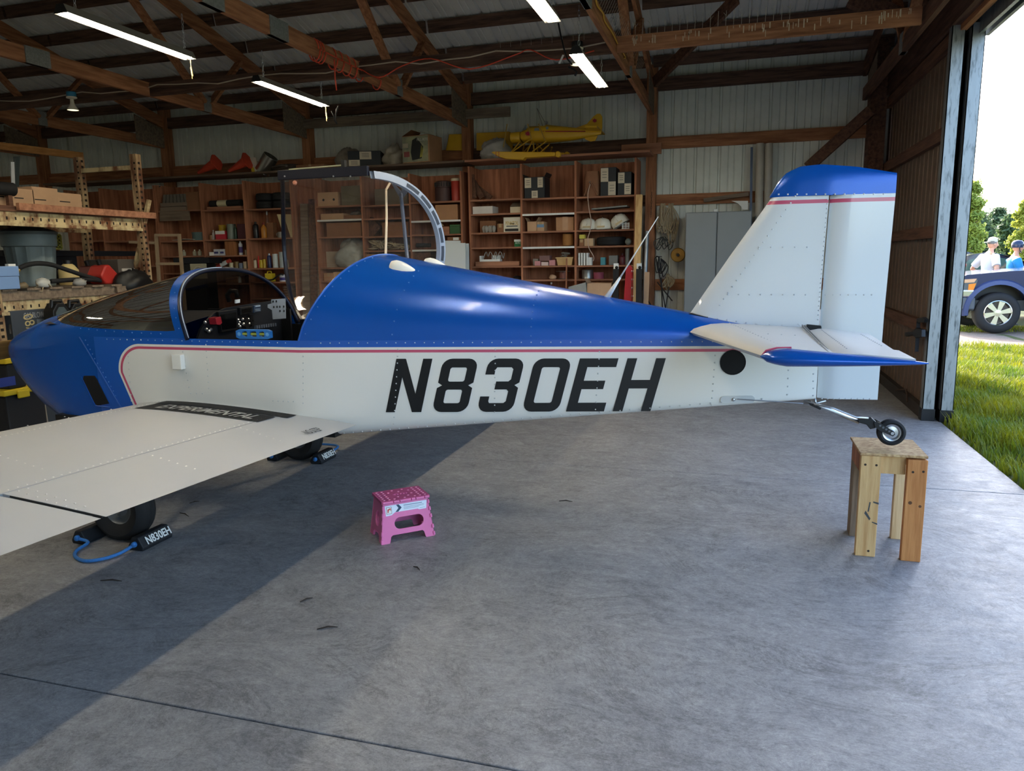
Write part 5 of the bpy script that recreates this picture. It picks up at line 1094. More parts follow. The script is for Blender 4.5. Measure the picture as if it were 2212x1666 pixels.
loft('fuselage', ((1128,287,304,.10),(1131,284,308,.12),(1140,279,309,.13),(1147,274,309,.13),(1180,272,309,.13),(1182,270,309,.13),(1240,276,303,.08),(1290,281,293,.03),(1299,284,290,.012)), YEL, mp)
loft('cowl', ((1106,290,308,.105),(1107,287,310,.115),(1126,285,310,.115),(1127,287,308,.11)), YEL, mp)
FX = lambda pts, dy=-.13: [P(a,b,MY)+Vector((0,dy,0)) for a,b in pts]
M().prism(FX(((1245,276),(1268,268),(1282,252),(1290,246),(1297,246),(1301,252),(1301,276),(1298,290),(1280,288)),-.012),(0,.024,0)).out('tail_fin', YEL, mp, bevel=.003)
M().prism(FX(((1274,279),(1298,280),(1299,284),(1272,284)),-.30),(0,.6,0)).out('tailplane', YEL, mp, bevel=.002)
M().prism(FX(((1261,297),(1291,294),(1286,304),(1276,306),(1266,302)),-.01),(0,.02,0)).out('ventral_fin', YEL, mp)
M().prism(FX(((1134,284),(1142,273),(1142,284)),-.128),(0,.004,0)).out('windscreen', cm((110,120,118),.2), mp); M().prism(FX(((1159,286),(1161,280),(1169,280),(1171,286)),-.135),(0,.004,0)).out('side_window', cm((120,130,128),.2), mp)
M().lathe([(0,.0),(.02,0)],P(1187,280,MY)+Vector((0,-.13,0)),(0,-1,0),14).out('porthole', cm((120,130,128),.2), mp)
M().prism(FX(((1177,286.3),(1268,286.2),(1268,287.6),(1177,288)),-.128),(0,.03,0)).out('pinstripe', RDD, mp)
def leaf_shape(cx, cy, s_, dy):
    pts = []
    for i,(a,r_) in enumerate(((90,1),(78,.55),(62,.75),(55,.5),(30,.95),(20,.5),(-5,.8),(-25,.4),(-50,.6),(-80,.3),(-90,.75),(-100,.3),(-130,.6),(-155,.4),(185,.8),(160,.5),(150,.95),(125,.5),(118,.75),(102,.55))): t = math.radians(a); pts.append((cx+s_*r_*math.cos(t),cy-s_*r_*math.sin(t)))
    return M().prism(FX(pts,dy),(0,.004,0)).out('leaf_emblem', RDD, mp)
leaf_shape(1146,293,8.5,-.136); leaf_shape(1285,262,7,-.018)
fl0 = []
for dy, dpx in ((-.30,0),(.25,0)):
    dz_ = max(0, ZTOP+.004-P(1143,351.5,MY).z) if dy > 0 else 0
    f_ = M().prism([P(a,b,MY)+Vector((0,dy,dz_)) for a,b in ((1076,336),(1079,333.5),(1210,335),(1210,343),(1146,347),(1143,351.5),(1140,351),(1105,349),(1090,344))],(0,.11,0)).out('float', YEL, mp, bevel=.008)
    M().prism([P(a,b,MY)+Vector((0,dy+.02,dz_)) for a,b in ((1210,334),(1215,332),(1221,335),(1221,343),(1216,346),(1210,344))],(0,.06,0)).out('float_rudder', YEL, f_, bevel=.01)
    for a in (1085.5,1091.5): M().prism([P(a+b_,c_,MY)+Vector((0,dy-.001,dz_)) for b_,c_ in ((0,333.6),(1,333.6),(1,344+(a-1085)*.35),(0,343.6+(a-1085)*.35))],(0,.002,0)).out('float_band', RDD, f_)
    q = M()
    for p0,p1 in (((1149,304),(1117,334)),((1129,307),(1116,334)),((1155,306),(1149,334)),((1184,308),(1160,333)),((1156,308),(1164,333)),((1189,316),(1178,334))): q.tube([P(*p0,MY)+Vector((0,dy*.35,0)),P(*p1,MY)+Vector((0,dy+.055,dz_))],.009,6)
    q.out('float_struts', mat('strut_yellow',(190,146,44),.5), mp)
for p0,p1 in (((1147,272),(1155,306)),((1170,272),(1184,308)),((1103,272),(1095,322))): M().tube([P(*p0,MY)+Vector((0,-.16,0)),P(*p1,MY)+Vector((0,-.16,0))],.007,6).out('wing_strut' if p1[0] > 1100 else 'propeller', cm((176,140,60)), mp)
M().tube([P(1178,265,MY),P(1182,266,MY)],.02,8).out('fuel_cap', STEEL, mp)
for i,(p0) in enumerate((((965,326),(972,291),(1004,290),(1004,326)),((1031,326),(1031,288),(1100,285),(1108,288),(1108,326)))): M().prism([P(a,b,10.33) for a,b in p0],(0,-.04,0)).out('model_wing', YEL, label='yellow model airplane wing panel on the shelf top, '+('left of the post','behind the grey bag')[i], cat='model wing', bevel=.006)
M().tube([P(1160,234,10.0),P(1172,272,MY-.1)],.003,4).tube([P(1160,234,10.0),P(1178,266,MY)],.003,4).out('hanging_wire', cm((110,96,80)), label='thin wires holding up the yellow model seaplane', cat='wire')
# middle unit goods
r = carton('brown carton with two punched holes, top left of the middle unit',686,729,412,444,'C0',CARD2,.3,tape=False); x0,x1,z0,z1 = fit(686,729,412,444,'C0')
for f_ in (.3,.8): M().lathe([(0,0),(.018,0)],(x0+(x1-x0)*f_,SY+.0485,z0+.09),(0,-1,0),12).out('punched_hole', BLACK, r)
carton('olive metal case behind the canopy, top shelf of the middle unit',738,778,400,444,'C0',cm((112,104,84),.5,.2),.28,tape=False,cat='case',name='metal_case')
carton('long pale carton with faded print, second shelf of the middle unit',693,741,459,474,'C0',CARD2,.25,tape=False); carton('shallow brown tray with scraps, second shelf of the middle unit',743,783,464,474,'C0',CARD3,.25,tape=False,cat='tray',name='tray'); x0,x1,z0,z1 = fit(748,775,452,464,None); lump('scrap_heap','heap of grey scraps on the shallow brown tray','scraps',((x0+x1)/2,SY+.16,fit(743,783,464,474,'C0')[3]+.001),(.09,.06,.035),cm((110,102,92)),9)
carton('long brown carton filling the third shelf of the middle unit',706,779,479,511,'C0',CARD3,.3,tape=False); carton('flat white cardboard sheet standing behind the silver bag',701,734,543,578,'C0',cm((176,164,146)),.03,Y=SY+.2,tape=False,cat='cardboard',name='cardboard_sheet')
bag('large silvery plastic bag tied in a bundle, middle unit',716,780,519,579,21,(168,168,160),'C0',SY+.03,.17)
carton('pair of brown cartons with a white gap, low in the middle unit',700,720,590,607,'C0',CARD,.2); carton('brown carton with loose lid beside its twin, low in the middle unit',721,741,588,607,'C0',CARD2,.2)
carton('olive box with a tapered side, second bay of the middle unit',810,880,404,442,'C1',cm((104,92,76)),.3,tape=False); M().beam(P(790,486,SY+.2),P(812,508,SY+.2),.3,.09,up=(0,1,0)).out('block', WDK, label='dark block at the left of the second bay', cat='block'); carton('brown flat box in the second bay below the olive box',826,882,478,510,'C1',CARD3,.3,Y=SY+.1,tape=False)
q = M(); rg = random.Random(4); x0,x1,z0,z1 = fit(797,872,514,541,'C1')
for k in range(14):
    pts = []; cx = x0+(x1-x0)*rg.uniform(.05,.95); hh = (z1-z0)*(1-abs(cx-x0-.15)/(x1-x0)*.75)
    for i in range(9): pts.append(Vector((cx+rg.uniform(-.12,.12),SY+.12+rg.uniform(-.08,.1),z0+.015+max(0,hh*rg.uniform(0,.8)))))
    q.tube(smooth(pts,3),.011,5)
q.out('rope_pile', ROPE, label='tangled heap of tan rope in the second bay of the middle unit', cat='rope', kind='stuff', smooth=True)
carton('brown carton low in the second bay under the rope heap',792,850,548,580,'C1',CARD,.25)
x0,x1,z0,z1 = fit(936,969,388,434,'C2'); r = thing('camp_heater','maroon slatted heater with a guard, third bay','heater',((x0+x1)/2,SY+.14,z0)); c = ((x0+x1)/2,SY+.14,z0); rr = (x1-x0)/2; hh = z1-z0
M().lathe([(0,0),(rr,0),(rr,hh*.66),(rr*.94,hh*.68),(rr*.94,hh*.97),(rr*.8,hh),(0,hh)],c,n=22).out('drum', cm((74,52,50),.5,.3), r, smooth=40)
for k in range(10):
    a_ = PI+PI*(k+.5)/10; M().box((c[0]+rr*.965*math.cos(a_),c[1]+rr*.965*math.sin(a_),c[2]+hh*.83),(.014,.01,hh*.2)).out('slat', BLACK, r)
x0,x1,z0,z1 = fit(972,991,382,434,'C2'); r = thing('thermos','red thermos with a cream lid in the third bay','thermos',((x0+x1)/2,SY+.12,z0)); c = ((x0+x1)/2,SY+.12,z0); rr = (x1-x0)/2; hh = z1-z0; M().lathe([(0,0),(rr*.95,0),(rr*.97,hh*.84),(rr*.9,hh*.86)],c,n=20).out('body', cm((176,60,48),.4), r, smooth=40); M().lathe([(rr*1.0,hh*.85),(rr*1.0,hh*.95),(rr*.8,hh*.98),(0,hh*.985)],c,n=20).out('lid', cm((206,190,160)), r, smooth=40)
carton('plain brown carton on the second shelf of the third bay',941,988,441,476,'C2',CARD,.3,tape=False); r = carton('shallow open wooden crate of papers, third bay',936,970,489,506,'C2',WREDX,.24,open_=False,tape=False,cat='crate',name='crate'); M().prism([P(a,b,SY+.12) for a,b in ((938,488),(946,480),(950,486),(953,481),(958,488))],(0,.02,0)).out('papers', cm((206,186,150)), r)
r = carton('green metal cash box in the third bay',972,994,489,506,'C2',cm((56,96,60),.4,.2),.2,tape=False,cat='case',name='metal_case'); x0,x1,z0,z1 = fit(972,994,485,489,None); z0 = fit(972,994,489,506,'C2')[3]; M().bb(x0-.003,x1+.003,SY+.046,SY+.254,z0,z0+.022).out('lid', cm((64,106,66),.4,.2), r, bevel=.003)
carton('brown carton with a white label near the white panels',967,995,512,539,'C2',CARD3,.25,tape=False,word='PARTS' if False else None); M().bb(*fit(979,991,513,519,None)[:2],SY+.047,SY+.049,*fit(979,991,513,519,None)[2:]).out('shipping_label', WHITE, label='white label on the carton by the white panels', cat='label')
M().tube([P(900,530,SY+.1),P(930,530,SY+.1)],.03,10).out('pipe_offcut', DARKST, label='dark pipe offcut on the fourth shelf, third bay', cat='pipe', smooth=40); carton('dark wooden drawer low in the third bay',897,930,545,580,'C2',WDK,.25,tape=False,cat='drawer',name='drawer')
# folded white panels
r = thing('folded_panel_stack','stack of folded white corrugated panels standing between two shelf units','panel',P(978,640,9.55))
for i,(a,b,c,d,y) in enumerate(((945,961,526,650,9.55),(959,994,520,650,9.6),(960,1005,525,650,9.5),(1003,1012,526,650,9.6))): M().prism([P(a,c+4 if i==0 else c,y),P(b,c,y),drop(b,y),drop(a,y)],(0,.02,0)).out('panel', mat('white_corrugate_%d'%i,(206,212,214) if i else (190,190,186),.5), r)
# between left and middle units: tall boards
for i,(a,b,c,d,m_,l_) in enumerate(((648,664,440,690,GREYW,'tall grey board leaning between the left and middle units'),(666,680,430,690,WDK,'dark tall board second from left between the units'),(681,690,500,690,GREYW,'short grey board at the right of the leaning boards'))): M().prism([P(a,c,SY+.1),P(b,c,SY+.1),drop(b,SY-.1),drop(a,SY-.1)],(0,.03,0)).out('leaning_board', m_, label=l_, cat='board')
M().bb(px2x(636),px2x(686),SY+.2,SY+.22,0,zt-.02).out('backing_board', WRED, label='wide brown backing board between left and middle shelf units', cat='board')
# left unit goods
r = thing('bracket_crate','open crate of folded metal brackets, top shelf of the left unit','crate',(fit(349,402,416,454,'L0')[0]+.2,SY+.12,fit(349,402,416,454,'L0')[2])); x0,x1,z0,z1 = fit(349,402,416,454,'L0'); M().bb(x0,x1,SY+.02,SY+.3,z0,z0+.055).bb(x0,x1,SY+.03,SY+.3,z0+.065,z0+.12).out('crate_boards', cm((128,112,96)), r)
for i in range(7): M().prism([(x0+.02+.07*i,SY+.06,z0+.125),(x0+.075+.07*i,SY+.06,z0+.125),(x0+.10+.062*i,SY+.06,z1),(x0+.05+.062*i,SY+.06,z1)],(0,.16,0)).out('bracket', cm((110,104,96),.5,.3), r)
carton('brown upright carton at the right of the bracket crate',404,432,414,454,'L0',CARD3,.25,tape=False); M().prism([P(a,b,SY-.03) for a,b in ((345,455),(406,455),(409,476),(345,478))],(0,.03,0)).out('board', GREYW, label='grey board hung below the bracket crate', cat='board')
x0,x1,z0,z1 = fit(407,437,501,520,'L0'); M().lathe([(0,0),((x1-x0)/2,0),((x1-x0)/2,.1),((x1-x0)/2*1.04,.1),((x1-x0)/2*1.04,.125),(0,.125)],((x0+x1)/2,SY+.19,z0),n=26).out('round_tin', cm((92,116,116),.4,.2), label='blue-grey round tin on the second shelf of the left unit', cat='tin', smooth=40)
x0,x1,z0,z1 = fit(380,405,516,520,'L0'); M().prism([(x0,SY-.03,z0+.004),(x1,SY-.04,z0+.02),(x1+.2,SY+.1,z0+.008),(x0+.05,SY+.2,z0+.01)],(0,0,.006)).out('papers', cm((190,184,170)), label='loose papers spilling from the second shelf of the left unit', cat='paper')
q = M(); 
for i,(px,l_) in enumerate(((398,'left'),(421,'middle'),(432,'right'))): can('small clear bulb on the third shelf of the left unit, %s one'%l_,px,540,553,.03,'L0',(170,164,140),(200,196,180),'bottle',group='bulbs on the left unit')
x0,x1,z0,z1 = fit(390,465,556,570,None,SY-.25); r = thing('bench_grinder_cabinet','black metal bench tool with a white panel below the bulbs','tool',((x0+x1)/2,SY-.3,0)); M().bb(x0,x1,SY-.4,SY-.1,z0,z1).out('top_bar', DARKST, r, bevel=.006); M().bb(x0+.1,x1-.1,SY-.38,SY-.12,.0,z0).out('body', BLACK, r, bevel=.01); a, b = P(409,570,SY-.41), P(446,602,SY-.41); M().bb(a.x,b.x,SY-.4,SY-.381,b.z,a.z).out('panel', cm((176,168,140)), r, bevel=.004); M().tube([P(419,600,SY-.42),P(419,581,SY-.42),P(424,577,SY-.42),P(432,577,SY-.42)],.008,6).out('handle', cm((206,200,180)), r)
x0,x1,z0,z1 = fit(450,522,443,452,'L1'); M().bb(x0,x1,SY+.02,SY+.3,z0,z1).out('plank_offcut', WREDX, label='brown plank under the black roll, left unit', cat='board'); zz = z1+.052; p0, p1 = P(455,437,SY+.1), P(522,436,SY+.1); p0.z = p1.z = zz; r = thing('black_roll','black rolled hose with a white paper label, left unit','roll',(p0.x+.2,SY+.1,zz-.05)); M().tube([p0,p1],.05,14).out('roll', RUBBER, r, smooth=40); a, b = P(472,437,SY+.1), P(492,437,SY+.1); a.z = b.z = zz; M().tube([a,b],.0515,14).out('paper_label', cm((206,196,160)), r, smooth=40)
r = carton('red and white box on the second shelf, left unit',466,485,498,517,'L1',cm((196,44,58)),.1,tape=False); x0,x1,z0,z1 = fit(466,485,498,517,'L1'); M().bb(x0,x1,SY+.048,SY+.05,z1-.05,z1).out('white_top', WHITE, r)
can('yellow oil can behind the red box',482,485,517,.055,'L1',(196,160,36),None,'tin',Y=SY+.24); can('grey green tin on the second shelf, left unit',500,484,517,.055,'L1',(112,120,108),None,'tin'); can('dark green bottle beside the grey green tin',510,484,517,.024,'L1',(34,66,50),(20,40,30),'bottle'); carton('maroon and black box on the second shelf, left unit',514,530,484,517,'L1',cm((70,24,34)),.12,tape=False); can('small blue can at the right end of the second shelf',530,503,517,.025,'L1',(70,70,96)); can('small white bottle left of the red box',462,496,517,.022,'L1',(190,180,170),(200,200,200),'bottle'); can('little tan tin at the left end of the second shelf',457,507,517,.03,'L1',(150,106,66),None,'tin')
for i,(a,b,l_) in enumerate(((462,473,'left'),(475,485,'right'))): r = carton('white and blue small box on the third shelf, %s of the pair'%l_,a,b,538,552,'L1',cm((206,206,214)),.08,tape=False,group='white and blue boxes on the left unit'); x0,x1,z0,z1 = fit(a,b,538,552,'L1'); M().bb(x0+.01,x1-.02,SY+.048,SY+.05,z0+.03,z0+.06).out('blue_print', cm((60,60,120)), r)
carton('upright wood block on the third shelf of the left unit',487,505,521,552,'L1',wood('block_wood',(166,110,70),(130,82,50),'z'),.14,tape=False,cat='block',name='wood_block'); can('blue and red spray can on the third shelf',521,522,552,.03,'L1',(200,200,204),(220,220,220),'spray_can',label_col=(70,50,110)); can('small cream tin beside the spray can',534,541,552,.03,'L1',(170,150,120),None,'tin')
carton('small white peaked carton at the left end of the third shelf',452,462,544,552,'L1',WHITE,.08,tape=False)
a, b = P(470,576,SY+.08), P(497,563,SY+.08); r = thing('caulk_tube','red and white cylinder lying tilted on the fourth shelf','tube',a); M().tube([a,b],.032,14).out('cylinder', cm((196,72,60)), r, smooth=40); M().tube([a.lerp(b,.3),a.lerp(b,.8)],.033,14).out('paper_label', WHITE, r, smooth=40)
for i,(px,a,c_,k,l_) in enumerate(((500,568,(190,180,150),'tin','cream tin'),(512,566,(120,96,50),'tin','brown tin'),(521,569,(110,120,140),'tin','blue grey box tin'),(531,566,(190,170,140),'tin','tan carton tin'))): can('%s in the row on the fourth shelf of the left unit'%l_,px,a,581,.034,'L1',c_,None,k,group='tins on the fourth shelf')
for (xx,k,l_) in ((545+18,0,'lower left'),(545+18,1,'upper left'),(598,0,'lower right'),(598,1,'upper right')):
    p = fit(xx,xx+1,430,450,'L2'); tyre('small black tyre in two stacks on the left unit, %s'%l_,p[0],SY+.2,p[2]+.118*k,.145,.115,'small tyres stacked on the left unit')
can('black spray can on the second shelf of the left unit',554,478,514,.042,'L2',(20,22,26),(30,30,30),'spray_can'); can('yellow amber bottle beside the black spray can',571,480,514,.042,'L2',(186,120,40),(120,40,30),'bottle'); can('slim clear bottle with a grey cap behind the amber bottle',580,455,514,.03,'L2',(110,74,56),(190,190,190),'bottle',Y=SY+.22)
r = carton('brown upright box beside the amber bottle',577,589,480,514,'L2',CARD3,.1,Y=SY+.14,tape=False)
for i,(a,b,l_) in enumerate(((598,606,'cream board leaning in the third bay, left one'),(612,626,'cream board leaning in the third bay, right one'))): M().prism([P(a,463,SY+.06+.06*i),P(b+6,463,SY+.06+.06*i),P(b+10,513,SY+.06),P(a+16,513,SY+.06)],(0,.012,0)).out('cream_board', cm((206,186,140)), label=l_, cat='board')
x0,x1,z0,z1 = fit(598,612,500,514,'L2',SY+.04); r = thing('mug','grey mug on the second shelf of the left unit','mug',(x0+.05,SY+.06,z0)); M().lathe([(0,0),(.036,0),(.038,.085),(.034,.085),(.032,.008),(0,.008)],(x0+.05,SY+.06,z0),n=18).out('cup', cm((130,124,116)), r, smooth=40); M().tube([(x0+.012,SY+.06,z0+.07),(x0-.012,SY+.06,z0+.06),(x0-.012,SY+.06,z0+.03),(x0+.012,SY+.06,z0+.02)],.006,6).out('handle', cm((130,124,116)), r)
for px,a,rr,c_,cap,k,l_ in ((552,559,.026,(206,190,160),(90,60,40),'spray_can','cream spray can at left of the third shelf'),(560,553,.02,(190,40,40),(190,40,40),'bottle','thin red-capped bottle on the third shelf'),(565,562,.03,(200,170,30),None,'tin','yellow tin on the third shelf'),(572,560,.025,(180,150,40),None,'tin','small yellow can behind the blue can'),(583,548,.032,(36,44,86),(170,180,200),'spray_can','dark blue spray can on the third shelf'),(596,549,.042,(196,200,196),None,'tin','white paint tin on the third shelf'),(611,545,.046,(160,166,164),None,'tin','tall grey tin at right of the third shelf'),(622,562,.022,(130,110,90),None,'tin','small brown tin at the end of the third shelf')): can(l_,px,a,579,rr,'L2',c_,cap,k)
r = carton('yellow plastic jug with a handle on the fourth shelf',573,587,591,609,'L2',cm((206,180,40)),.09,tape=False,cat='jug',name='oil_jug'); p = fit(573,587,588,591,None); z1 = fit(573,587,591,609,'L2')[3]; M().tube([(p[0]+.01,SY+.09,z1),(p[0]+.02,SY+.09,z1+.03),(p[1]-.04,SY+.09,z1+.03),(p[1]-.03,SY+.09,z1)],.01,6).out('handle', cm((206,180,40)), r); can('blue and white paint can on the fourth shelf',614,594,609,.065,'L2',(206,204,210),None,'tin',label_col=(60,50,120))
M().tube([P(a,b,SY+.02) for a,b in ((572,606),(590,604),(600,596),(606,592),(612,594))],.012,6).out('hose_piece', BLACK, label='short black hose beside the blue and white paint can', cat='hose', smooth=True)
x0,x1,z0,z1 = fit(606,628,616,644,'L2')
for k in range(5): M().lathe([(.075,0),(.1,0),(.1,.03),(.075,.03),(.075,0)],((x0+x1)/2,SY+.16,z0+.036*k),n=20).out('coil', cm((96,74,62),.5), label='brown coil in the stack on the fifth shelf, number %s from the bottom'%('one two three four five'.split()[k]), cat='coil', group='coils stacked on the left unit', smooth=40)
carton('brown leaning box behind the windshield on the fifth shelf',489,512,598,612,'L1',CARD3,.2,tape=False); can('white bottle with a black stripe behind the windshield',518,596,612,.03,'L1',(190,186,176),(20,20,20),'bottle')
# ================================================================ RUSTY RACK AND CLUTTER AT LEFT
RUST = mat('rusty_cream_steel',(196,178,136),.7,.0,col2=(106,62,34),vs=7,stretch=(1,1,.6),pos=(.40,.56),bump=.2,bs=40,det=8)
RUSTP = mat('rusty_post_steel',(176,150,112),.75,.0,col2=(92,54,32),vs=5,stretch=(2,2,.5),pos=(.42,.62),bump=.2,bs=40,det=8)
HOLE = mat('slot_dark',(26,18,12),.9)
RX, RY, RXB = -6.2, 6.72, -6.98
rk = thing('pallet_rack','rusty cream steel pallet rack loaded with clutter at left','rack',(-6.6,5.9,0))
ztop = P(326,330,RY).z
def post(x, y, z1):
    q = M().bb(x-.04,x+.04,y-.004,y+.0,0,z1).bb(x+.036,x+.04,y,y+.07,0,z1).bb(x-.04,x-.036,y,y+.07,0,z1); o = q.out('upright', RUSTP, rk)
    h_ = M(); k = 0
    z = .1
    while z < z1-.05: h_.bb(x+.0405,x+.041,y+.02,y+.05,z,z+.025); h_.bb(x+.004,x+.026,y-.0045,y-.004,z,z+.02); z += .06
    h_.out('slots', HOLE, o, kind='stuff')
post(RX,RY,ztop); post(RXB,RY+.02,P(220,335,RY).z); post(RX,4.93,1.9); post(RXB,4.95,1.9)
def bm(x, z, y0=4.0, y1=RY, h_=.115): 
    o = M().bb(x-.02,x+.025,y0,y1,z-h_,z).bb(x+.025,x+.045,y0,y1,z-h_-.01,z-h_+.02).out('load_beam', RUST, rk, bevel=.003); q = M(); y = y0+.05
    while y < y1-.03: q.bb(x+.0252,x+.0258,y-.008,y+.008,z-h_*.62,z-h_*.38); y += .085
    q.out('beam_holes', HOLE, o, kind='stuff')
zt1 = P(337,473,RY).z; zt0 = P(5,652,4.98).z
bm(RX,zt1); bm(RXB,zt1-.0,4.0,RY+.02); bm(RX,zt0,4.98); bm(RXB,zt0,4.98,RY+.02)
for z in (P(270,363,RY+.03).z,.3): M().beam((RX,RY+.035,z),(RXB,RY+.05,z),.04,.045).out('cross_strut', RUST, rk)
M().beam(P(322,432,RY+.05),P(292,580,RY+.05),.03,.045,up=(0,1,0)).out('diagonal_strut', RUST, rk)
M().beam(P(345,402,RY+.04)*1,P(345,402,RY+.04)+Vector((.001,0,-.01)),.01,.01).out('strut_bolt', DARKST, rk)
def rb(name, lab, cat, x0, x1, y0, y1, z0, z1, m, **k): return M().bb(x0,x1,y0,y1,z0,z1).out(name, m, label=lab, cat=cat, bevel=k.get('bevel',.004), group=k.get('group'))
# loads on the upper beams: boards run along the rack
Z = zt1+.001
rb('board','long dark board at the bottom of the upper rack load','board',-6.26,-6.16,4.2,6.5,Z,Z+.04,WDK); rb('board','reddish brown board on the front edge of the upper rack, ending past the upright','board',-6.14,-6.10,PX(36,430,-6.12).y,PX(335,468,-6.12).y,Z+.01,Z+.075,WREDX) 
rb('board','wide dark board behind the front boards of the rack','board',-6.5,-6.27,4.1,PX(205,455,-6.35).y,Z,Z+.06,WDK); rb('board','dark plank lying under the cartons on the rack','board',-6.98,-6.55,4.1,6.3,Z,Z+.05,WDK)
def fx(px0,px1,py0,py1,X): a = PX(px0,py1,X); b = PX(px1,py0,X); return a.y,b.y,a.z,b.z
for a,b,c,d,l_ in ((28,72,410,436,'brown carton with printed mark at left on the rack'),(72,124,408,438,'taller brown carton next to it, in the middle of the rack top'),(126,175,420,440,'brown carton at the right of the rack top, before the upright'),(-8,26,424,432,'low brown carton under the black roll at the left edge')):
    y0,y1,z0,z1 = fx(a,b,c,d,-6.52); z0 = Z+.061; r = thing('carton', l_, 'box', (-6.65,(y0+y1)/2,z0)); M().bb(-6.8,-6.52,y0,y1,z0,max(z1,z0+.05)).out('body', CARD2, r, bevel=.004); M().bb(-6.52,-6.519,y0+.02,(y0+y1)/2,z0+.09,z0+.10).out('printed_line', BLACK, r)
a, b = PX(-10,411,-6.45), PX(30,410,-6.45); a.z = b.z = a.z+.02; M().tube([a,b.lerp(a,.06),b],[.06,.062,.045],14).out('rolled_mat', RUBBER, label='black rolled mat at the left edge above the cartons', cat='roll', smooth=40)
M().bb(a.x-.02,a.x+.02,b.y-.08,b.y-.04,Z+.06,a.z-.05).out('roll_prop', WDK, label='brown prop block under the black rolled mat', cat='block')
M().prism([PX(x,y,-7.2) for x,y in ((24,350),(31,350),(33,412),(26,412))],(0,.0,0) if False else (-.01,0,0)).out('white_strip', cm((206,210,214),.4), label='white upright strip of metal at upper left', cat='strip'); M().prism([PX(x,y,-7.21) for x,y in ((33,338),(43,338),(41,412),(34,412))],(-.03,0,0)).out('dark_post', cm((46,58,60),.5), label='dark upright strip beside the white one at upper left', cat='strip')
# things on the lower level
LZ = zt0+.0
plt = thing('pallet','grey wooden pallet lying on the lower rack beams','pallet',(-6.5,5.8,LZ))
for k in range(3): rb_ = M().bb(-6.16-.36*k-.09,-6.16-.36*k,5.0,6.66,LZ+.001,LZ+.085).out('stringer', GREYW, plt, bevel=.004)
for k in range(7): M().bb(-7.0,-6.14,5.0+.24*k,5.14+.24*k,LZ+.0855,LZ+.105).out('deck_board', GREYW, plt, bevel=.003)
M().bb(-6.14,-6.12,6.25,6.66,LZ+.02,LZ+.085).out('notched_board', GREYW, plt, bevel=.003)
LD = LZ+.106
y0,y1,z0,z1 = fx(-12,41,597,626,-6.12); r = thing('toolbox','pale blue metal toolbox at the left edge on the lower rack','toolbox',(-6.25,(y0+y1)/2,LD)); BLT = mat('toolbox_blue',(116,146,190),.45); M().bb(-6.38,-6.12,y0,y1,LD,LD+.11).out('tray', BLT, r, bevel=.005); M().bb(-6.385,-6.115,y0-.004,y1+.004,LD+.111,LD+.20).out('lid', BLT, r, bevel=.006); M().bb(-6.27,-6.23,y0+.25,y0+.32,LD+.2,LD+.22).out('handle', WHITE, r)
def rec(px, py, X): return PX(px,py,X)
# trash can
c = PX(72,600,-6.75); r = thing('trash_can','grey ribbed trash can with a dark lid standing on the lower rack','trash can',(c.x,c.y,LD)); zt_ = PX(72,508,-6.75).z; rr = .235
q = M(); n_ = 44; rows = []
for k,(f_,s_) in enumerate(((0,.8),(.05,.82),(.1,.83),(.72,.95),(.76,.96),(.78,1.02),(.9,1.03),(1,1.04))):
    rows.append([(c.x+rr*s_*(1-(.07 if (j%4 < 2 and 1 < k < 5) else 0))*math.cos(2*PI*j/n_),c.y+rr*s_*(1-(.07 if (j%4 < 2 and 1 < k < 5) else 0))*math.sin(2*PI*j/n_),LD+(zt_-LD)*f_) for j in range(n_)])
q.grid(rows,0,False,True); q.out('can_body', mat('trash_grey',(112,124,126),.5,var=.15), r, smooth=30); M().lathe([(rr*1.07,0),(rr*1.08,.03),(rr*.9,.05),(rr*.3,.085),(0,.09)],(c.x,c.y,zt_),n=36).out('lid', mat('lid_dark',(70,80,84),.45), r, smooth=40); M().bb(c.x-.02,c.x+.02,c.y-.09,c.y+.09,zt_+.075,zt_+.1).out('lid_handle', mat('lid_handle',(80,90,92),.4), r, bevel=.006)
q = M(); q.tube(smooth([PX(a,b,-6.3) for a,b in ((40,580),(60,572),(85,569),(115,573),(150,585),(190,598),(220,606),(245,612),(225,607),(190,604),(150,605),(110,608))]),.022,8); q.out('rubber_hose', RUBBER, label='thick black rubber hose arching over the lower rack', cat='hose', smooth=True); M().tube([PX(33,593,-6.3),PX(40,582,-6.3)],.02,8).out('hose_fitting', cm((190,160,90),.3,.8), label='brass fitting at the end of the black hose', cat='fitting', smooth=40)
c = PX(150,605,-6.6); r = thing('plastic_jug','yellowed plastic jug with a dark cap on the lower rack','jug',(c.x,c.y,LD)); M().lathe([(0,0),(.09,0),(.095,.02),(.095,.15),(.06,.2),(.04,.215),(0,.215)],(c.x,c.y,LD),n=20).out('body', cm((206,184,126),.5), r, smooth=40); M().lathe([(.042,.2),(.042,.25),(0,.25)],(c.x,c.y,LD),n=12).out('cap', BLACK, r, smooth=40)
def jerry(lab, px0, px1, py0, X, col):
    y0,y1,z0,z1 = fx(px0,px1,py0,612,X); r = thing('fuel_can', lab, 'fuel can', (X,(y0+y1)/2,LD), 'fuel cans on the lower rack'); M().prism([(X,y0+(y1-y0)*a,LD+(z1-LD)*b) for a,b in ((.0,.45),(.3,.95),(.55,1),(1,.5),(.92,.3),(.7,0),(.25,0))],(-.2,0,0)).out('body', cm(col,.4), r, bevel=.02, seg=3); M().cyl((X-.1,y0+(y1-y0)*.42,z1-.0),(X-.1,y0+(y1-y0)*.35,z1+.05),.025,n=10).out('spout', BLACK, r)
jerry('bright red plastic fuel can lying tilted on the lower rack',220,254,571,-6.25,(176,46,38)); jerry('faded dark red fuel can behind the bright red one',196,226,573,-6.5,(92,36,32))
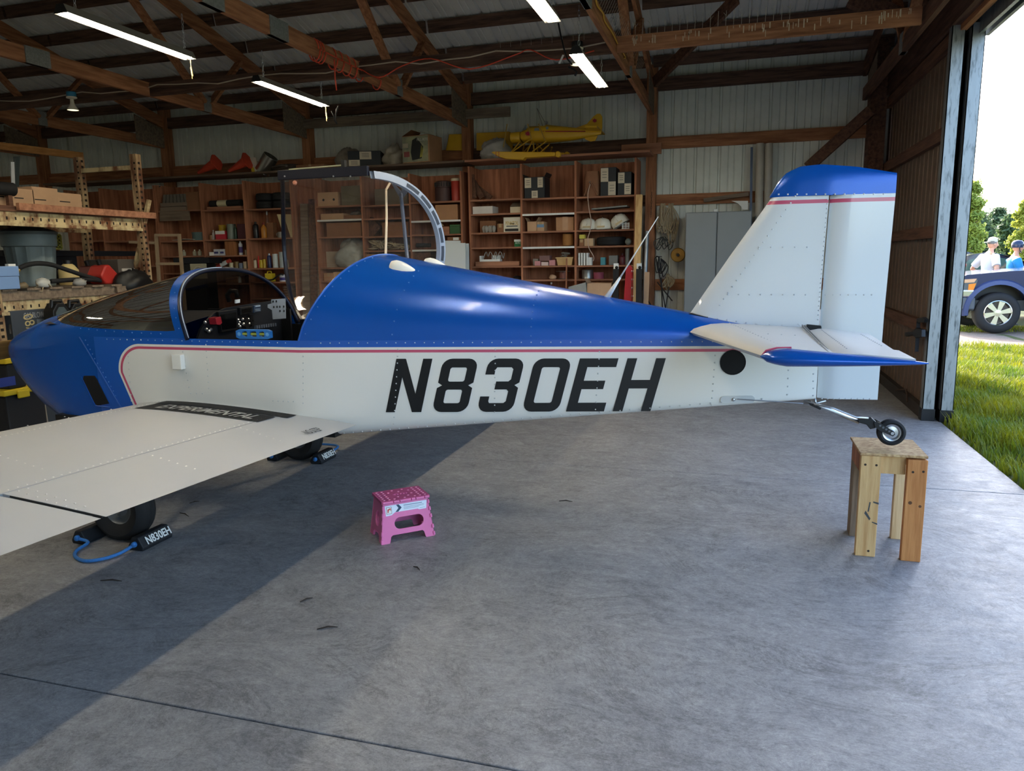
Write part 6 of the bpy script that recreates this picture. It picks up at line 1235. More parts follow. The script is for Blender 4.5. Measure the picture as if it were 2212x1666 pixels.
y0,y1,z0,z1 = fx(258,296,560,602,-6.35); r = thing('card_drawer','grey steel drawer box with a label slot on the lower rack','drawer',(-6.5,(y0+y1)/2,LD)); M().bb(-6.75,-6.35,y0,y1,LD,z1).out('case', cm((96,88,80),.5,.3), r, bevel=.004); yy_ = (y0+y1)/2; M().bb(-6.349,-6.34,yy_-.1,yy_+.08,(LD+z1)/2,(LD+z1)/2+.03).out('label_slot', cm((176,170,160)), r)
q = PX(306,640,-6.1); lump('black_sack','black sack slumped at the far right end of the lower rack','bag',(q.x-.1,q.y,LD-.12),(.14,.24,.15),mat('sack_black',(14,14,15),.5,bump=.3,bs=12),31,.2)
def small_lump(lab, px, py, X, r, col, sd, cat='scrap'): q = PX(px,py,X); lump(cat,lab,cat,(q.x,q.y,LD),r,cm(col),sd,.3,12,8)
small_lump('crumpled white paper bag on the pallet, left of the jug',92,607,-6.2,(.05,.07,.05),(190,190,184),41,'paper_bag'); small_lump('pale crumpled rag on the pallet below the hose',172,612,-6.2,(.05,.07,.04),(150,148,144),43,'rag'); small_lump('dull metal fitting beside the blue toolbox',50,618,-6.15,(.04,.05,.03),(120,104,80),44,'fitting')
q = M(); q.tube(smooth([PX(a,b,-6.15)+Vector((-.02*(i%3),0,0)) for i,(a,b) in enumerate(((78,612),(86,618),(80,624),(90,630),(96,622),(104,616),(112,620),(100,610),(90,614)))]),.005,5); q.out('wire_tangle', cm((150,136,110)), label='tangle of thin pale wire on the pallet edge', cat='wire', smooth=True)
y0,y1,z0,z1 = fx(104,131,508,537,-7.3); r = thing('milk_crate','yellow-green plastic lattice crate deep in the rack','crate',(-7.4,(y0+y1)/2,z0)); CRM = cm((176,172,84))
for k in range(5): M().bb(-7.32,-7.3,y0,y1,z0+(z1-z0)*k/4-.01,z0+(z1-z0)*k/4+.01).out('bar', CRM, r)
for k in range(5): M().bb(-7.315,-7.3,y0+(y1-y0)*k/4-.01,y0+(y1-y0)*k/4+.01,z0,z1).out('upright_bar', CRM, r)
M().bb(-7.35,-7.32,y0,y1,z0-.01,z1+.01).out('backing', BLACK, r)
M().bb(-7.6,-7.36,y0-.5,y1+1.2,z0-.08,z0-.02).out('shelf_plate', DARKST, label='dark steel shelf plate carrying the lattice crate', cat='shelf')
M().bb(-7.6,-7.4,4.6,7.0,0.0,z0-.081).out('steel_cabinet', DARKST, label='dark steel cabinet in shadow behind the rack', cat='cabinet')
# light tan frame beyond the rack
r = thing('tubular_frame','tan metal frame of a cart standing behind the rusty upright','cart',P(370,640,8.6)); FRM = cm((166,142,112),.5)
for p0,p1 in (((337,507),(341,620)),((387,507),(396,620)),((337,508),(388,508)),((338,570),(391,570)),((280,523),(335,525))): M().beam(P(*p0,8.6),(P(*p1,8.6) if p1[1] < 600 else drop(p1[0],8.6)),.035,.035 if p0[1] != 508 else .06,up=(0,1,0)).out('bar', FRM, r)
# below the lower beam
def lowbox(): pass
y0,y1,z0,z1 = fx(30,128,672,735,-6.15); r = thing('carton','dark printed carton with big pale letters under the rack beam','box',(-6.35,(y0+y1)/2,0)); M().bb(-6.6,-6.15,y0,y1,0.0,PX(80,668,-6.15).z).out('body', cm((58,64,72),.6), r, bevel=.005)
lettering(r,'GAS BLOWER',frame((-6.148,(y0+y1)/2+.0,PX(80,680,-6.15).z),(0,1,0),(0,0,1)),(y1-y0)*.5,.05,cm((150,154,160))); lettering(r,'08A0',frame((-6.147,y0+(y1-y0)*.36,PX(72,706,-6.15).z),(0,.15,-1),(0,1,.15)),.24,.10,cm((190,170,120))); M().bb(-6.1495,-6.148,y0+(y1-y0)*.5,y1-.03,.5,PX(80,690,-6.15).z).out('picture_panel', cm((110,120,128)), r)
for a,b,l_ in ((110,138,'black lantern with an octagonal glass hanging left under the rack beam'),(147,176,'black lantern with a warm octagonal glass hanging right under the rack beam')):
    y0,y1,z0,z1 = fx(a,b,654,698,-6.0); yc, zc = (y0+y1)/2,(z0+z1)/2; r = thing('lantern', l_, 'lantern', (-6.0,yc,z0), 'lanterns under the rack'); oc = lambda s_: [(-5.95,yc+s_*math.cos(PI/8+k*PI/4)*.75,zc-.03+s_*math.sin(PI/8+k*PI/4)) for k in range(8)]
    M().prism(oc(.13),(-.12,0,0)).out('case', BLACK, r, bevel=.008); M().prism([p_ for p_ in oc(.09)],(.004,0,0)).out('glass', cm((150,140,110) if a > 140 else (80,90,92),.2), r); M().tube([(-6.0,yc-.06,z1-.04),(-6.0,yc-.05,z1+.02),(-6.0,yc+.05,z1+.02),(-6.0,yc+.06,z1-.04)],.018,8).out('handle', BLACK, r)
c = PX(20,725,-5.95); r = thing('white_shell','pale curved machine cowl on the floor at the left edge','cowl',(c.x,c.y,0)); M().lathe([(0,.56),(.1,.55),(.2,.47),(.25,.34),(.26,.0)],(c.x-.1,c.y+.02,0),n=24).out('shell', cm((150,144,134),.4), r, smooth=50); M().tube([PX(22,702,-5.8),PX(22,712,-5.78),PX(24,722,-5.77)],.012,6).out('trim', BLACK, r)
c = PX(275,655,-5.8); M().lathe([(0,.3),(.16,.27),(.3,.18),(.36,.04),(.36,-.7)],(c.x,c.y,c.z-.2),n=30).out('drum_cover', cm((140,132,120),.6), label='dusty rounded cover behind the nose of the aircraft', cat='cover', smooth=50)
# black totes with yellow lids
def tote(lab, px0, px1, pyt, pyb, X, z0=None):
    y0,y1,_,zl = fx(px0,px1,pyt,pyb,X); r = thing('storage_tote', lab, 'tote', (X-.25,(y0+y1)/2,z0 or 0), 'black totes with yellow lids'); M().bb(X-.5,X-.02,y0+.02,y1-.02,z0,zl-.05).out('tub', cm((22,24,30),.5), r, bevel=.015); M().bb(X-.53,X,y0,y1,zl-.049,zl-.005).bb(X-.0,X+.02,y0+.1,y0+.2,zl-.08,zl-.02).out('lid', cm((206,182,36),.5), r, bevel=.008); M().bb(X-.0195,X-.015,y1-.35,y1-.12,z0+.03,z0+.1).out('blue_label', cm((40,60,140)), r); return zl-.004
zz = tote('black tote with yellow lid, lower of the stacked pair',16,102,827,900,-5.35,.001); tote('black tote with yellow lid, upper of the stacked pair',14,60,767,800,-5.35,zz)
# round stool with ring
c = G(66,905,0); r = thing('bar_stool','black metal stool with a foot ring at the left edge, before the totes','stool',(c.x-.12,c.y,0)); c = Vector((c.x-.17,c.y-.02,0))
zs = PX(40,808,c.x).z
M().lathe([(0,0),(.15,0),(.155,.015),(.14,.03),(0,.035)],(c.x,c.y,zs),n=24).out('seat', cm((60,60,62),.5,.3), r, smooth=40)
for k in range(4): a_ = PI/4+k*PI/2; M().tube([(c.x+.11*math.cos(a_),c.y+.11*math.sin(a_),zs),(c.x+.15*math.cos(a_),c.y+.15*math.sin(a_),zs*.72),(c.x+.22*math.cos(a_),c.y+.22*math.sin(a_),0)],.013,8).out('leg', BLACK, r, smooth=40)
for rr,z in ((.185,zs*.34),(.14,zs*.8)): M().tube([(c.x+rr*math.cos(t),c.y+rr*math.sin(t),z) for t in ths(0,2*PI,28)[:-1]],.010,6,closed=True).out('ring', BLACK, r, smooth=True)
c = G(108,892,0); r = thing('paint_can','black paint can with a maroon label behind the stool','can',c); M().lathe([(0,0),(.085,0),(.087,.008),(.085,.015),(.085,.2),(.09,.205),(.085,.212),(.07,.206),(0,.206)],c,n=26).out('body', cm((42,34,36),.3,.4), r, smooth=40)
for k in range(6): M().lathe([(.0862,.05+.022*k),(.0862,.06+.022*k)],c,n=26).out('label_stripe', cm((150,104,112)), r, smooth=40)
c = G(150,892,0); M().lathe([(0,0),(.06,.0),(.07,.03),(.05,.06),(0,.07)],c,n=16).out('small_tin', cm((40,42,44),.3,.5), label='small dark tin beside the black paint can', cat='can', smooth=40)
c = G(125,897,0); M().lathe([(0,0),(.26,0),(.265,.008),(.255,.014),(0,.014)],c+Vector((.1,.1,0)),n=36).out('drip_tray', BLACK, label='black round drip tray on the floor under the nose', cat='tray', smooth=40)
# ================================================================ RIGHT PART OF THE BACK WALL
r = thing('steel_cabinet','tall grey two-door steel cabinet against the back wall','cabinet',P(1560,680,9.85)); x0, x1 = P(1480,520,9.7).x, P(1622,520,9.7).x; zc = P(1550,457,9.7).z; CG = mat('cabinet_grey',(128,132,134),.45,.2,var=.06,vs=2); xm_ = P(1548,520,9.7).x
M().bb(x0,x1,9.73,10.25,0.0,zc).out('carcass', CG, r, bevel=.006); M().bb(x0+.006,xm_-.006,9.70,9.729,.06,zc-.008).out('door', CG, r, bevel=.004); M().bb(xm_+.006,x1-.006,9.70,9.729,.06,zc-.008).out('door', CG, r, bevel=.004); M().bb(xm_+.05,xm_+.075,9.67,9.70,1.0,1.14).out('handle', STEEL, r)
M().bb(P(1541,455,9.9).x,P(1551,455,9.9).x,9.9,9.95,zc+.001,zc+.045).out('small_tub', WHITE, label='small white tub standing on the grey cabinet', cat='tub', bevel=.01)
pl = [(1580,434),(1616,434),(1616,453)]+[(1604,453),(1601,446),(1595,440),(1588,437)]
M().prism([P(a,b,10.2) for a,b in pl],(0,.02,0)).out('corner_bracket', WHITE, label='white quarter-round bracket above the cabinet', cat='bracket')
for a,b,l_,m_,y in ((1634,1650,'left pale pipe of the pair standing behind the fin','pipe',10.2),(1654,1668,'right pale pipe of the pair standing behind the fin','pipe',10.22)): M().tube([P((a+b)/2,310,y),P((a+b)/2-7,700,y)],.05,14).out('plastic_pipe', mat('pvc_pipe_%d'%a,(176,168,154),.5,var=.1), label=l_, cat='pipe', group='pale pipes behind the fin', smooth=40)
M().beam(P(1624,318,10.25),P(1618,700,10.25),.03,.02,up=(0,1,0)).out('conduit', cm((70,80,100),.4,.4), label='thin blue-grey conduit left of the pale pipes', cat='conduit')
def hank(lab, px0, px1, py0, py1, seed, m=ROPE, rr=.009, k=9):
    rg = random.Random(seed); q = M(); a, b = P(px0,py0,10.18), P(px1,py1,10.18)
    for i in range(k):
        x = a.x+(b.x-a.x)*(i+.5)/k; z1 = b.z+(a.z-b.z)*rg.uniform(0,.35); pts = [Vector((a.x*.5+b.x*.5+rg.uniform(-.03,.03),10.18,a.z)),Vector((x-.03,10.16+rg.uniform(-.05,.03),(a.z+z1)/2+rg.uniform(-.1,.1))),Vector((x,10.15+rg.uniform(-.05,.04),z1)),Vector((x+.05,10.17,(a.z+z1)/2)),Vector((a.x*.5+b.x*.5,10.17,a.z-.02))]
        q.tube(smooth(pts,4),rr,5)
    return q.out('rope_hank', m, label=lab, cat='rope', kind='stuff', smooth=True)
hank('upper left hank of frayed grey rope on the back wall',1424,1440,440,505,1); hank('upper right longer hank of frayed grey rope on the back wall',1440,1458,440,530,2); hank('dark green cable loops below the rope hanks',1416,1448,512,540,3,cm((60,64,60)),.006,6); hank('tangle of thin black cables hung on the post',1418,1436,555,600,5,BLACK,.006,6); hank('small tan rope knot at the bottom of the wall hooks',1435,1450,592,630,6,ROPE,.01,5)
c = P(1465,551,10.15); r = thing('cable_reel','round yellow reel hanging on the wall beside the grey cabinet','reel',c); M().lathe([(.0,.0),(.06,.0),(.092,.02),(.094,.04),(.084,.06),(.03,.065),(.03,.05),(0,.05)],c,(0,-1,0),30).out('disc', mat('dusty_yellow',(176,132,46),.6,var=.3,vs=10), r, smooth=40); M().lathe([(0,.07),(.018,.07),(.02,.05)],c,(0,-1,0),14).out('hub', BLACK, r, smooth=40)
chain(P(1408,415,10.2),P(1406,470,10.2),ce,'hook_chain',DARKST)
q = M()
for p0,p1 in (((1418,560),(1440,680)),((1428,600),(1432,690)),((1445,620),(1434,690)),((1400,650),(1425,690)),((1420,610),(1452,650))): q.tube([P(*p0,10.1),P(*p1,9.9)],.008,5)
q.out('hanging_leads', cm((44,40,38)), label='dark leads and hoses trailing down beside the cabinet', cat='cable', kind='stuff')
# ================================================================ OUTSIDE
GRASS = mat('grass_soil',(70,80,30),.95,var=.4,vs=3)
def gz(x, y): return -.03+(0 if y < 24 else .0028*(y-24)**1.35)
gr = M(); xs_ = [XE+.06+.0]+[2.2+.6*i for i in range(20)]+[16,22,30,45,70,120]; ys_ = [-12,-6,-3]+[i*1.0 for i in range(-2,30)]+[34,40,50,65,90,140]
gr.grid([[(x,y,gz(x,y)) for x in xs_] for y in ys_]); gr.out('ground', GRASS, kind='structure')
gb = M(); gb.grid([[(x,y,gz(x,y)-.002) for x in (-60,-14.2,XE+.05)] for y in (10.62,16,24,34,50,80,140)]); gb.out('ground', GRASS, kind='structure')
M().grid([[(x,y,-.024+.008*math.sin(x*3+y)) for y in (13.7,14.2,15,15.8,16.5,17.2)] for x in [1.85+.5*i for i in range(40)]]).out('gravel_drive', mat('gravel',(132,118,106),.95,var=.4,vs=40,bump=.6,bs=60), kind='structure')
M().bb(XE+.4,XE+2.6,2.0,5.4,-.08,-.012).out('apron_slab', CONC, kind='structure')
def blades(y0, y1, x0, x1, n, h0, h1, m, lab, seed, edge=None):
    rg = random.Random(seed); vs = []; fs = []
    for _ in range(n):
        y = rg.uniform(y0,y1); x = rg.uniform(x0,x1)
        if x < XE+.07: continue
        h_ = rg.uniform(h0,h1)*(.6+.6*(math.sin(x*5.1+y*3.3)*.5+.5)); a = rg.uniform(0,6.28); w = .004+.003*rg.random(); lx, ly = math.cos(a)*h_*.5, math.sin(a)*h_*.5; b = len(vs); z = gz(x,y)
        px_, py_ = -math.sin(a)*w, math.cos(a)*w
        vs += [(x-px_,y-py_,z),(x+px_,y+py_,z),(x+lx*.4+px_*.7,y+ly*.4+py_*.7,z+h_*.65),(x+lx*.4-px_*.7,y+ly*.4-py_*.7,z+h_*.65),(x+lx,y+ly,z+h_)]
        fs += [(b,b+1,b+2,b+3),(b+3,b+2,b+4)]
    q = M(); q.v = [Vector(v) for v in vs]; q.f = fs; q.m = [0]*len(fs); return q.out('grass', m, label=lab, cat='grass', kind='stuff')
def blade_mat(name, col, col2):
    m = mat(name,col,.6,col2=col2,vs=1.6,pos=(.35,.65)); n = m.node_tree.nodes; l = m.node_tree.links; b = n['Principled BSDF']; tl = n.new('ShaderNodeBsdfTranslucent'); mx = n.new('ShaderNodeMixShader'); mx.inputs[0].default_value = .4
    s_ = b.inputs['Base Color'].links[0].from_socket; l.new(s_,tl.inputs[0]); l.new(b.outputs[0],mx.inputs[1]); l.new(tl.outputs[0],mx.inputs[2]); l.new(mx.outputs[0],n['Material Output'].inputs[0]); return m
GB = blade_mat('grass_blade',(142,140,24),(82,108,28))
blades(5.3,10.0,XE+.08,4.2,22000,.05,.16,GB,'green grass growing up to the edge of the concrete slab',1)
blades(9.5,13.9,1.9,5.4,16000,.04,.12,GB,'green grass between the hangar and the gravel drive',2)
blades(16.3,17.6,3.0,7.0,3500,.03,.09,GB,'short grass along the gravel under the truck',3)
# ---- pickup truck
TY = 16.0; sc = lambda px, py: P(px,py,TY)
tk = thing('pickup_truck','dark blue pickup truck parked on the gravel outside the door','truck',sc(2158,712))
TB = mat('truck_navy',(18,30,70),.25,.3,coat=.8); CHR = mat('chrome',(210,212,214),.12,1); TPL = mat('truck_grey_plastic',(70,76,84),.5)
wcx, wr_ = sc(2155,674), .385; wz_ = wr_-.02
xb = sc(2056,640).x; TX = xb
prof = [(TX+.02,.62),(TX+.0,.86),(TX+.06,1.02),(TX+.22,1.075),(TX+.9,1.14),(TX+1.62,1.17),(TX+1.75,1.22),(TX+2.55,1.78),(TX+3.7,1.80),(TX+4.1,1.2),(TX+5.5,1.18),(TX+5.5,.6),(TX+1.62,.55)]
ax_ = wcx.x
archp = [(ax_+.50*math.cos(t),wz_+.03+.50*math.sin(t)) for t in ths(0,PI,14)]
body = prof[:-1]+[(ax_+.5,.42)]+archp+[(ax_-.5,.58)]
M().plate([(x,z) for x,z in body],[],1.72,frame((0,TY+.0,0),(1,0,0),(0,0,1)) @ Matrix.Translation((0,0,-1.72))).out('body', TB, tk, bevel=.03, seg=3)
M().bb(TX+.2,TX+5.3,TY+.05,TY+1.67,.40,.60).bb(ax_-.5,ax_+.5,TY+.25,TY+1.4,.5,1.0).out('wheel_well', BLACK, tk)
q = M(); q.grid([[(ax_+r_*math.cos(t),y,wz_+.03+r_*math.sin(t)) for r_,y in ((.495,TY-.01),(.5,TY-.045),(.575,TY-.04),(.60,TY-.0))] for t in ths(-.15,PI+.15,20)]); q.out('fender_flare', mat('flare_paint',(52,62,100),.3,.4), tk, smooth=50)
def twheel(x, y, w_=.26):
    t = M().lathe([(.22,0),(.27,-.02),(.34,-.01),(.375,.015),(.385,.05),(.385,w_-.05),(.375,w_-.015),(.34,w_),(.22,w_)],(x,y,wz_),(0,1,0),40).out('tyre', RUBBER, tk, smooth=40)
    M().lathe([(.235,.01),(.24,-.005),(.225,-.012),(.21,.005),(.205,.06),(0,.06)],(x,y,wz_),(0,1,0),32).out('rim', CHR, t, smooth=40); q = M()
    for k in range(6):
        a = k*PI/3+.25; d = Vector((math.cos(a),0,math.sin(a))); e = Vector((-math.sin(a),0,math.cos(a))); c = Vector((x,y-.004,wz_)); q.prism([c+d*.05-e*.03,c+d*.215-e*.05,c+d*.215+e*.05,c+d*.05+e*.03],(0,.03,0))
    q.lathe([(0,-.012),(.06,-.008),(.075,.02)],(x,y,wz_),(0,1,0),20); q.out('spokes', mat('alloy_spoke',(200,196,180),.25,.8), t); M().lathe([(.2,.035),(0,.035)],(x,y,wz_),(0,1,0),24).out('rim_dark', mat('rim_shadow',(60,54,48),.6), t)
twheel(ax_,TY-.02); twheel(ax_-.02,TY+1.46); twheel(ax_+3.3,TY-.02); twheel(ax_+3.3,TY+1.46)
M().bb(TX-.10,TX+.38,TY-.03,TY+1.75,.66,.80).out('bumper', CHR, tk, bevel=.03, seg=3); M().bb(TX-.08,TX+.40,TY-.02,TY+1.74,.42,.655).out('lower_valance', TPL, tk, bevel=.03); M().bb(TX-.06,TX+.1,TY-.021,TY-.015,.5,.6).out('fog_recess', BLACK, tk)
hl = M().prism([sc(a,b)+Vector((0,-.012,0)) for a,b in ((2064,607),(2066,636),(2090,636),(2108,618),(2112,605),(2080,604))],(0,.03,0)).out('headlamp', mat('headlamp_glass',(74,80,88),.1,coat=1), tk); M().prism([sc(a,b)+Vector((0,-.018,0)) for a,b in ((2092,614),(2108,612),(2100,633),(2090,635))],(0,.02,0)).out('amber_lens', cm((210,124,40),.2), hl); M().prism([sc(a,b)+Vector((0,-.018,0)) for a,b in ((2066,605),(2110,602),(2104,610),(2070,612))],(0,.02,0)).out('lamp_strip', cm((200,160,130),.2,.3), hl)
for k in range(4): M().bb(TX-.03,TX+.05,TY+.1,TY+1.6,.84+.05*k,.865+.05*k).out('grille_bar', CHR, tk)
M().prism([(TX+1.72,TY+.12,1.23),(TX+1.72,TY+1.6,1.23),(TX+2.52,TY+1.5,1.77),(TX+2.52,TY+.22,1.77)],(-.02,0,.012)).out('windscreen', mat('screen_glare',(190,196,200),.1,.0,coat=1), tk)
M().prism([(TX+2.05,TY-.004,1.25),(TX+3.6,TY-.004,1.25),(TX+3.5,TY-.004,1.7),(TX+2.6,TY-.004,1.7)],(0,.01,0)).out('side_glass', mat('truck_glass',(20,24,28),.05), tk)
M().beam((TX+1.6,TY+.3,1.195),(TX+1.66,TY+1.1,1.20),.02,.02).out('wiper', BLACK, tk)
# ---- car behind the truck, red machine at the door edge
CY_ = 19.2; cc = lambda px, py: P(px,py,CY_); r = thing('parked_car','dark car parked behind the pickup truck, only its roof and windows showing','car',(cc(2095,560).x,CY_+.8,0))
x0_ = cc(2050,600).x
M().plate([(x0_-.6,.3),(x0_-.6,.85),(x0_,1.0),(x0_+.3,1.38),(x0_+.75,1.47),(x0_+1.3,1.36),(x0_+1.9,1.02),(x0_+2.6,.9),(x0_+2.7,.3)],[],1.6,frame((0,CY_,0),(1,0,0),(0,0,1)) @ Matrix.Translation((0,0,-1.6))).out('body', mat('car_dark',(30,36,46),.2,.3,coat=.8), r, bevel=.04, seg=3)
M().prism([(x0_+.12,CY_-.01,1.0),(x0_+.36,CY_-.01,1.33),(x0_+.72,CY_-.01,1.41),(x0_+.78,CY_-.01,1.0)],(0,.02,0)).prism([(x0_+.84,CY_-.01,1.0),(x0_+.8,CY_-.01,1.41),(x0_+1.25,CY_-.01,1.31),(x0_+1.7,CY_-.01,1.02)],(0,.02,0)).out('side_window', mat('car_glass',(70,96,84),.08), r)
for dx in (0,2.0): M().lathe([(0,0),(.2,0),(.3,.0),(.32,.05),(.32,.18),(.3,.2)],(x0_+dx,CY_-.02,.30),(0,1,0),28).out('wheel', RUBBER, r, smooth=40)
MCY = 18.2; mc = lambda px, py: P(px,py,MCY); r = thing('motorcycle','red and black motorcycle tail with a yellow oval badge at the door edge','motorcycle',(mc(2060,580).x,MCY,0)); rx, rz = mc(2062,575).x, mc(2062,575).z
M().sph((rx,MCY,rz+.02),(.22,.2,.12),20,12).out('red_cowl', cm((190,24,40),.25), r, smooth=True); M().sph((rx-.02,MCY,rz-.1),(.2,.19,.07),18,10).out('black_base', BLACK, r, smooth=True); M().lathe([(0,0),(.06,0)],(rx+.02,MCY-.196,rz+.03),(0,-1,0.05),18).out('oval_badge', cm((210,186,40)), r); M().sph((rx+.05,MCY-.02,rz-.2),(.1,.1,.06),14,8).out('tail_lamp', cm((170,30,40),.2), r, smooth=True)
M().tube([(rx,MCY,rz-.1),(rx-.2,MCY,.75),(rx-.3,MCY,.35)],[.06,.1,.06],10).out('frame', BLACK, r, smooth=True)
for dx in (-.1,-1.4): M().tube([(rx+dx+.27*math.cos(t),MCY,.31+.27*math.sin(t)) for t in ths(0,2*PI,28)[:-1]],.05,8,closed=True).out('wheel', RUBBER, r, smooth=True)
M().tube([(rx-.1,MCY,.35),(rx-.75,MCY,.5),(rx-1.4,MCY,.32)],.05,8).out('swing_arm', DARKST, r)
# ---- people
SKIN = mat('skin',(206,150,120),.55)
def human(name, lab, x, y, z0, facing, joints_arm, shirt, trousers, headkit):
    T = Matrix.Translation((x,y,z0)) @ Matrix.Rotation(facing,4,'Z')      # local +y is forward
    r = thing(name, lab, 'person', (x,y,z0))
    def skin(nm, pts, edges, radii, m, lev=2, root=0):
        me = bpy.data.meshes.new(nm); me.from_pydata([(T @ Vector(p))-ORG[r.name] for p in pts], edges, []); me.materials.append(m); o = bpy.data.objects.new(nm, me); COL.objects.link(o); o.parent = r; ORG[o.name] = ORG[r.name]
        md = o.modifiers.new('skin','SKIN'); md.use_smooth_shade = True
        for i,v in enumerate(me.skin_vertices[0].data): rr = radii[i]; v.radius = rr if isinstance(rr,tuple) else (rr,rr); v.use_root = (i == root)
        sb = o.modifiers.new('sub','SUBSURF'); sb.levels = lev; sb.render_levels = lev; return o
    (lw, le), (rw, re) = joints_arm
    pts = [(0,0,.96),(0,.0,1.14),(0,.01,1.33),(0,-.01,1.47),(0,.02,1.54),(0,.04,1.66),
           (-.19,-.01,1.42),le,lw,(.19,-.01,1.42),re,rw,(-.1,0,.9),(-.11,.02,.5),(-.12,-.02,.07),(-.12,.1,.03),(.1,0,.9),(.11,.02,.5),(.12,-.02,.07),(.12,.1,.03)]
    ed = [(0,1),(1,2),(2,3),(3,4),(4,5),(3,6),(6,7),(7,8),(3,9),(9,10),(10,11),(0,12),(12,13),(13,14),(14,15),(0,16),(16,17),(17,18),(18,19)]
    rd = [.105,.10,.108,.066,.052,.05,.062,.046,.032,.062,.046,.032,.088,.062,.045,.04,.088,.062,.045,.04]
    skin('body', pts, ed, rd, SKIN)
    sh = M(T); sh.grid([[(rx_*math.cos(t),ry_*math.sin(t)+.005,z) for t in ths(0,2*PI,20)[:-1]] for z,rx_,ry_ in ((.89,.178,.13),(1.0,.172,.124),(1.15,.168,.12),(1.3,.192,.132),(1.40,.2,.128),(1.455,.15,.105),(1.50,.072,.066))],0,False,True)
    for e_, sg in ((le,-1),(re,1)): a_ = Vector((sg*.14,-.005,1.405)); b_ = Vector((sg*.19,-.01,1.42)); c_ = b_.lerp(Vector(e_),.72); sh.tube([a_,b_,b_.lerp(c_,.5),c_],[.085,.086,.08,.078],12)
    sh.out('shirt', shirt, r, smooth=60)
    skin('trousers', [(0,0,.97),(0,0,.9),(-.1,0,.84),(-.11,.02,.5),(-.12,-.01,.1),(.1,0,.84),(.11,.02,.5),(.12,-.01,.1)],[(0,1),(1,2),(2,3),(3,4),(1,5),(5,6),(6,7)],[(.16,.12),(.165,.125),.105,.08,.07,.105,.08,.07], trousers)
    for sx in (-1,1): M(T).sph((sx*.12,.05,.05),(.05,.13,.05),14,8).out('shoe', BLACK, r, smooth=True)
    hd = M(T); rows = []
    for i in range(15):
        a = PI*(i/14*.996+.002); row = []
        for j in range(22):
            t = 2*PI*j/22; fx_, fy_ = math.sin(a)*math.cos(t), math.sin(a)*math.sin(t); zz = math.cos(a); w = .078*(1-.18*max(0,-zz)); dpt = .1*(1+.0*zz)
            y_ = fy_*dpt+(.012 if fy_ > 0 and zz < -.2 else 0)
            if fy_ > .8*math.sin(a) and abs(fx_) < .22 and -.45 < zz < .15: y_ += .024*(1-abs(zz+.2)/.35)
            row.append((fx_*w,.045+y_,1.70+zz*.118))
        rows.append(row)
    hd.grid(rows,0,False,True); h_ = hd.out('head', SKIN, r, smooth=True)
    for sx in (-1,1): M(T).sph((sx*.03,.135,1.715),(.012,.008,.008),8,6).out('eye', BLACK, h_); M(T).sph((sx*.078,.035,1.69),(.012,.022,.034),8,6).out('ear', SKIN, h_, smooth=True)
    M(T).sph((0,.142,1.645),(.024,.008,.007),8,5).out('mouth', mat('lip',(168,96,86),.5), h_)
    for wri, elb in ((Vector(lw),Vector(le)),(Vector(rw),Vector(re))):
        d = (wri-elb).normalized(); s_ = d.orthogonal().normalized(); n_ = d.cross(s_); q = M(T); q.tube([wri-d*.01,wri+d*.03,wri+d*.075,wri+d*.09],[.026,.036,.036,.03],10)
        for k in range(4): o_ = s_*(.027-.018*k); L_ = (.055,.066,.07,.06)[k]; q.tube([wri+d*.08+o_,wri+d*(.08+L_*.55)+o_+n_*.008,wri+d*(.08+L_)+o_+n_*.026],[.0095,.009,.007],6)
        q.tube([wri+d*.03+s_*-.03,wri+d*.065+s_*-.055,wri+d*.09+s_*-.052+n_*.012],[.011,.010,.008],6); q.out('hand', SKIN, r, smooth=True)
    headkit(T, r); return r
def cap(T, r):
    c = cm((196,190,170)); M(T).lathe([(.09,-.0),(.093,.03),(.082,.075),(.05,.1),(0,.108)],(0,.04,1.735),n=20).out('cap', c, r, smooth=True); M(T).lathe([(.088,-.05),(.09,-.0),(.088,.01)],(0,.028,1.745),n=18).out('hair', mat('grey_hair',(110,104,98),.8), r, smooth=True); M(T).prism([(-.06,-.03,1.74),(.06,-.03,1.74),(.05,-.12,1.725),(-.05,-.12,1.725)],(0,0,.008)).out('cap_bill', c, r)
def helm(T, r):
    m = cm((34,46,72),.25); M(T).lathe([(.108,-.03),(.116,.02),(.108,.075),(.075,.115),(0,.13)],(0,.035,1.71),n=24).out('helmet', m, r, smooth=True); M(T).prism([(-.09,.12,1.735),(.09,.12,1.735),(.06,.2,1.725),(-.06,.2,1.725)],(0,0,.012)).out('visor_peak', m, r); M(T).tube([(.085,.04,1.70),(.08,.06,1.62),(.03,.11,1.575),(-.03,.11,1.575),(-.08,.06,1.62),(-.085,.04,1.70)],.01,6).out('chin_strap', BLACK, r)
p1 = P(2137,560,18.2); human('person','person in a white T-shirt and pale cap standing hands on hips behind the truck',p1.x,18.2,-.03,-PI/2+.35,(((-.17,.06,1.02),(-.40,-.10,1.16)),((.17,.06,1.02),(.40,-.10,1.16))),mat('tee_white',(206,206,208),.8),mat('pale_trousers',(190,182,170),.8),cap)
p2 = P(2193,560,18.25); human('person','person in a blue T-shirt and dark helmet behind the truck windscreen',p2.x,18.3,-.10,-PI/2,(((-.12,.34,1.28),(-.24,.10,1.10)),((.12,.34,1.22),(.24,.10,1.08))),mat('tee_blue',(36,140,200),.7),mat('dark_trousers',(40,44,54),.8),helm)
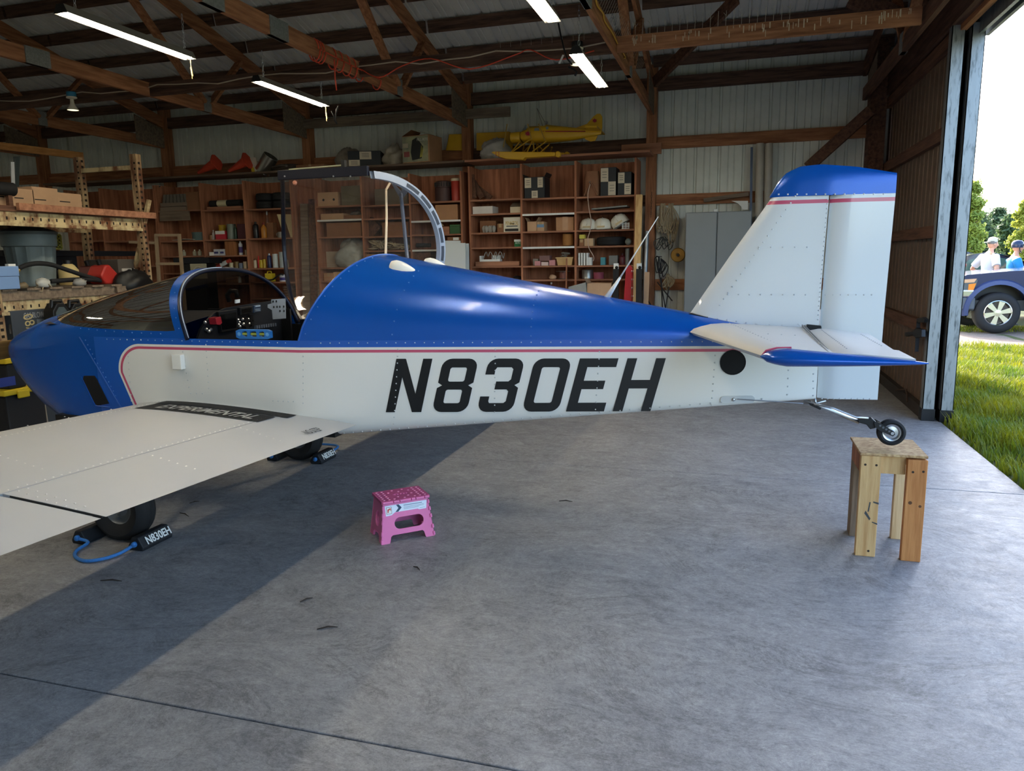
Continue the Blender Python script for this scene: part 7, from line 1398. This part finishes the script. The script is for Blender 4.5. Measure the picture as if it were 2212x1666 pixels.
# ---- trees and bushes
def leaf_mat(name, col, col2):
    return blade_mat(name,col,col2)
LF1, LF2, LF3 = leaf_mat('leaf_bright',(176,184,84),(110,134,56)), leaf_mat('leaf_yellow',(196,194,84),(134,148,58)), leaf_mat('leaf_dark',(104,124,76),(66,86,62))
def tree(name, lab, px, Y, py_top, halfw_px, m, n, seed, trunk=True, py_bot=None, leaf=.11, group=None, cat='tree'):
    rg = random.Random(seed); b = P(px,600,Y); zt_ = P(px,py_top,Y).z; z0 = gz(b.x,Y); hw = abs(P(px+halfw_px,500,Y).x-b.x); zb = z0+.12*(zt_-z0) if py_bot is None else z0
    r = thing(name, lab, cat, (b.x,Y,z0), group); sp = (trunk is False)
    if trunk:
        q = M(); q.tube([(b.x,Y,z0-.02),(b.x+.05,Y,z0+(zt_-z0)*.4),(b.x,Y,zt_*.93)],[.09,.06,.015],8)
        for k in range(14):
            a = rg.uniform(0,6.28); z = z0+(zt_-z0)*rg.uniform(.2,.85); L_ = hw*.8*(1-.5*(z-z0)/(zt_-z0)); q.tube([(b.x,Y,z),(b.x+L_*math.cos(a),Y+L_*math.sin(a),z+L_*.6)],[.03,.008],5)
        q.out('trunk', mat('bark_%d'%seed,(86,70,54),.9), r, smooth=True)
    vs = []; fs = []; cl = []; big = leaf > .3; nb = 70 if trunk else (60 if not big else 40)
    for k in range(nb):
        f_ = rg.random()**.85; z = zb+(zt_-zb)*f_; w = hw*max(.22,1-abs((f_-.45)/.62)**2.2)*rg.uniform(.4,1.25); a = rg.uniform(0,6.28)
        s0 = Vector((b.x,Y,z-(.25*w if trunk else .5*w))); cl.append((s0,Vector((b.x+w*math.cos(a),Y+w*math.sin(a),z+.12*w)),(.13 if not big else .2)*hw))
    for _ in range(n):
        s0, e0, g_ = cl[rg.randrange(nb)]; p = s0.lerp(e0,rg.uniform(.3,1.0))+Vector((rg.gauss(0,g_),rg.gauss(0,g_),rg.gauss(0,g_*1.1)))
        if p.z > zt_+.15 or p.z < z0: continue
        u = Vector((rg.gauss(0,1),rg.gauss(0,1),rg.gauss(0,1))).normalized(); v = u.orthogonal().normalized()*leaf*rg.uniform(.3,.6); u = u*leaf*rg.uniform(.6,1.1); k = len(vs); vs += [p-u*.5,p+v*.5,p+u*.5,p-v*.5]; fs.append((k,k+1,k+2,k+3))
    q = M(); q.v = vs; q.f = fs; q.m = [0]*len(fs); q.out('foliage', m, r, kind='stuff'); return r
tree('young_tree','tall young tree with bright leaves beside the door edge',2088,24,398,38,LF1,9500,51,leaf=.12)
tree('young_tree','yellow-green tree at the right edge behind the helmeted person',2198,25,437,36,LF2,9500,52,leaf=.12)
for i,(px,Y,pt,hw_,l_) in enumerate(((2060,30,500,26,'left of the bright young tree'),(2112,31,548,20,'low, between the white-shirted person and the young tree'),(2166,29,562,22,'low, right of the white-shirted person'),(2192,27,556,24,'low, behind the helmeted person'),(2222,28,520,26,'at the right edge of the photo'))): tree('bush','yellow-green bush '+l_,px,Y,pt,hw_,LF2,5000,60+i,False,600,.12,None,'bush')
for i,(px,pt,hw_,l_) in enumerate(((2040,470,50,'leftmost dark tree of the far wood'),(2100,462,42,'second dark tree of the far wood, behind the young tree'),(2142,452,34,'tallest dark tree of the far wood, above the white-shirted person'),(2172,468,34,'fourth dark tree of the far wood'),(2214,450,44,'rightmost dark tree of the far wood'),(2256,470,44,'dark tree of the far wood past the right edge'))): tree('woodland_tree',l_,px,(70,84,98)[i%3],pt,hw_,LF3,11000,80+i,False,560,.42,None)
FLD = M(); FLD.grid([[(x,y,gz(x,y)+.02) for x in (3,8,14,22,30,40)] for y in (36,42,50,58,66)]); FLD.out('mown_field', mat('mown_field',(170,176,70),.95,var=.15,vs=.6), kind='structure')
